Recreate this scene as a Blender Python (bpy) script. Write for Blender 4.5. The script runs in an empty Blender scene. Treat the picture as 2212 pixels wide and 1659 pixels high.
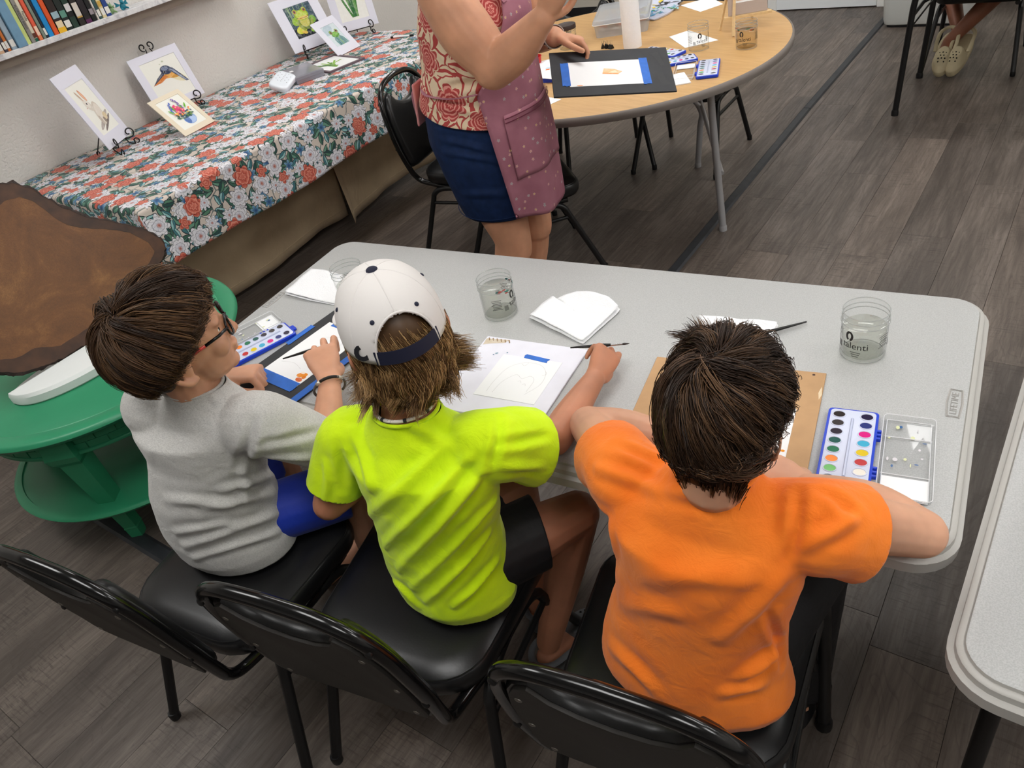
import bpy, bmesh, math, random
import numpy as np
from mathutils import Vector, Matrix, noise as mnoise

sc = bpy.context.scene
col = sc.collection
PI = math.pi
rnd = random.Random(7)

# ------------------------------------------------------------------ camera
CAM = np.array([1.75641583, -0.8783389, 1.75897782])
CR = np.array([[0.86240121, 0.46992373, -0.18824408],
               [0.16104089, -0.60721451, -0.77804651],
               [-0.47992706, 0.64067325, -0.59933947]])   # rows: right, down, forward
FPX = 1649.557
cam_d = bpy.data.cameras.new('camera')
cam_d.sensor_width = 36.0
cam_d.lens = FPX / 2212 * 36.0
cam_d.clip_start = 0.05
cam = bpy.data.objects.new('camera', cam_d)
col.objects.link(cam)
M = Matrix.Identity(4)
for i in range(3):
    M[i][0] = CR[0][i]; M[i][1] = -CR[1][i]; M[i][2] = -CR[2][i]; M[i][3] = CAM[i]
cam.matrix_world = M
sc.camera = cam

# ------------------------------------------------------------------ world, exposure
w = bpy.data.worlds.new('world'); sc.world = w; w.use_nodes = True
w.node_tree.nodes['Background'].inputs[0].default_value = (0.9, 0.95, 1.0, 1)
w.node_tree.nodes['Background'].inputs[1].default_value = 0.35
sc.view_settings.view_transform = 'Standard'
sc.view_settings.look = 'None'
sc.view_settings.gamma = 1.0
sc.view_settings.use_curve_mapping = False
sc.view_settings.exposure = 0.0
LIGHT = 10.4          # radiance of the ceiling troffers

# ------------------------------------------------------------------ helpers
TH = math.radians(5.25)
EU = np.array([math.cos(TH), -math.sin(TH), 0.0]); EV = np.array([math.sin(TH), math.cos(TH), 0.0])
def RV(u, v, z=0.0):                      # room coordinates (u across, v away) to world
    return EU * u + EV * v + np.array([0, 0, z])
def ray(px, py):
    return CR.T @ np.array([(px - 1106) / FPX, (py - 829.5) / FPX, 1.0])
def at(px, py, z):                        # the point at height z seen at a pixel of the photograph
    d = ray(px, py); return CAM + d * (z - CAM[2]) / d[2]
def atp(px, py, p0, n):
    d = ray(px, py); n = np.array(n, float)
    return CAM + d * ((np.array(p0) - CAM) @ n) / (d @ n)
def S(r, g, b):
    f = lambda c: (c / 12.92 if c <= 0.04045 else ((c + 0.055) / 1.055) ** 2.4)
    return (f(r / 255.), f(g / 255.), f(b / 255.), 1.0)
def V(*a): return np.array(a, float)
def unit(v):
    v = np.array(v, float); return v / (np.linalg.norm(v) + 1e-12)

class NT:
    def __init__(s, name):
        s.m = bpy.data.materials.new(name); s.m.use_nodes = True
        s.t = s.m.node_tree; s.n = s.t.nodes; s.l = s.t.links
        s.b = s.n['Principled BSDF']
    def node(s, typ, **kw):
        n = s.n.new(typ)
        for k, v in kw.items(): setattr(n, k, v)
        return n
    def put(s, sock, v):
        if hasattr(v, 'node'): s.l.new(v, sock)
        elif v is not None:
            try: sock.default_value = v
            except Exception: sock.default_value = v[:3]
    def math(s, op, a, b=None, c=None, clamp=False):
        n = s.node('ShaderNodeMath', operation=op, use_clamp=clamp)
        s.put(n.inputs[0], a); s.put(n.inputs[1], b)
        if c is not None: s.put(n.inputs[2], c)
        return n.outputs[0]
    def vmath(s, op, a, b=None):
        n = s.node('ShaderNodeVectorMath', operation=op)
        s.put(n.inputs[0], a)
        if b is not None: s.put(n.inputs[1], b)
        return n.outputs['Value'] if op in ('LENGTH', 'DOT_PRODUCT') else n.outputs[0]
    def mix(s, f, a, b, mode='MIX'):
        n = s.node('ShaderNodeMix', data_type='RGBA', blend_type=mode)
        s.put(n.inputs[0], f); s.put(n.inputs[6], a); s.put(n.inputs[7], b)
        return n.outputs[2]
    def coord(s, which='Object', scale=(1, 1, 1), rot=(0, 0, 0), loc=(0, 0, 0)):
        t = s.node('ShaderNodeTexCoord'); mp = s.node('ShaderNodeMapping')
        s.l.new(t.outputs[which], mp.inputs[0])
        mp.inputs['Scale'].default_value = scale; mp.inputs['Rotation'].default_value = rot
        mp.inputs['Location'].default_value = loc
        return mp.outputs[0]
    def noise(s, vec, scale, detail=3, rough=.5, dist=0):
        n = s.node('ShaderNodeTexNoise'); s.put(n.inputs['Vector'], vec)
        n.inputs['Scale'].default_value = scale; n.inputs['Detail'].default_value = detail
        n.inputs['Roughness'].default_value = rough; n.inputs['Distortion'].default_value = dist
        return n.outputs['Fac']
    def ramp(s, fac, stops, interp='LINEAR'):
        n = s.node('ShaderNodeValToRGB'); s.put(n.inputs[0], fac)
        n.color_ramp.interpolation = interp
        e = n.color_ramp.elements
        while len(e) < len(stops): e.new(0.5)
        for x, (p, c) in zip(e, stops):
            x.position = p; x.color = c if len(c) == 4 else (*c, 1)
        return n.outputs[0]
    def sep(s, v):
        n = s.node('ShaderNodeSeparateXYZ'); s.put(n.inputs[0], v); return n.outputs
    def bump(s, h, strength=.3, dist=.01):
        n = s.node('ShaderNodeBump'); s.put(n.inputs['Height'], h)
        n.inputs['Strength'].default_value = strength; n.inputs['Distance'].default_value = dist
        s.l.new(n.outputs[0], s.b.inputs['Normal'])
    def set(s, col=None, rough=None, metal=None, spec=None, coat=None, trans=None, ior=None, alpha=None, sheen=None, sss=None):
        b = s.b.inputs
        for k, v in (('Base Color', col), ('Roughness', rough), ('Metallic', metal), ('Specular IOR Level', spec),
                     ('Coat Weight', coat), ('Transmission Weight', trans), ('IOR', ior), ('Alpha', alpha), ('Sheen Weight', sheen)):
            if v is not None: s.put(b[k], v)
        if sss:
            b['Subsurface Weight'].default_value = sss; b['Subsurface Radius'].default_value = (1, .35, .2)
            b['Subsurface Scale'].default_value = .006
        return s.m

MATS = {}
def mat(name, c, rough=.5, metal=0, spec=.5, var=0, vscale=30, bump=0, bscale=200, bdist=.002, coat=0, trans=0, ior=1.45, sss=0, sheen=0, coord='Object'):
    """plain procedural material: base colour with a little noise, and fine relief"""
    if name in MATS: return MATS[name]
    t = NT(name)
    c4 = c if len(c) == 4 else (*c, 1)
    if var or bump:
        v = t.coord(coord)
    if var:
        n = t.noise(v, vscale, 4)
        lo = tuple(x * (1 - var) for x in c4[:3]) + (1,); hi = tuple(min(1, x * (1 + var)) for x in c4[:3]) + (1,)
        t.put(t.b.inputs['Base Color'], t.ramp(n, [(.3, lo), (.7, hi)]))
    else: t.set(col=c4)
    t.set(rough=rough, metal=metal, spec=spec, coat=coat, trans=trans, ior=ior, sss=sss, sheen=sheen)
    if bump: t.bump(t.noise(v, bscale, 3), bump, bdist)
    MATS[name] = t.m
    return t.m

def clear(name, tint, ior=1.45, haze=0, hazecol=(1, 1, 1, 1)):
    """thin clear plastic or water: straight see-through with a Fresnel surface reflection"""
    if name in MATS: return MATS[name]
    t = NT(name); tr = t.node('ShaderNodeBsdfTransparent'); lw = t.node('ShaderNodeLayerWeight'); lw.inputs[0].default_value = .35
    dk = tuple(k * .66 for k in tint[:3]) + (1,); t.put(tr.inputs[0], t.mix(t.math('POWER', lw.outputs['Facing'], 2.5), tint, dk))
    gl = t.node('ShaderNodeBsdfGlossy'); gl.inputs['Roughness'].default_value = .04
    fr = t.node('ShaderNodeFresnel'); fr.inputs[0].default_value = ior
    ge = t.node('ShaderNodeNewGeometry'); m = t.node('ShaderNodeMixShader'); t.l.new(t.math('MULTIPLY', fr.outputs[0], t.math('SUBTRACT', 1.0, ge.outputs['Backfacing'])), m.inputs[0]); t.l.new(tr.outputs[0], m.inputs[1]); t.l.new(gl.outputs[0], m.inputs[2])
    out = m.outputs[0]
    if haze:
        t.set(col=hazecol, rough=.3); m2 = t.node('ShaderNodeMixShader'); m2.inputs[0].default_value = haze
        t.l.new(out, m2.inputs[1]); t.l.new(t.b.outputs[0], m2.inputs[2]); out = m2.outputs[0]
    else: t.n.remove(t.b)
    t.l.new(out, t.n['Material Output'].inputs[0]); MATS[name] = t.m
    return t.m

class MB:
    """collects shapes into one mesh"""
    def __init__(s): s.v = []; s.f = []; s.mi = []; s.c = []; s.curm = 0; s.uv = None
    def add(s, vs, fs):
        o = len(s.v); s.v.extend([tuple(map(float, q)) for q in vs])
        s.f.extend([tuple(i + o for i in f) for f in fs]); s.mi.extend([s.curm] * len(fs))
    def box(s, c, d, rz=0, R=None, bev=0):
        x, y, z = [k / 2 for k in d]
        if bev:
            bv = min(bev, x * .98, y * .98, z * .98)
            return s.rbox(c, d, bv, rz, R)
        vs = [(sx * x, sy * y, sz * z) for sz in (-1, 1) for sy in (-1, 1) for sx in (-1, 1)]
        vs = s.xf(vs, c, rz, R)
        s.add(vs, [(0, 2, 3, 1), (4, 5, 7, 6), (0, 1, 5, 4), (2, 6, 7, 3), (0, 4, 6, 2), (1, 3, 7, 5)])
    def rbox(s, c, d, b, rz=0, R=None):
        x, y, z = [k / 2 for k in d]
        lv = [(-z, b), (-z + b, 0), (z - b, 0), (z, b)]
        rings = []
        for zz, ins in lv:
            xx, yy = x - ins, y - ins
            k = b
            rings.append([(xx - k, -yy, zz), (xx, -yy + k, zz), (xx, yy - k, zz), (xx - k, yy, zz),
                          (-xx + k, yy, zz), (-xx, yy - k, zz), (-xx, -yy + k, zz), (-xx + k, -yy, zz)])
        s.rings([s.xf(r, c, rz, R) for r in rings])
    @staticmethod
    def xf(vs, c, rz=0, R=None):
        a = np.array(vs, float)
        if R is not None: a = a @ np.array(R).T
        elif rz:
            k, q = math.cos(rz), math.sin(rz); a = a @ np.array([[k, -q, 0], [q, k, 0], [0, 0, 1]]).T
        return a + np.array(c, float)
    def rings(s, rs, cap0=True, cap1=True, closed=False):
        n = len(rs[0]); vs = [p for r in rs for p in r]; fs = []
        m = len(rs)
        for i in range(m if closed else m - 1):
            a, b = i * n, ((i + 1) % m) * n
            for j in range(n):
                k = (j + 1) % n
                fs.append((a + j, a + k, b + k, b + j))
        if not closed:
            if cap0: fs.append(tuple(range(n - 1, -1, -1)))
            if cap1: fs.append(tuple((m - 1) * n + j for j in range(n)))
        s.add(vs, fs)
    def tube(s, pts, r, seg=8, closed=False, cap=True, flat=None):
        P = [np.array(p, float) for p in pts]; n = len(P)
        rad = r if hasattr(r, '__len__') else [r] * n
        up = None; rs = []
        for i in range(n):
            if closed: t = unit(P[(i + 1) % n] - P[i - 1])
            else: t = unit(P[min(i + 1, n - 1)] - P[max(i - 1, 0)])
            if up is None:
                up = unit(np.cross(t, (0, 0, 1) if abs(t[2]) < .9 else (1, 0, 0)))
            up = unit(up - t * (up @ t)); q = np.cross(t, up)
            fl = flat or 1.0
            rs.append([P[i] + rad[i] * (up * math.cos(2 * PI * k / seg) + q * math.sin(2 * PI * k / seg) * fl) for k in range(seg)])
        s.rings(rs, cap, cap, closed)
    def lathe(s, prof, c=(0, 0, 0), seg=32, R=None, cap0=True, cap1=True, sx=1, sy=1):
        rs = [s.xf([(r * sx * math.cos(2 * PI * k / seg), r * sy * math.sin(2 * PI * k / seg), z) for k in range(seg)], c, 0, R) for r, z in prof]
        s.rings(rs, cap0, cap1)
    def ell(s, c, r, R=None, su=16, sv=10):
        prof = [(math.sin(PI * i / sv), -math.cos(PI * i / sv)) for i in range(1, sv)]
        rs = [s.xf([(a * r[0] * math.cos(2 * PI * k / su), a * r[1] * math.sin(2 * PI * k / su), z * r[2]) for k in range(su)], c, 0, R) for a, z in prof]
        o = len(s.v); s.rings(rs, False, False)
        n = len(rs)
        b, t = s.xf([(0, 0, -r[2]), (0, 0, r[2])], c, 0, R)
        k = len(s.v); s.v.extend([tuple(b), tuple(t)])
        for j in range(su):
            s.f.append((k, o + (j + 1) % su, o + j)); s.mi.append(s.curm)
            s.f.append((k + 1, o + (n - 1) * su + j, o + (n - 1) * su + (j + 1) % su)); s.mi.append(s.curm)
    def prism(s, pts, z0, z1, c=(0, 0, 0), rz=0, R=None):
        s.rings([s.xf([(x, y, z) for x, y in pts], c, rz, R) for z in (z0, z1)])
    def poly(s, pts, flip=False):
        f = list(range(len(pts)))
        s.add(pts, [tuple(f[::-1] if flip else f)])
    def mesh(s, name, mats=(), smooth=None, off=None):
        me = bpy.data.meshes.new(name)
        vs = s.v if off is None else [(a - off[0], b - off[1], c - off[2]) for a, b, c in s.v]
        me.from_pydata(vs, [], s.f)
        for m in mats: me.materials.append(m)
        if len(mats) > 1: me.polygons.foreach_set('material_index', s.mi)
        me.update()
        if smooth is not None:
            me.polygons.foreach_set('use_smooth', [True] * len(me.polygons))
            if smooth < 180: me.set_sharp_from_angle(angle=math.radians(smooth))
        return me
    def obj(s, name, mats, parent=None, smooth=None, loc=None, rz=0, off=None):
        if not isinstance(mats, (list, tuple)): mats = [mats]
        o = bpy.data.objects.new(name, s.mesh(name, mats, smooth, off)); col.objects.link(o)
        if parent is not None: o.parent = parent
        if loc is not None: o.location = [float(q) for q in loc]
        if rz: o.rotation_euler[2] = rz
        return o

def tag(o, label, cat, group=None):
    o['label'] = label; o['category'] = cat
    if group: o['group'] = group
    return o
def thing(name, label, cat, loc=(0, 0, 0), rz=0, group=None):
    o = bpy.data.objects.new(name, None); col.objects.link(o); o.empty_display_size = .05
    o.location = [float(q) for q in loc]; o.rotation_euler[2] = rz
    return tag(o, label, cat, group)
def struct(o): o['kind'] = 'structure'; return o
def dup(root, loc=None, rz=None, label=None, group=None):
    r = root.copy(); col.objects.link(r)
    if loc is not None: r.location = [float(q) for q in loc]
    if rz is not None: r.rotation_euler[2] = rz
    if label: r['label'] = label
    if group: r['group'] = group
    for ch in list(root.children):
        c = ch.copy(); col.objects.link(c); c.parent = r
        for g in list(ch.children):
            d = g.copy(); col.objects.link(d); d.parent = c
    return r
def rrect(w, d, r, seg=6, ins=0, cx=0, cy=0):
    x, y = w / 2 - ins, d / 2 - ins; r = max(r - ins, .001); pts = []
    for sx, sy, a0 in ((1, -1, -90), (1, 1, 0), (-1, 1, 90), (-1, -1, 180)):
        for k in range(seg + 1):
            a = math.radians(a0 + 90 * k / seg)
            pts.append((cx + sx * (x - r) + r * math.cos(a), cy + sy * (y - r) + r * math.sin(a)))
    return pts
def rr_loft(mb, w, d, r, prof, seg=6, c=(0, 0, 0), rz=0):
    mb.rings([mb.xf([(x, y, z) for x, y in rrect(w, d, r, seg, ins)], c, rz) for ins, z in prof])
def smooth_path(pts, n=6):
    P = [np.array(p, float) for p in pts]; out = []
    for i in range(len(P) - 1):
        a, b, c_, d = P[max(i - 1, 0)], P[i], P[i + 1], P[min(i + 2, len(P) - 1)]
        for k in range(n):
            t = k / n
            out.append(.5 * ((2 * b) + (-a + c_) * t + (2 * a - 5 * b + 4 * c_ - d) * t * t + (-a + 3 * b - 3 * c_ + d) * t ** 3))
    out.append(P[-1]); return out
def text_mesh(txt, size, name='lettering', m=None, parent=None, ext=.0004, bold=False):
    cu = bpy.data.curves.new(name, 'FONT'); cu.body = txt; cu.size = size; cu.extrude = ext
    cu.align_x = 'CENTER'; cu.align_y = 'CENTER'; cu.resolution_u = 3
    if bold: cu.offset = size * .02 * bold * (1.6 if bold > 1 else 1)
    o = bpy.data.objects.new(name, cu); col.objects.link(o)
    dg = bpy.context.evaluated_depsgraph_get(); me = bpy.data.meshes.new_from_object(o.evaluated_get(dg))
    bpy.data.objects.remove(o); bpy.data.curves.remove(cu)
    me.name = name; me.materials.clear(); me.materials.append(m)
    ob = bpy.data.objects.new(name, me); col.objects.link(ob)
    if parent is not None: ob.parent = parent
    return ob
def set_uv(me, fn):
    uvl = me.uv_layers.new(name='UVMap')
    for lp in me.loops:
        uvl.data[lp.index].uv = fn(me.vertices[lp.vertex_index].co, lp.vertex_index)
# ================================================================== ceiling lamps (the room's light; all unseen, some added as fill)
def emis(name, c, s):
    t = NT(name); t.set(col=c, rough=.5)
    t.b.inputs['Emission Color'].default_value = c; t.b.inputs['Emission Strength'].default_value = s
    return t.m
M_lamp = emis('lamp_diffuser', (1.0, .99, .975, 1), LIGHT)
M_white_metal = mat('white_metal', S(235, 235, 232), .4)
lampf = MB(); lampf.box((0, 0, -.01), (1.24, .64, .02)); 
lampd = MB(); lampd.box((0, 0, -.024), (1.16, .56, .01))
lf_me = lampf.mesh('frame', [M_white_metal]); ld_me = lampd.mesh('diffuser', [M_lamp])
for iu, (u, v) in enumerate([(-1.1, 1.9), (-.9, -.7), (1.1, -.7), (.9, 1.9), (2.9, 1.7), (.9, 4.3), (2.9, 4.3), (2.9, -.9), (-1.1, 4.3), (4.3, .6), (4.3, 3.0)]):
    l = thing('ceiling_light', 'white framed fluorescent troffer of the unseen ceiling grid, extended for fill light', 'ceiling light', RV(u, v, 2.745), -TH, 'ceiling troffers')
    for n_, me_ in (('frame', lf_me), ('diffuser', ld_me)):
        o = bpy.data.objects.new(n_, me_); col.objects.link(o); o.parent = l

# ================================================================== the room
def wall_mat():
    t = NT('painted_textured_wall'); v = t.coord('Object')
    n1 = t.noise(v, 75, 3, .5); n2 = t.noise(v, 2.0, 2)
    t.set(col=t.ramp(n2, [(.3, S(212, 208, 202)), (.7, S(222, 218, 212))]), rough=.6, spec=.3)
    t.bump(t.math('SMOOTH_MIN', n1, .58, .1), .9, .006); return t.m
M_wall = wall_mat()
M_ceil = mat('ceiling_tile', S(225, 225, 220), .9, bump=.3, bscale=120)
M_panel = mat('cream_panel', S(206, 200, 188), .5)
M_door = mat('white_door_paint', S(232, 236, 238), .4)
M_black_rubber = mat('black_rubber', S(34, 34, 36), .55, spec=.4)

U0, U1, V0, V1, H = -2.36, 5.2, -4.2, 5.95, 2.75
def wall(name, a, b, thick, m):
    a = RV(*a); b = RV(*b); d = b - a; L = np.linalg.norm(d[:2]); mb = MB()
    mb.box((L / 2, -thick / 2, H / 2), (L, thick, H))
    return struct(mb.obj(name, m, loc=a, rz=math.atan2(d[1], d[0])))
wall('wall_left', (U0, V0, 0), (U0, V1, 0), -.12, M_wall)
wb = wall('wall_back', (U0, V1, 0), (U1, V1, 0), -.12, M_panel)
wall('wall_right', (U1, V1, 0), (U1, V0, 0), -.12, M_wall)
wall('wall_near', (U1, V0, 0), (U0, V0, 0), -.12, M_wall)
mb = MB(); mb.box(((U0 + U1) / 2, (V0 + V1) / 2, H + .05), (U1 - U0 + .3, V1 - V0 + .3, .1)); struct(mb.obj('ceiling', M_ceil, rz=-TH))
# seams of the panelled back wall
for u in (-1.62, -1.1, -.58):
    mb = MB(); mb.box((u - U0, -.006, 1.2), (.02, .012, 2.4)); mb.obj('seam_strip', M_panel, wb)
# floor base and planks
def plank_mat():
    t = NT('weathered_oak_vinyl')
    oi = t.node('ShaderNodeObjectInfo'); tc = t.node('ShaderNodeTexCoord')
    off = t.node('ShaderNodeCombineXYZ'); t.l.new(t.math('MULTIPLY', oi.outputs['Random'], 37.), off.inputs[0]); t.l.new(t.math('MULTIPLY', oi.outputs['Random'], 91.), off.inputs[1])
    v = t.vmath('ADD', tc.outputs['Object'], off.outputs[0])
    vs = t.vmath('MULTIPLY', v, (1, .06, 1)); grain = t.noise(vs, 70, 6, .65, .5)
    vb = t.vmath('MULTIPLY', v, (1, .16, 1)); blot = t.noise(vb, 6, 5, .65, 1.2)
    vc = t.vmath('MULTIPLY', v, (.10, 1, 1)); saw = t.noise(vc, 130, 3, .6, .2)
    cath = t.noise(t.vmath('MULTIPLY', v, (1, .25, 1)), 7, 2, .5, 2.5)
    ringf = t.math('FRACT', t.math('MULTIPLY', cath, 9.0))
    c = t.ramp(grain, [(.26, S(86, 77, 70)), (.5, S(107, 98, 91)), (.76, S(128, 119, 112))])
    c = t.mix(t.math('MULTIPLY', t.ramp(blot, [(.38, (0, 0, 0)), (.64, (1, 1, 1))]), .72), c, S(62, 54, 49))
    sawm = t.math('MULTIPLY', t.ramp(saw, [(.52, (0, 0, 0)), (.66, (1, 1, 1))]), t.ramp(t.noise(v, 4, 2), [(.45, (0, 0, 0)), (.6, (1, 1, 1))]))
    c = t.mix(t.math('MULTIPLY', sawm, .6), c, S(52, 44, 38))
    c = t.mix(t.math('MULTIPLY', t.ramp(ringf, [(.0, (1, 1, 1)), (.25, (0, 0, 0))]), .36), c, S(58, 49, 43))
    tint = t.ramp(oi.outputs['Random'], [(0, (.80, .78, .77)), (.5, (.95, .93, .91)), (1, (1.16, 1.11, 1.06))])
    c = t.mix(1.0, c, tint, 'MULTIPLY')
    t.set(col=c, rough=t.ramp(grain, [(.3, (.52,) * 3), (.7, (.36,) * 3)]), spec=.5)
    t.bump(t.math('ADD', grain, t.math('MULTIPLY', sawm, -.5)), .25, .0015); return t.m
M_plank = plank_mat()
M_gap = mat('plank_joint', S(38, 34, 31), .8)
mb = MB(); mb.box(((U0 + U1) / 2, (V0 + V1) / 2, -.055), (U1 - U0, V1 - V0, .1)); floor = struct(mb.obj('floor', M_gap, rz=-TH))
PWID, PLEN = .19, 1.22
mb = MB(); mb.rbox((0, 0, -.0035), (PWID - .0009, PLEN - .0009, .007), .0005); pl_me = mb.mesh('plank', [M_plank])
for i in range(-16, 17):
    u = .54 + PWID * (i + .5)
    if u - PWID / 2 < U0 + .01 or u > 3.4: continue
    o0 = rnd.random() * PLEN
    v = -1.9 - o0
    while v < V1:
        a, b = max(v, -3.2), min(v + PLEN, V1)
        if b - a > .15:
            o = bpy.data.objects.new('plank', pl_me); col.objects.link(o); o.parent = floor
            o.location = (u, (a + b) / 2, 0); o.scale[1] = (b - a) / PLEN
        v += PLEN
# flat black cable covers on the floor
def cover(name, label, a, b, wdt, h):
    a = RV(*a); b = RV(*b); d = b - a; L = np.linalg.norm(d); mb = MB()
    mb.rings([[(x, -wdt / 2, 0), (x, wdt / 2, 0), (x, wdt * .32, h), (x, -wdt * .32, h)] for x in (0, L)])
    return tag(mb.obj(name, mat('cable_cover_grey', S(44, 46, 50), .5, var=.25, vscale=18), loc=a, rz=math.atan2(d[1], d[0])), label, 'floor strip')
cover('floor_strip', 'long dark rubber cable cover running across the floor towards the white door', (.505, 1.35, .0005), (.485, 3.85, .0005), .052, .007)
cover('floor_strip', 'shorter dark rubber cable cover ending beside the white plastic tub', (.485, 3.855, .0005), (.50, 5.80, .0005), .052, .007)
cover('floor_strip', 'dark worn rubber strip on the floor under the green round table', (-1.3, -.16, .0005), (.1, -.175, .0005), .06, .006)
# door
dr = MB(); dr.box((0, -.02, 1.03), (.752, .04, 2.04))
d1 = struct(dr.obj('door_1', M_door, loc=RV(-.014, V1 - .01, 0), rz=-TH))
for x in (-.41, .415):
    mb = MB(); mb.box((x, -.025, 1.04), (.07, .05, 2.08), bev=.004); mb.obj('door_frame', M_white_metal, d1)
mb = MB(); mb.box((0, -.025, 2.1), (.90, .05, .07), bev=.004); mb.obj('door_frame', M_white_metal, d1)
mb = MB(); mb.lathe([(.012, 0), (.012, .04), (.028, .045), (.03, .06), (.02, .072)], (.32, -.04, 1.0), 16, R=[[1, 0, 0], [0, 0, -1], [0, 1, 0]]); mb.obj('door_handle', mat('brushed_steel', S(170, 170, 170), .3, 1.0), d1, 40)
# baseboards (black cove base)
def bboard(name, a, b):
    a = RV(*a); b = RV(*b); d = b - a; L = np.linalg.norm(d[:2]); mb = MB()
    mb.rings([[(x, 0, 0), (x, .012, 0), (x, .006, .012), (x, .004, .10), (x, 0, .10)] for x in (0, L)])
    struct(mb.obj(name, M_black_rubber, loc=a, rz=math.atan2(d[1], d[0])))
bboard('baseboard_back', (U1, V1, 0), (.46, V1, 0))
bboard('baseboard_back_left', (-.50, V1, 0), (U0, V1, 0))
bboard('baseboard_left', (U0, V1, 0), (U0, V0, 0))

# ================================================================== folding tables
def table_top_mat():
    t = NT('speckled_grey_plastic'); v = t.coord('Object')
    n = t.noise(v, 420, 2, .6); n2 = t.noise(v, 3, 2)
    c = t.ramp(n, [(.38, S(170, 171, 170)), (.62, S(183, 184, 183))])
    t.set(col=c, rough=.42, spec=.45); t.bump(n, .25, .0008); return t.m
M_ttop = table_top_mat()
M_rim = mat('grey_plastic_rim', S(180, 178, 173), .45, bump=.1, bscale=300)
M_blk = mat('black_powder_coat', S(18, 18, 19), .38, spec=.5)
M_emb = mat('embossed_plastic', S(176, 172, 166), .45)
def folding_table(name, label, c, rz, L, W, Z, logos=True):
    t = thing(name, label, 'table', (c[0], c[1], 0), rz)
    mb = MB(); prof = [(.012, Z - .048), (.001, Z - .046), (0, Z - .024), (.004, Z - .0215), (.0085, Z - .0205), (.0095, Z - .010), (.012, Z - .0075), (.018, Z - .006), (.0195, Z - .007), (.0205, Z - .0015), (.024, Z)]
    rr_loft(mb, L, W, .075, prof, 7)
    top = mb.obj('tabletop', M_ttop, t, 35)
    top.data.materials.append(M_rim)
    for p in top.data.polygons:
        if abs(p.normal.z) < .97 or len(p.vertices) < 8: p.material_index = 1 if p.center.z < Z - .001 else 0
    if logos:
        for sx in (-1, 1):
            lg = MB(); o = [(-.040, -.0105), (0, -.0135), (.040, -.0105), (.040, .0105), (0, .0135), (-.040, .0105)]
            P3 = [(x, y, Z + .0005) for x, y in o]; lg.tube(P3, .0009, 5, closed=True)
            lg.tube([(x * .93, y * .82, Z + .0004) for x, y in o], .0006, 4, closed=True)
            lo = lg.obj('emblem', M_emb, t); lo.location = (sx * (L / 2 - .040), 0, 0); lo.rotation_euler[2] = PI / 2
            tx = text_mesh('LIFETIME', .0165, 'lettering', mat('emblem_letter', S(150, 148, 144), .45), lo, .0004); tx.location = (0, 0, Z + .0003)
    # leg frames
    for sx in (-1, 1):
        x = sx * (L / 2 - .20)
        for sy in (-1, 1):
            y = sy * (W / 2 - .085)
            mb = MB(); mb.tube([(x - sx * .02, y, Z - .05), (x, y, Z - .2), (x + sx * .03, y, .012)], .0155, 10)
            mb.lathe([(.019, 0), (.019, .02), (.0165, .03)], (x + sx * .03, y, 0), 12); mb.obj('leg', M_blk, t, 40)
        mb = MB(); mb.tube([(x + sx * .004, -(W / 2 - .085), .50), (x + sx * .004, (W / 2 - .085), .50)], .010, 8); mb.obj('crossbar', M_blk, t, 40)
        mb = MB(); mb.tube([(x + sx * .003, 0, .50), (x - sx * .36, 0, Z - .055)], .010, 8); mb.obj('brace', M_blk, t, 40)
        for sy in (-1, 1):
            y = sy * (W / 2 - .105); mb = MB(); mb.tube([(x + sx * .008, y, .44), (x - sx * .07, y, .56), (x - sx * .10, y, .585), (x - sx * .33, y, Z - .06)], [.010, .011, .016, .012], 8, flat=.4); mb.obj('hinge_arm', M_blk, t, 40)
        mb = MB(); mb.box((x - sx * .02, 0, Z - .056), (.05, W - .10, .018), bev=.004); mb.obj('hinge_bar', M_blk, t)
    for sy in (-1, 1):
        mb = MB(); mb.box((0, sy * (W / 2 - .05), Z - .058), (L - .2, .02, .022)); mb.obj('side_rail', M_blk, t)
    return t
TZ = .74
folding_table('folding_table', 'grey plastic folding table with jars and paint sets where the three boys sit', (.915, .3775), 0, 1.83, .755, TZ)
a2 = math.radians(-6.3)
c2 = V(1.8185, -.19) + V(math.cos(a2), math.sin(a2)) * .378 + V(-math.sin(a2), math.cos(a2)) * .915
folding_table('folding_table', 'bare grey plastic folding table set close beside the table of the three boys', c2, a2 + PI / 2, 1.83, .755, TZ, False)

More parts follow.
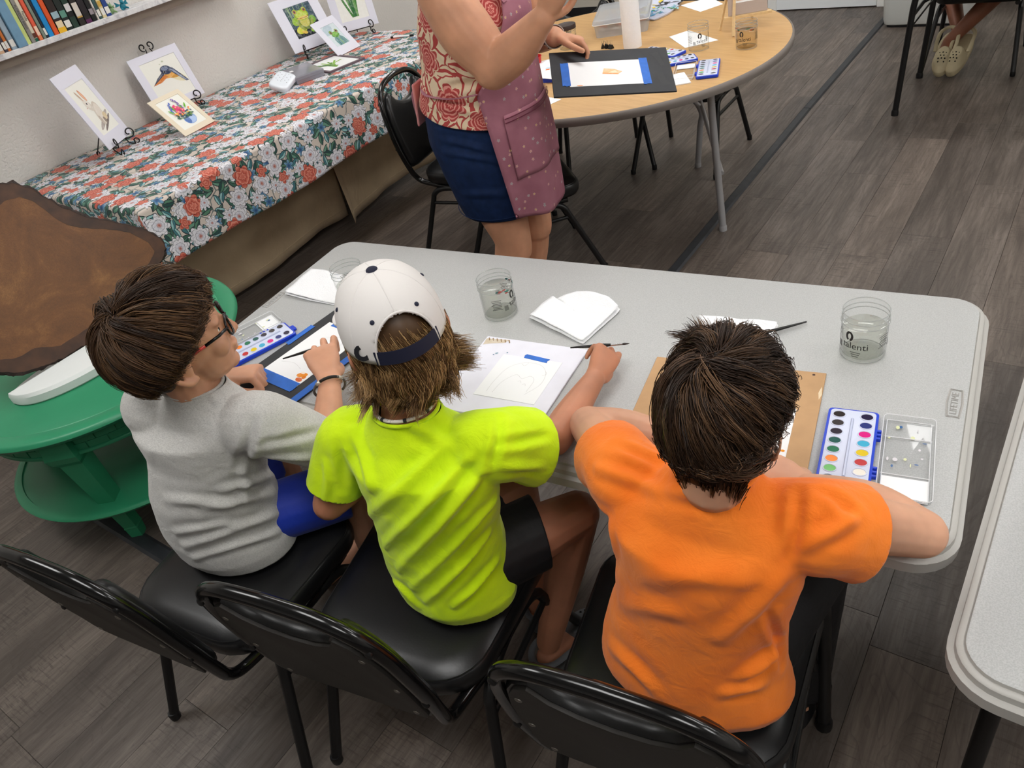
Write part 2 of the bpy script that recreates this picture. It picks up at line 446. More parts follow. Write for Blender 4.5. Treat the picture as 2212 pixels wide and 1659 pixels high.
# ================================================================== banquet chairs
M_vinyl = mat('black_vinyl', S(20, 20, 21), .33, spec=.5, bump=.12, bscale=260, bdist=.001)
M_blkgloss = mat('black_gloss_tube', S(12, 12, 13), .16, spec=.6)
M_backpan = mat('black_plastic_panel', S(46, 43, 40), .55, bump=.1, bscale=500)
M_screw = mat('screw_steel', S(150, 148, 142), .3, 1.0)
def make_chair():
    t = thing('banquet_chair', 'chair', 'chair')
    # seat
    def plan(ins, n=7):
        pts = []; x0, x1, y0, y1 = .212 - ins, .225 - ins, -.208 + ins, .205 - ins
        for (cx, cy, r, a0) in ((x1, y1, .07, 0), (-x1, y1, .07, 90), (-x0, y0, .11, 180), (x0, y0, .11, 270)):
            r = max(r - ins * .6, .02); sx = 1 if cx > 0 else -1; sy = 1 if cy > 0 else -1
            for k in range(n):
                a = math.radians(a0 + 90 * k / (n - 1)); pts.append((cx - sx * r + r * math.cos(a), cy - sy * r + r * math.sin(a)))
        return pts
    mb = MB(); mb.rings([[(x, y, z) for x, y in plan(i)] for i, z in ((.03, .372), (.008, .378), (0, .392), (-.002, .412), (0, .426), (.006, .432), (.010, .4345), (.022, .4425), (.045, .448), (.09, .4515), (.15, .453))])
    seat = mb.obj('seat', M_vinyl, t, 60)
    mb = MB(); mb.tube([(x, y, .4315) for x, y in plan(.0065)], .0022, 5, closed=True); mb.obj('piping', M_vinyl, seat, 60)
    # back frame with side rails (one bent tube)
    half = smooth_path([(.185, .14, .358), (.19, -.05, .358), (.178, -.17, .372), (.174, -.222, .384), (.179, -.247, .412), (.188, -.260, .45), (.2, -.283, .55), (.198, -.303, .65), (.188, -.318, .73), (.160, -.331, .79), (.10, -.339, .828), (0, -.342, .84)], 5)
    full = half + [np.array([-p[0], p[1], p[2]]) for p in half[-2::-1]]
    mb = MB(); mb.tube(full, .0135, 10); mb.obj('back_frame', M_blkgloss, t, 60)
    # backrest pad with a scooped hand hold under the frame
    o = Vector((0, -.262, .43)); up = Vector((0, -.083, .41)).normalized(); fw = Vector((0, up.z, -up.y))
    side = [(.17, .02), (.186, .05), (.187, .18), (.183, .25), (.172, .305), (.150, .348)]
    scoop = [(.118, .366), (.105, .352), (.088, .325), (.05, .305), (0, .298)]
    outl = side + scoop; outl = outl + [(-x, y) for x, y in outl[-2::-1]]; outl = [(.12, .012), ] + outl + [(-.12, .012)]
    def off(pts, d):
        n = len(pts); res = []
        for i in range(n):
            a, b, c = pts[i - 1], pts[i], pts[(i + 1) % n]
            e1 = unit(V(b[0] - a[0], b[1] - a[1])); e2 = unit(V(c[0] - b[0], c[1] - b[1]))
            nn = unit(V(-e1[1] - e2[1], e1[0] + e2[0])); res.append((b[0] + nn[0] * d, b[1] + nn[1] * d))
        return res
    def P(pt, d): q = o + up * pt[1] + fw * d; return (pt[0], q.y, q.z)
    mb = MB(); mb.rings([[P(q, d) for q in off(outl, i)] for i, d in ((.004, -.004), (0, .004), (0, .016), (.005, .026), (.013, .032), (.022, .0345))])
    bk = mb.obj('backrest', M_vinyl, t, 60)
    mb = MB(); mb.rings([[P(q, d) for q in off(outl, i)] for i, d in ((.012, -.011), (.009, -.010), (.009, -.0035))]); pn = mb.obj('back_panel', M_backpan, bk, 40)
    for x, y in ((.148, .295), (-.148, .295), (.16, .17), (-.16, .17), (.15, .05), (-.15, .05)):
        mb = MB(); c = P((x, y), -.0105); Rm = np.array([[1, 0, 0], [0, up.y, -fw.y], [0, up.z, -fw.z]])
        mb.lathe([(.0065, 0), (.006, .0015), (.003, .0028)], c, 12, R=Rm); mb.obj('screw', M_screw, bk, 40)
    for sx in (-1, 1):
        for q in (.19, .40):
            i = min(range(len(half)), key=lambda k: abs(half[k][2] - (.36 + q))); p = half[i]
            mb = MB(); mb.lathe([(.008, -.004), (.008, .0148), (.005, .0165)], (sx * p[0], p[1] - .0, p[2]), 10, R=[[1, 0, 0], [0, .25, -.97], [0, .97, .25]]); mb.obj('bolt', M_blk, t, 40)
    # legs: bent tubes, front and rear on each side, and a side stretcher
    for sx in (-1, 1):
        rear = smooth_path([(sx * .19, -.02, .352), (sx * .197, -.10, .352), (sx * .203, -.145, .33), (sx * .209, -.165, .28), (sx * .236, -.262, .012)], 4)
        front = smooth_path([(sx * .188, -.02, .349), (sx * .196, .075, .349), (sx * .202, .118, .328), (sx * .208, .14, .28), (sx * .236, .255, .012)], 4)
        for path in (rear, front):
            mb = MB(); mb.tube(path, .0132, 8); e = path[-1]
            mb.lathe([(.0132, 0), (.0140, .004), (.0140, .022), (.0130, .026)], (e[0], e[1], 0), 10)
            m = path[-1] * .55 + path[-5] * .45 if len(path) > 6 else path[-1]
            mb.obj('leg', M_blk, t, 60)
        mb = MB(); mb.tube([(sx * .2085, -.163, .285), (sx * .2075, .138, .285)], .0085, 8); mb.obj('stretcher', M_blk, t, 60)
    return t
chair0 = make_chair()
CH = [  # x, y, yaw degrees, label
    (.358, -.256, 3, 'black vinyl banquet chair under the boy in the grey shirt'),
    (.852, -.158, 5, 'black vinyl banquet chair under the boy in the yellow shirt'),
    (1.426, -.095, 3.4, 'black vinyl banquet chair under the boy in the orange shirt'),
    (-.36, 2.09, -86, 'empty black banquet chair standing beside the flowered tablecloth'),
    (.02, 1.88, -48, 'black banquet chair right behind the standing woman'),
    (.37, 3.10, 176, 'black banquet chair tucked under the round table across from the boys, by the wooden easel'),
    (-.12, 3.02, -148, 'black banquet chair at the round table behind the lidded jar'),
]
for i, (x, y, a, lb) in enumerate(CH):
    c = chair0 if i == 0 else dup(chair0)
    c.location = (x, y, 0); c.rotation_euler[2] = math.radians(a); c['label'] = lb; c['group'] = 'black banquet chairs'
# ================================================================== printed cloth patterns
def flower_layer(t, vec, scale, off, n, r0, wob, pick, pickv):
    """cells of a 2D Voronoi: returns mask, radius, angle, random of the flower in each chosen cell"""
    v2 = t.vmath('ADD', vec, (off[0], off[1], 0))
    nd = t.node('ShaderNodeTexVoronoi', voronoi_dimensions='2D', feature='F1')
    t.l.new(v2, nd.inputs['Vector']); nd.inputs['Scale'].default_value = scale; nd.inputs['Randomness'].default_value = .75
    loc = t.vmath('SUBTRACT', v2, nd.outputs['Position'])
    x, y, _ = t.sep(loc); rr = t.math('MULTIPLY', t.vmath('LENGTH', loc), scale)
    ang = t.math('ARCTAN2', y, x); cr, cg, cb = t.sep(nd.outputs['Color'])
    ang2 = t.math('ADD', ang, t.math('MULTIPLY', cb, 6.0))
    wv = t.math('ABSOLUTE', t.math('SINE', t.math('MULTIPLY', ang2, n / 2.)))
    R = t.math('ADD', r0, t.math('MULTIPLY', wv, wob))
    m = t.math('LESS_THAN', rr, R)
    if pick: m = t.math('MULTIPLY', m, t.math(pick, cr, pickv))
    edge = t.math('DIVIDE', rr, R)
    return m, edge, ang2, cg, wv
def leaf_layer(t, vec, scale, off, a, b, pickv, rot=0):
    v2 = t.vmath('ADD', vec, (off[0], off[1], 0))
    nd = t.node('ShaderNodeTexVoronoi', voronoi_dimensions='2D', feature='F1')
    t.l.new(v2, nd.inputs['Vector']); nd.inputs['Scale'].default_value = scale; nd.inputs['Randomness'].default_value = .85
    loc = t.vmath('SUBTRACT', v2, nd.outputs['Position']); cr, cg, cb = t.sep(nd.outputs['Color'])
    rn = t.node('ShaderNodeVectorRotate', rotation_type='Z_AXIS'); t.l.new(loc, rn.inputs['Vector']); t.l.new(t.math('MULTIPLY', cg, 6.28), rn.inputs['Angle'])
    x, y, _ = t.sep(rn.outputs[0])
    x = t.math('MULTIPLY', x, scale / a); y = t.math('MULTIPLY', y, scale / b)
    # three leaflets: fold the angle
    d = t.math('ADD', t.math('ABSOLUTE', y), t.math('MULTIPLY', x, x))
    m = t.math('MULTIPLY', t.math('LESS_THAN', d, 1.0), t.math('GREATER_THAN', cr, pickv))
    return m, d, y, cb
def floral_mat():
    t = NT('floral_print_cloth'); tc = t.node('ShaderNodeTexCoord'); uv = tc.outputs['UV']
    nz = t.node('ShaderNodeTexNoise'); t.l.new(uv, nz.inputs['Vector']); nz.inputs['Scale'].default_value = 28
    w = t.vmath('ADD', uv, t.vmath('MULTIPLY', t.vmath('SUBTRACT', nz.outputs['Color'], (.5, .5, .5)), (.016, .016, 0)))
    ink = S(48, 52, 60)
    c = t.ramp(t.noise(uv, 4, 2), [(.3, S(203, 190, 178)), (.7, S(214, 203, 193))])
    # thin stems
    st = t.node('ShaderNodeTexVoronoi', voronoi_dimensions='2D', feature='DISTANCE_TO_EDGE'); t.l.new(w, st.inputs['Vector']); st.inputs['Scale'].default_value = 13
    c = t.mix(t.math('MULTIPLY', t.math('LESS_THAN', st.outputs['Distance'], .035), .8), c, S(74, 96, 96))
    # leaves: green, teal
    for sc_, of, a, b, pk, dk, lt in ((15, (3.1, 1.2), .66, .26, .15, S(58, 100, 86), S(104, 150, 128)), (17, (7.7, 5.2), .55, .24, .3, S(66, 120, 128), S(150, 196, 196)), (15, (1.3, 9.4), .5, .24, .35, S(40, 78, 72), S(84, 128, 104))):
        m, d, y, cb = leaf_layer(t, w, sc_, of, a, b, pk)
        lc = t.mix(t.math('GREATER_THAN', y, 0), dk, lt)
        lc = t.mix(t.math('GREATER_THAN', d, .78), lc, ink)
        lc = t.mix(t.math('LESS_THAN', t.math('ABSOLUTE', y), .08), lc, ink)
        c = t.mix(m, c, lc)
    # blue small flowers
    m, e, an, cg, wv = flower_layer(t, w, 11, (2.2, 7.1), 6, .12, .22, 'GREATER_THAN', .45)
    fc = t.ramp(e, [(0, S(40, 66, 104)), (.35, S(62, 104, 150)), (.8, S(124, 166, 190)), (.92, ink)])
    fc = t.mix(t.math('MULTIPLY', t.math('LESS_THAN', wv, .25), .8), fc, S(44, 66, 96)); c = t.mix(m, c, fc)
    # white daisies and peonies, ink outlined
    for sc_, of, n, r0, wb, pk in ((10.5, (5.5, 3.3), 9, .19, .20, .42), (8.2, (.6, 4.4), 7, .27, .16, .40)):
        m, e, an, cg, wv = flower_layer(t, w, sc_, of, n, r0, wb, 'GREATER_THAN', pk)
        lines = t.math('LESS_THAN', t.math('ABSOLUTE', t.math('SINE', t.math('ADD', t.math('MULTIPLY', an, n), t.math('MULTIPLY', e, 9)))), .17)
        rings = t.math('LESS_THAN', t.math('FRACT', t.math('ADD', t.math('MULTIPLY', e, 3.2), t.math('MULTIPLY', wv, .7))), .13)
        fc = t.ramp(e, [(0, S(150, 70, 62)), (.12, S(214, 150, 138)), (.24, S(214, 214, 224)), (.8, S(236, 234, 238)), (.94, S(226, 226, 232)), (.955, ink)])
        fc = t.mix(t.math('MULTIPLY', t.math('MAXIMUM', lines, rings), .62), fc, S(70, 74, 86)); c = t.mix(m, c, fc)
    # coral roses
    for sc_, of, n, r0, wb, pk in ((6.6, (8.2, 2.9), 7, .24, .10, .50), (11, (4.9, 8.8), 5, .2, .14, .70)):
        m, e, an, cg, wv = flower_layer(t, w, sc_, of, n, r0, wb, 'GREATER_THAN', pk)
        sw = t.math('FRACT', t.math('ADD', t.math('MULTIPLY', e, 2.7), t.math('ADD', t.math('MULTIPLY', t.noise(w, 60, 2), 1.1), t.math('MULTIPLY', wv, .8))))
        fc = t.ramp(sw, [(0, S(112, 40, 36)), (.09, S(178, 76, 62)), (.5, S(206, 104, 86)), (.85, S(226, 150, 130)), (1, S(214, 122, 104))])
        fc = t.mix(t.math('GREATER_THAN', e, .955), fc, S(92, 46, 44)); c = t.mix(m, c, fc)
    t.set(col=c, rough=.75, spec=.25, sheen=.1)
    t.bump(t.noise(uv, 900, 2), .15, .0006); return t.m
def toile_mat():
    t = NT('red_toile_shirt'); tc = t.node('ShaderNodeTexCoord'); uv = tc.outputs['UV']
    nz = t.node('ShaderNodeTexNoise'); t.l.new(uv, nz.inputs['Vector']); nz.inputs['Scale'].default_value = 16
    w = t.vmath('ADD', uv, t.vmath('MULTIPLY', t.vmath('SUBTRACT', nz.outputs['Color'], (.5, .5, .5)), (.04, .04, 0)))
    red, cream = S(176, 72, 70), S(228, 206, 176)
    c = cream
    st = t.node('ShaderNodeTexVoronoi', voronoi_dimensions='2D', feature='DISTANCE_TO_EDGE'); t.l.new(w, st.inputs['Vector']); st.inputs['Scale'].default_value = 15
    c = t.mix(t.math('LESS_THAN', st.outputs['Distance'], .055), c, red)
    for sc_, of, a, b, pk in ((13, (3.1, 1.2), .62, .22, .15), (12, (6.1, 4.2), .6, .2, .25)):
        m, d, y, cb = leaf_layer(t, w, sc_, of, a, b, pk)
        lc = t.mix(t.math('GREATER_THAN', d, .75), t.mix(t.math('GREATER_THAN', y, 0.05), cream, red), red); c = t.mix(m, c, lc)
    m, e, an, cg, wv = flower_layer(t, w, 7.5, (2.2, 1.3), 8, .30, .13, 'GREATER_THAN', .2)
    ln = t.math('GREATER_THAN', t.math('SINE', t.math('ADD', t.math('MULTIPLY', e, 30), t.math('MULTIPLY', wv, 5))), .35)
    fc = t.mix(ln, red, S(222, 150, 138)); fc = t.mix(t.math('GREATER_THAN', e, .93), fc, cream); c = t.mix(m, c, fc)
    t.set(col=c, rough=.8, spec=.2); t.bump(t.noise(uv, 14, 3, .5, .6), .35, .012); return t.m
def apron_mat():
    t = NT('mauve_sprigged_apron'); tc = t.node('ShaderNodeTexCoord'); uv = tc.outputs['UV']
    c = t.ramp(t.noise(uv, 9, 3), [(.3, S(146, 92, 106)), (.7, S(164, 108, 122))])
    for sc_, of, col1 in ((17, (1.2, 3.1), S(226, 170, 150)), (17, (5.7, 7.3), S(150, 176, 176)), (19, (9.1, 2.2), S(226, 190, 110))):
        m, e, an, cg, wv = flower_layer(t, uv, sc_, of, 5, .035, .06, 'GREATER_THAN', .35)
        c = t.mix(t.math('MULTIPLY', m, .75), c, t.ramp(e, [(0, S(190, 120, 96)), (.4, col1), (1, S(196, 172, 170))]))
    t.set(col=c, rough=.7, spec=.25); t.bump(t.noise(uv, 12, 3, .5, .8), .4, .012); return t.m
M_floral = floral_mat(); M_toile = toile_mat(); M_apron = apron_mat()

# ================================================================== display table with the flowered cloth (room aligned)
def room_thing(name, label, cat, u, v, z=0, group=None): return thing(name, label, cat, RV(u, v, z), -TH, group)
DU0, DU1, DV0, DV1, DZ = -2.345, -1.205, .70, 3.10, .735
dt = room_thing('display_table', 'long plywood display table hidden under the flowered cloth', 'table', 0, 0)
mb = MB(); mb.box(((DU0 + DU1) / 2, (DV0 + DV1) / 2, DZ - .014), (DU1 - DU0 - .006, DV1 - DV0 - .006, .018)); mb.obj('tabletop', mat('plywood', S(190, 150, 100), .6, var=.1), dt)
for uu in (DU0 + .2, DU1 - .42):
    for vv in (DV0 + .25, DV1 - .25):
        mb = MB(); mb.tube([(uu, vv, DZ - .024), (uu, vv, 0)], .016, 8); mb.obj('leg', M_blk, dt, 40)
# cloth: rounded drape over front and both ends
def drape(hem_front):
    nu, nv = 64, 160
    r = .018
    prof = [(DU0, DZ, 0.0)]                # (u, z, arc length) from wall to front hem
    s_ = 0
    pts = [(DU0 + (DU1 - r - DU0) * k / 24, DZ) for k in range(25)] + [(DU1 - r + r * math.sin(a), DZ - r + r * math.cos(a)) for a in np.linspace(.25, PI / 2, 6)] + [(DU1 + .004 * k / 10, DZ - r - (DZ - r - hem_front) * k / 22) for k in range(1, 23)]
    arc = [0]
    for a, b in zip(pts[:-1], pts[1:]): arc.append(arc[-1] + math.hypot(b[0] - a[0], b[1] - a[1]))
    vs, uvs, fs = [], [], []
    N = 130
    # along v: drop on both ends too
    vp = [(DV0 - .004 , .48, -.25)]
    vline = []
    for k in range(13): vline.append((DV0 - .006, DZ - .26 + (.26 - r) * k / 12.0, -(.26) + .26 * k / 12.0))
    for a in np.linspace(.2, PI / 2, 5): vline.append((DV0 - .006 + r - r * math.cos(a), DZ - r + r * math.sin(a), .004 + r * a * .6))
    for k in range(1, N): vline.append((DV0 + r + (DV1 - DV0 - 2 * r) * k / N, DZ, r + (DV1 - DV0 - 2 * r) * k / N))
    for a in np.linspace(0, PI / 2, 5): vline.append((DV1 - r + r * math.sin(a) + .006, DZ - r + r * math.cos(a), DV1 - DV0 + r * a))
    for k in range(1, 13): vline.append((DV1 + .006, DZ - r - (.26 - r) * k / 12.0, DV1 - DV0 + r + .26 * k / 12.0))
    for i, (v_, zv, sv) in enumerate(vline):
        for j, (u_, zu) in enumerate(pts):
            drop_v = DZ - zv; drop_u = DZ - zu
            z = DZ - max(drop_v, drop_u) if min(drop_v, drop_u) < .001 else DZ - max(drop_v, drop_u)
            uu, v2 = u_, v_
            hang = max(0, drop_u - .02)
            if hang > 0 and drop_v < .02:
                ripple = math.sin(sv * 9.0 + .6) * .5 + math.sin(sv * 21 + 2) * .3 + mnoise.noise(Vector((sv * 3, 1.7, 0))) * .8
                uu += hang * (.045 + .05 * ripple)
                z += hang * .03 * math.sin(sv * 5 + 1)
            if drop_v > .02 and drop_u < .02:
                k = math.sin(u_ * 12) * .6 + mnoise.noise(Vector((u_ * 4, 5, 0)))
                v2 += (-1 if i < 60 else 1) * (drop_v - .02) * (.05 + .05 * k)
            if drop_v > .02 and drop_u > .02:          # the corner fold swings out
                d = min(drop_v, drop_u); uu += d * .20; v2 += (-1 if i < 60 else 1) * d * .10
            vs.append((uu, v2, z + .002 + .0012 * mnoise.noise(Vector((uu * 6, v2 * 6, 0))))); uvs.append((sv, arc[j]))
    n = len(pts)
    for i in range(len(vline) - 1):
        for j in range(n - 1): fs.append((i * n + j, i * n + j + 1, (i + 1) * n + j + 1, (i + 1) * n + j))
    mb = MB(); mb.add(vs, fs); return mb, uvs
mb, uvs = drape(.478)
cl = mb.obj('tablecloth', M_floral, None, 180, loc=(0, 0, 0), rz=-TH)
set_uv(cl.data, lambda co, i: uvs[i])
md = cl.modifiers.new('thick', 'SOLIDIFY'); md.thickness = .0015; md.offset = 1
tag(cl, 'coral and blue flower print tablecloth draped over the long display table', 'tablecloth')
# khaki skirt below, set back
def skirt_mat():
    t = NT('khaki_twill'); v = t.coord('Object')
    t.set(col=t.ramp(t.noise(v, 6, 3), [(.3, S(186, 164, 134)), (.7, S(204, 182, 150))]), rough=.85, spec=.15, sheen=.1)
    t.bump(t.noise(v, 5, 4, .6, .5), .5, .03); return t.m
M_khaki = skirt_mat()
def skirt(v0, v1, u, seed, label, flare=0):
    vs, fs = [], []; n, m = 90, 14
    for i in range(n + 1):
        s_ = i / n; v_ = v0 + (v1 - v0) * s_
        for j in range(m + 1):
            q = j / m; z = .70 - (.70 - .022) * q
            rp = math.sin(v_ * 5.5 + seed) * .5 + mnoise.noise(Vector((v_ * 2.4, q * .8, seed))) * 1.0 + .4 * mnoise.noise(Vector((v_ * 7, q * 2, seed)))
            lift = .012 * (1 + math.sin(v_ * 4 + seed)) * q ** 3
            vs.append((u + .035 * rp * q - .02 * q + flare * q * max(0, 1 - abs(s_) * 18), v_, z + lift))
    for i in range(n):
        for j in range(m): a = i * (m + 1) + j; fs.append((a, a + 1, a + m + 2, a + m + 1))
    mb = MB(); mb.add(vs, fs); o = mb.obj('table_skirt', M_khaki, None, 180, rz=-TH)
    md = o.modifiers.new('thick', 'SOLIDIFY'); md.thickness = .002
    h = MB(); h.tube([vs[i * (m + 1) + m - 1] for i in range(n + 1)], .0025, 5); h.obj('hem', M_khaki, o, 60)
    return tag(o, label, 'table skirt')
skirt(.72, 1.99, -1.52, 1.0, 'khaki cloth skirt behind the green round table under the flowered tablecloth')
skirt(1.93, 3.08, -1.495, 4.2, 'khaki cloth skirt with a flared corner under the flowered tablecloth, by the empty chair', .05)

# ================================================================== round table
RC, RR, RZ = V(.19, 2.51), .817, .755
def oak_mat():
    t = NT('oak_laminate'); v = t.coord('Object', rot=(0, 0, .35))
    vs = t.vmath('MULTIPLY', v, (.12, 1, 1)); g = t.noise(vs, 60, 5, .6, .4); b = t.noise(t.vmath('MULTIPLY', v, (.25, 1, 1)), 5, 3, .5, 1.2)
    c = t.ramp(g, [(.3, S(192, 149, 94)), (.5, S(202, 160, 104)), (.75, S(210, 170, 114))])
    c = t.mix(t.math('MULTIPLY', t.ramp(b, [(.45, (0, 0, 0)), (.7, (1, 1, 1))]), .3), c, S(186, 138, 84))
    t.set(col=c, rough=.35, spec=.5); return t.m
rt = thing('round_table', 'round oak laminate folding table with grey edge behind the standing woman', 'table', (RC[0], RC[1], 0))
mb = MB(); mb.lathe([(RR - .03, RZ - .03), (RR - .004, RZ - .03), (RR - .004, RZ)], seg=96); mb.obj('tabletop', oak_mat(), rt, 30)
mb = MB(); mb.lathe([(RR - .006, RZ - .034), (RR + .003, RZ - .032), (RR + .006, RZ - .016), (RR + .003, RZ - .002), (RR - .005, RZ + .0008), (RR - .0065, RZ - .004)], seg=96, cap0=False, cap1=False); mb.obj('edge_band', mat('grey_edge_band', S(120, 112, 106), .55), rt, 60)
mb = MB(); mb.lathe([(.3, RZ - .034), (.34, RZ - .034), (.34, RZ - .030), (.3, RZ - .030)], seg=40); mb.obj('under_plate', M_blk, rt, 30)
M_legg = mat('grey_steel_leg', S(172, 172, 174), .35, .3)
for s_ in (1, -1):
    A_ = V(.592, -.212) * s_; B_ = V(.256, .464) * s_; n2 = unit(V(.42, .12)) * s_
    for P_, bent in ((A_, 0), (B_, 1)):
        q = [(P_[0] - n2[0] * .04, P_[1] - n2[1] * .04, RZ - .04), (P_[0] - n2[0] * .03, P_[1] - n2[1] * .03, .50)]
        if bent: q += [(P_[0] - n2[0] * .03, P_[1] - n2[1] * .03, .42), (P_[0] + n2[0] * .03, P_[1] + n2[1] * .03, .30), (P_[0] + n2[0] * .02, P_[1] + n2[1] * .02, .22)]
        q += [(P_[0], P_[1], .012)]
        mb = MB(); mb.tube(smooth_path(q, 4), .0155, 10); mb.lathe([(.018, 0), (.018, .018), (.0155, .025)], (P_[0], P_[1], 0), 12); mb.obj('leg', M_legg, rt, 60)
    mb = MB(); mb.tube([(A_[0], A_[1], .28), (B_[0], B_[1], .46)], .011, 8); mb.obj('crossbar', M_legg, rt, 60)
    md_ = (A_ + B_) / 2 - n2 * .03
    mb = MB(); mb.tube([(md_[0], md_[1], .46), (md_[0] - n2[0] * .26, md_[1] - n2[1] * .26, RZ - .05)], .010, 8); mb.obj('brace', M_legg, rt, 60)
    mb = MB(); d_ = B_ - A_; mb.box((md_[0] - n2[0] * .01, md_[1] - n2[1] * .01, RZ - .05), (np.linalg.norm(d_) + .12, .045, .034), rz=math.atan2(d_[1], d_[0])); mb.obj('hinge_bar', M_legg, rt)
    mb = MB(); k = A_ - n2 * .03; mb.box((k[0] - n2[0] * .12, k[1] - n2[1] * .12, RZ - .075), (.30, .006, .04), rz=math.atan2(n2[1], n2[0])); mb.obj('lock_plate', M_legg, rt)

# ================================================================== green two-tier round side table, white stand, tree slice
GC, GR, GZ = V(-.75, .19), .50, .56
M_green = mat('green_paint', S(46, 138, 98), .36, spec=.5, var=.05, vscale=6, bump=.1, bscale=60, bdist=.002)
gt = thing('side_table', 'round green painted two-tier side table holding the tree slice', 'table', (GC[0], GC[1], 0))
mb = MB(); mb.lathe([(.40, GZ - .04), (.455, GZ - .04), (.475, GZ - .034), (.492, GZ - .026), (.5, GZ - .014), (.496, GZ - .004), (.488, GZ), (.444, GZ), (.441, GZ - .0018), (.438, GZ)], seg=96); mb.obj('tabletop', M_green, gt, 50)
ap = MB(); ap.lathe([(.40, GZ - .125), (.41, GZ - .125), (.41, GZ - .040), (.40, GZ - .040)], seg=96); apo = ap.obj('apron', M_green, gt, 30)
mb = MB(); mb.lathe([(.408, GZ - .128), (.418, GZ - .127), (.42, GZ - .121), (.416, GZ - .115), (.408, GZ - .114)], seg=96); mb.obj('apron_bead', M_green, apo, 60)
for ring in range(3):
    for k in range(40):                       # woven-look blocks of the apron
        a0 = 2 * PI * (k + (.5 if ring % 2 else 0) ) / 40; z0 = GZ - .114 + ring * .0245
        mb = MB(); pts = [(r * math.cos(a0 + d), r * math.sin(a0 + d)) for r, d in ((.409, .004), (.409, .152), (.4145, .150), (.4145, .006))]
        if k == 0 or True:
            mb.prism([(x, y) for x, y in pts], z0, z0 + .023); mb.obj('apron_block', M_green, apo)
mb = MB(); mb.lathe([(.30, .182), (.44, .182), (.45, .188), (.455, .197), (.45, .204), (.44, .206), (.425, .206), (.423, .2)], seg=80); mb.obj('shelf', M_green, gt, 50)
for k in range(4):
    a = math.radians(-56.5 + 90 * k); dx = V(math.cos(a), math.sin(a)); f = .345
    Rm = np.array([[dx[0], -dx[1], 0], [dx[1], dx[0], 0], [0, 0, 1]])
    mb = MB(); rg = []
    for z, h, o in ((0, .018, 0), (.012, .020, 0), (.045, .022, .0), (.05, .0235, 0), (.056, .022, 0), (.40, .036, .035), (.42, .046, .04), (.445, .050, .045), (.47, .046, .045), (.535, .040, .045)):
        rg.append(mb.xf([(f + o + sx * h, sy * h, z) for sx, sy in ((-1, -1), (1, -1), (1, 1), (-1, 1))], (0, 0, 0), 0, Rm))
    mb.rings(rg); mb.obj('leg', M_green, gt)
# white stand: round base with a raised half-round block in front
M_wht = mat('white_laminate', S(222, 226, 224), .4, spec=.4)
LN0, LN1 = at(45, 830, GZ + .045), at(215, 725, GZ + .045)     # the straight rear edge of the block
ld = unit((LN1 - LN0) * V(1, 1, 0)); lnm = V(ld[1], -ld[0], 0)   # towards the room
mid = (LN0 + LN1) / 2 + ld * .09
ws = thing('display_stand', 'white half-round stand in front of the tree slice on the green table', 'stand', (mid[0], mid[1], GZ))
hl = .28; dp = .16
arc_ = [(-hl * math.cos(q), dp * math.sin(q) ** .9 if math.sin(q) > 0 else 0) for q in np.linspace(0, PI, 26)]
mb = MB(); W3 = lambda x, y, z: tuple(ld * x + lnm * y + V(0, 0, z))
mb.rings([[W3(x * k, y * k2, z) for x, y in arc_] for k, k2, z in ((.985, .97, 0.0006), (1, 1, .006), (1, 1, .030), (.985, .93, .040), (.98, .90, .041))]); mb.obj('front_block', M_wht, ws, 30)
back_ = [(x, -.55 * y) for x, y in arc_]
mb = MB(); mb.rings([[W3(x, y, z) for x, y in back_] for z in (.0006, .020)]); mb.obj('base', M_wht, ws, 30)
# the slice leans back from the stand
tl = math.radians(20)
sp0 = (LN0 + LN1) / 2 - lnm * .03; sp0[2] = GZ + .022
sup = V(0, 0, 1) * math.cos(tl) - lnm * math.sin(tl); snm = lnm * math.cos(tl) + V(0, 0, 1) * math.sin(tl)
face0 = sp0 + snm * .035
def slab_pt(px, py):
    q = atp(px, py, face0, snm) - face0; return (q @ ld, q @ sup)
outl = [slab_pt(*q) for q in [(30, 800), (90, 790), (150, 760), (215, 722), (258, 690), (296, 645), (312, 600), (332, 580), (350, 553), (357, 528), (343, 505), (300, 482), (240, 466), (190, 458), (150, 446), (115, 428), (90, 412), (60, 394), (25, 383), (-20, 384), (-70, 396), (-130, 440), (-170, 510), (-185, 600), (-160, 690), (-110, 760), (-40, 800)]]
zmin = min(p[1] for p in outl); outl = [(x, y - zmin) for x, y in outl]
def resample(pts, n):
    P_ = [V(*p) for p in pts]; P_.append(P_[0]); L_ = [0]
    for a, b in zip(P_[:-1], P_[1:]): L_.append(L_[-1] + np.linalg.norm(b - a))
    out = []
    for k in range(n):
        s_ = L_[-1] * k / n; i = max(j for j in range(len(L_) - 1) if L_[j] <= s_); f_ = (s_ - L_[i]) / (L_[i + 1] - L_[i] + 1e-9)
        out.append(P_[i] * (1 - f_) + P_[i + 1] * f_)
    return out
ol = resample(outl, 220); cen = sum(ol) / len(ol)
rr_ = random.Random(3)
def rough(p, amp, k):
    n_ = mnoise.noise(Vector((p[0] * k, p[1] * k, 3.3))) + .5 * mnoise.noise(Vector((p[0] * k * 3, p[1] * k * 3, 1.3)))
    return p + unit(p - cen) * amp * n_
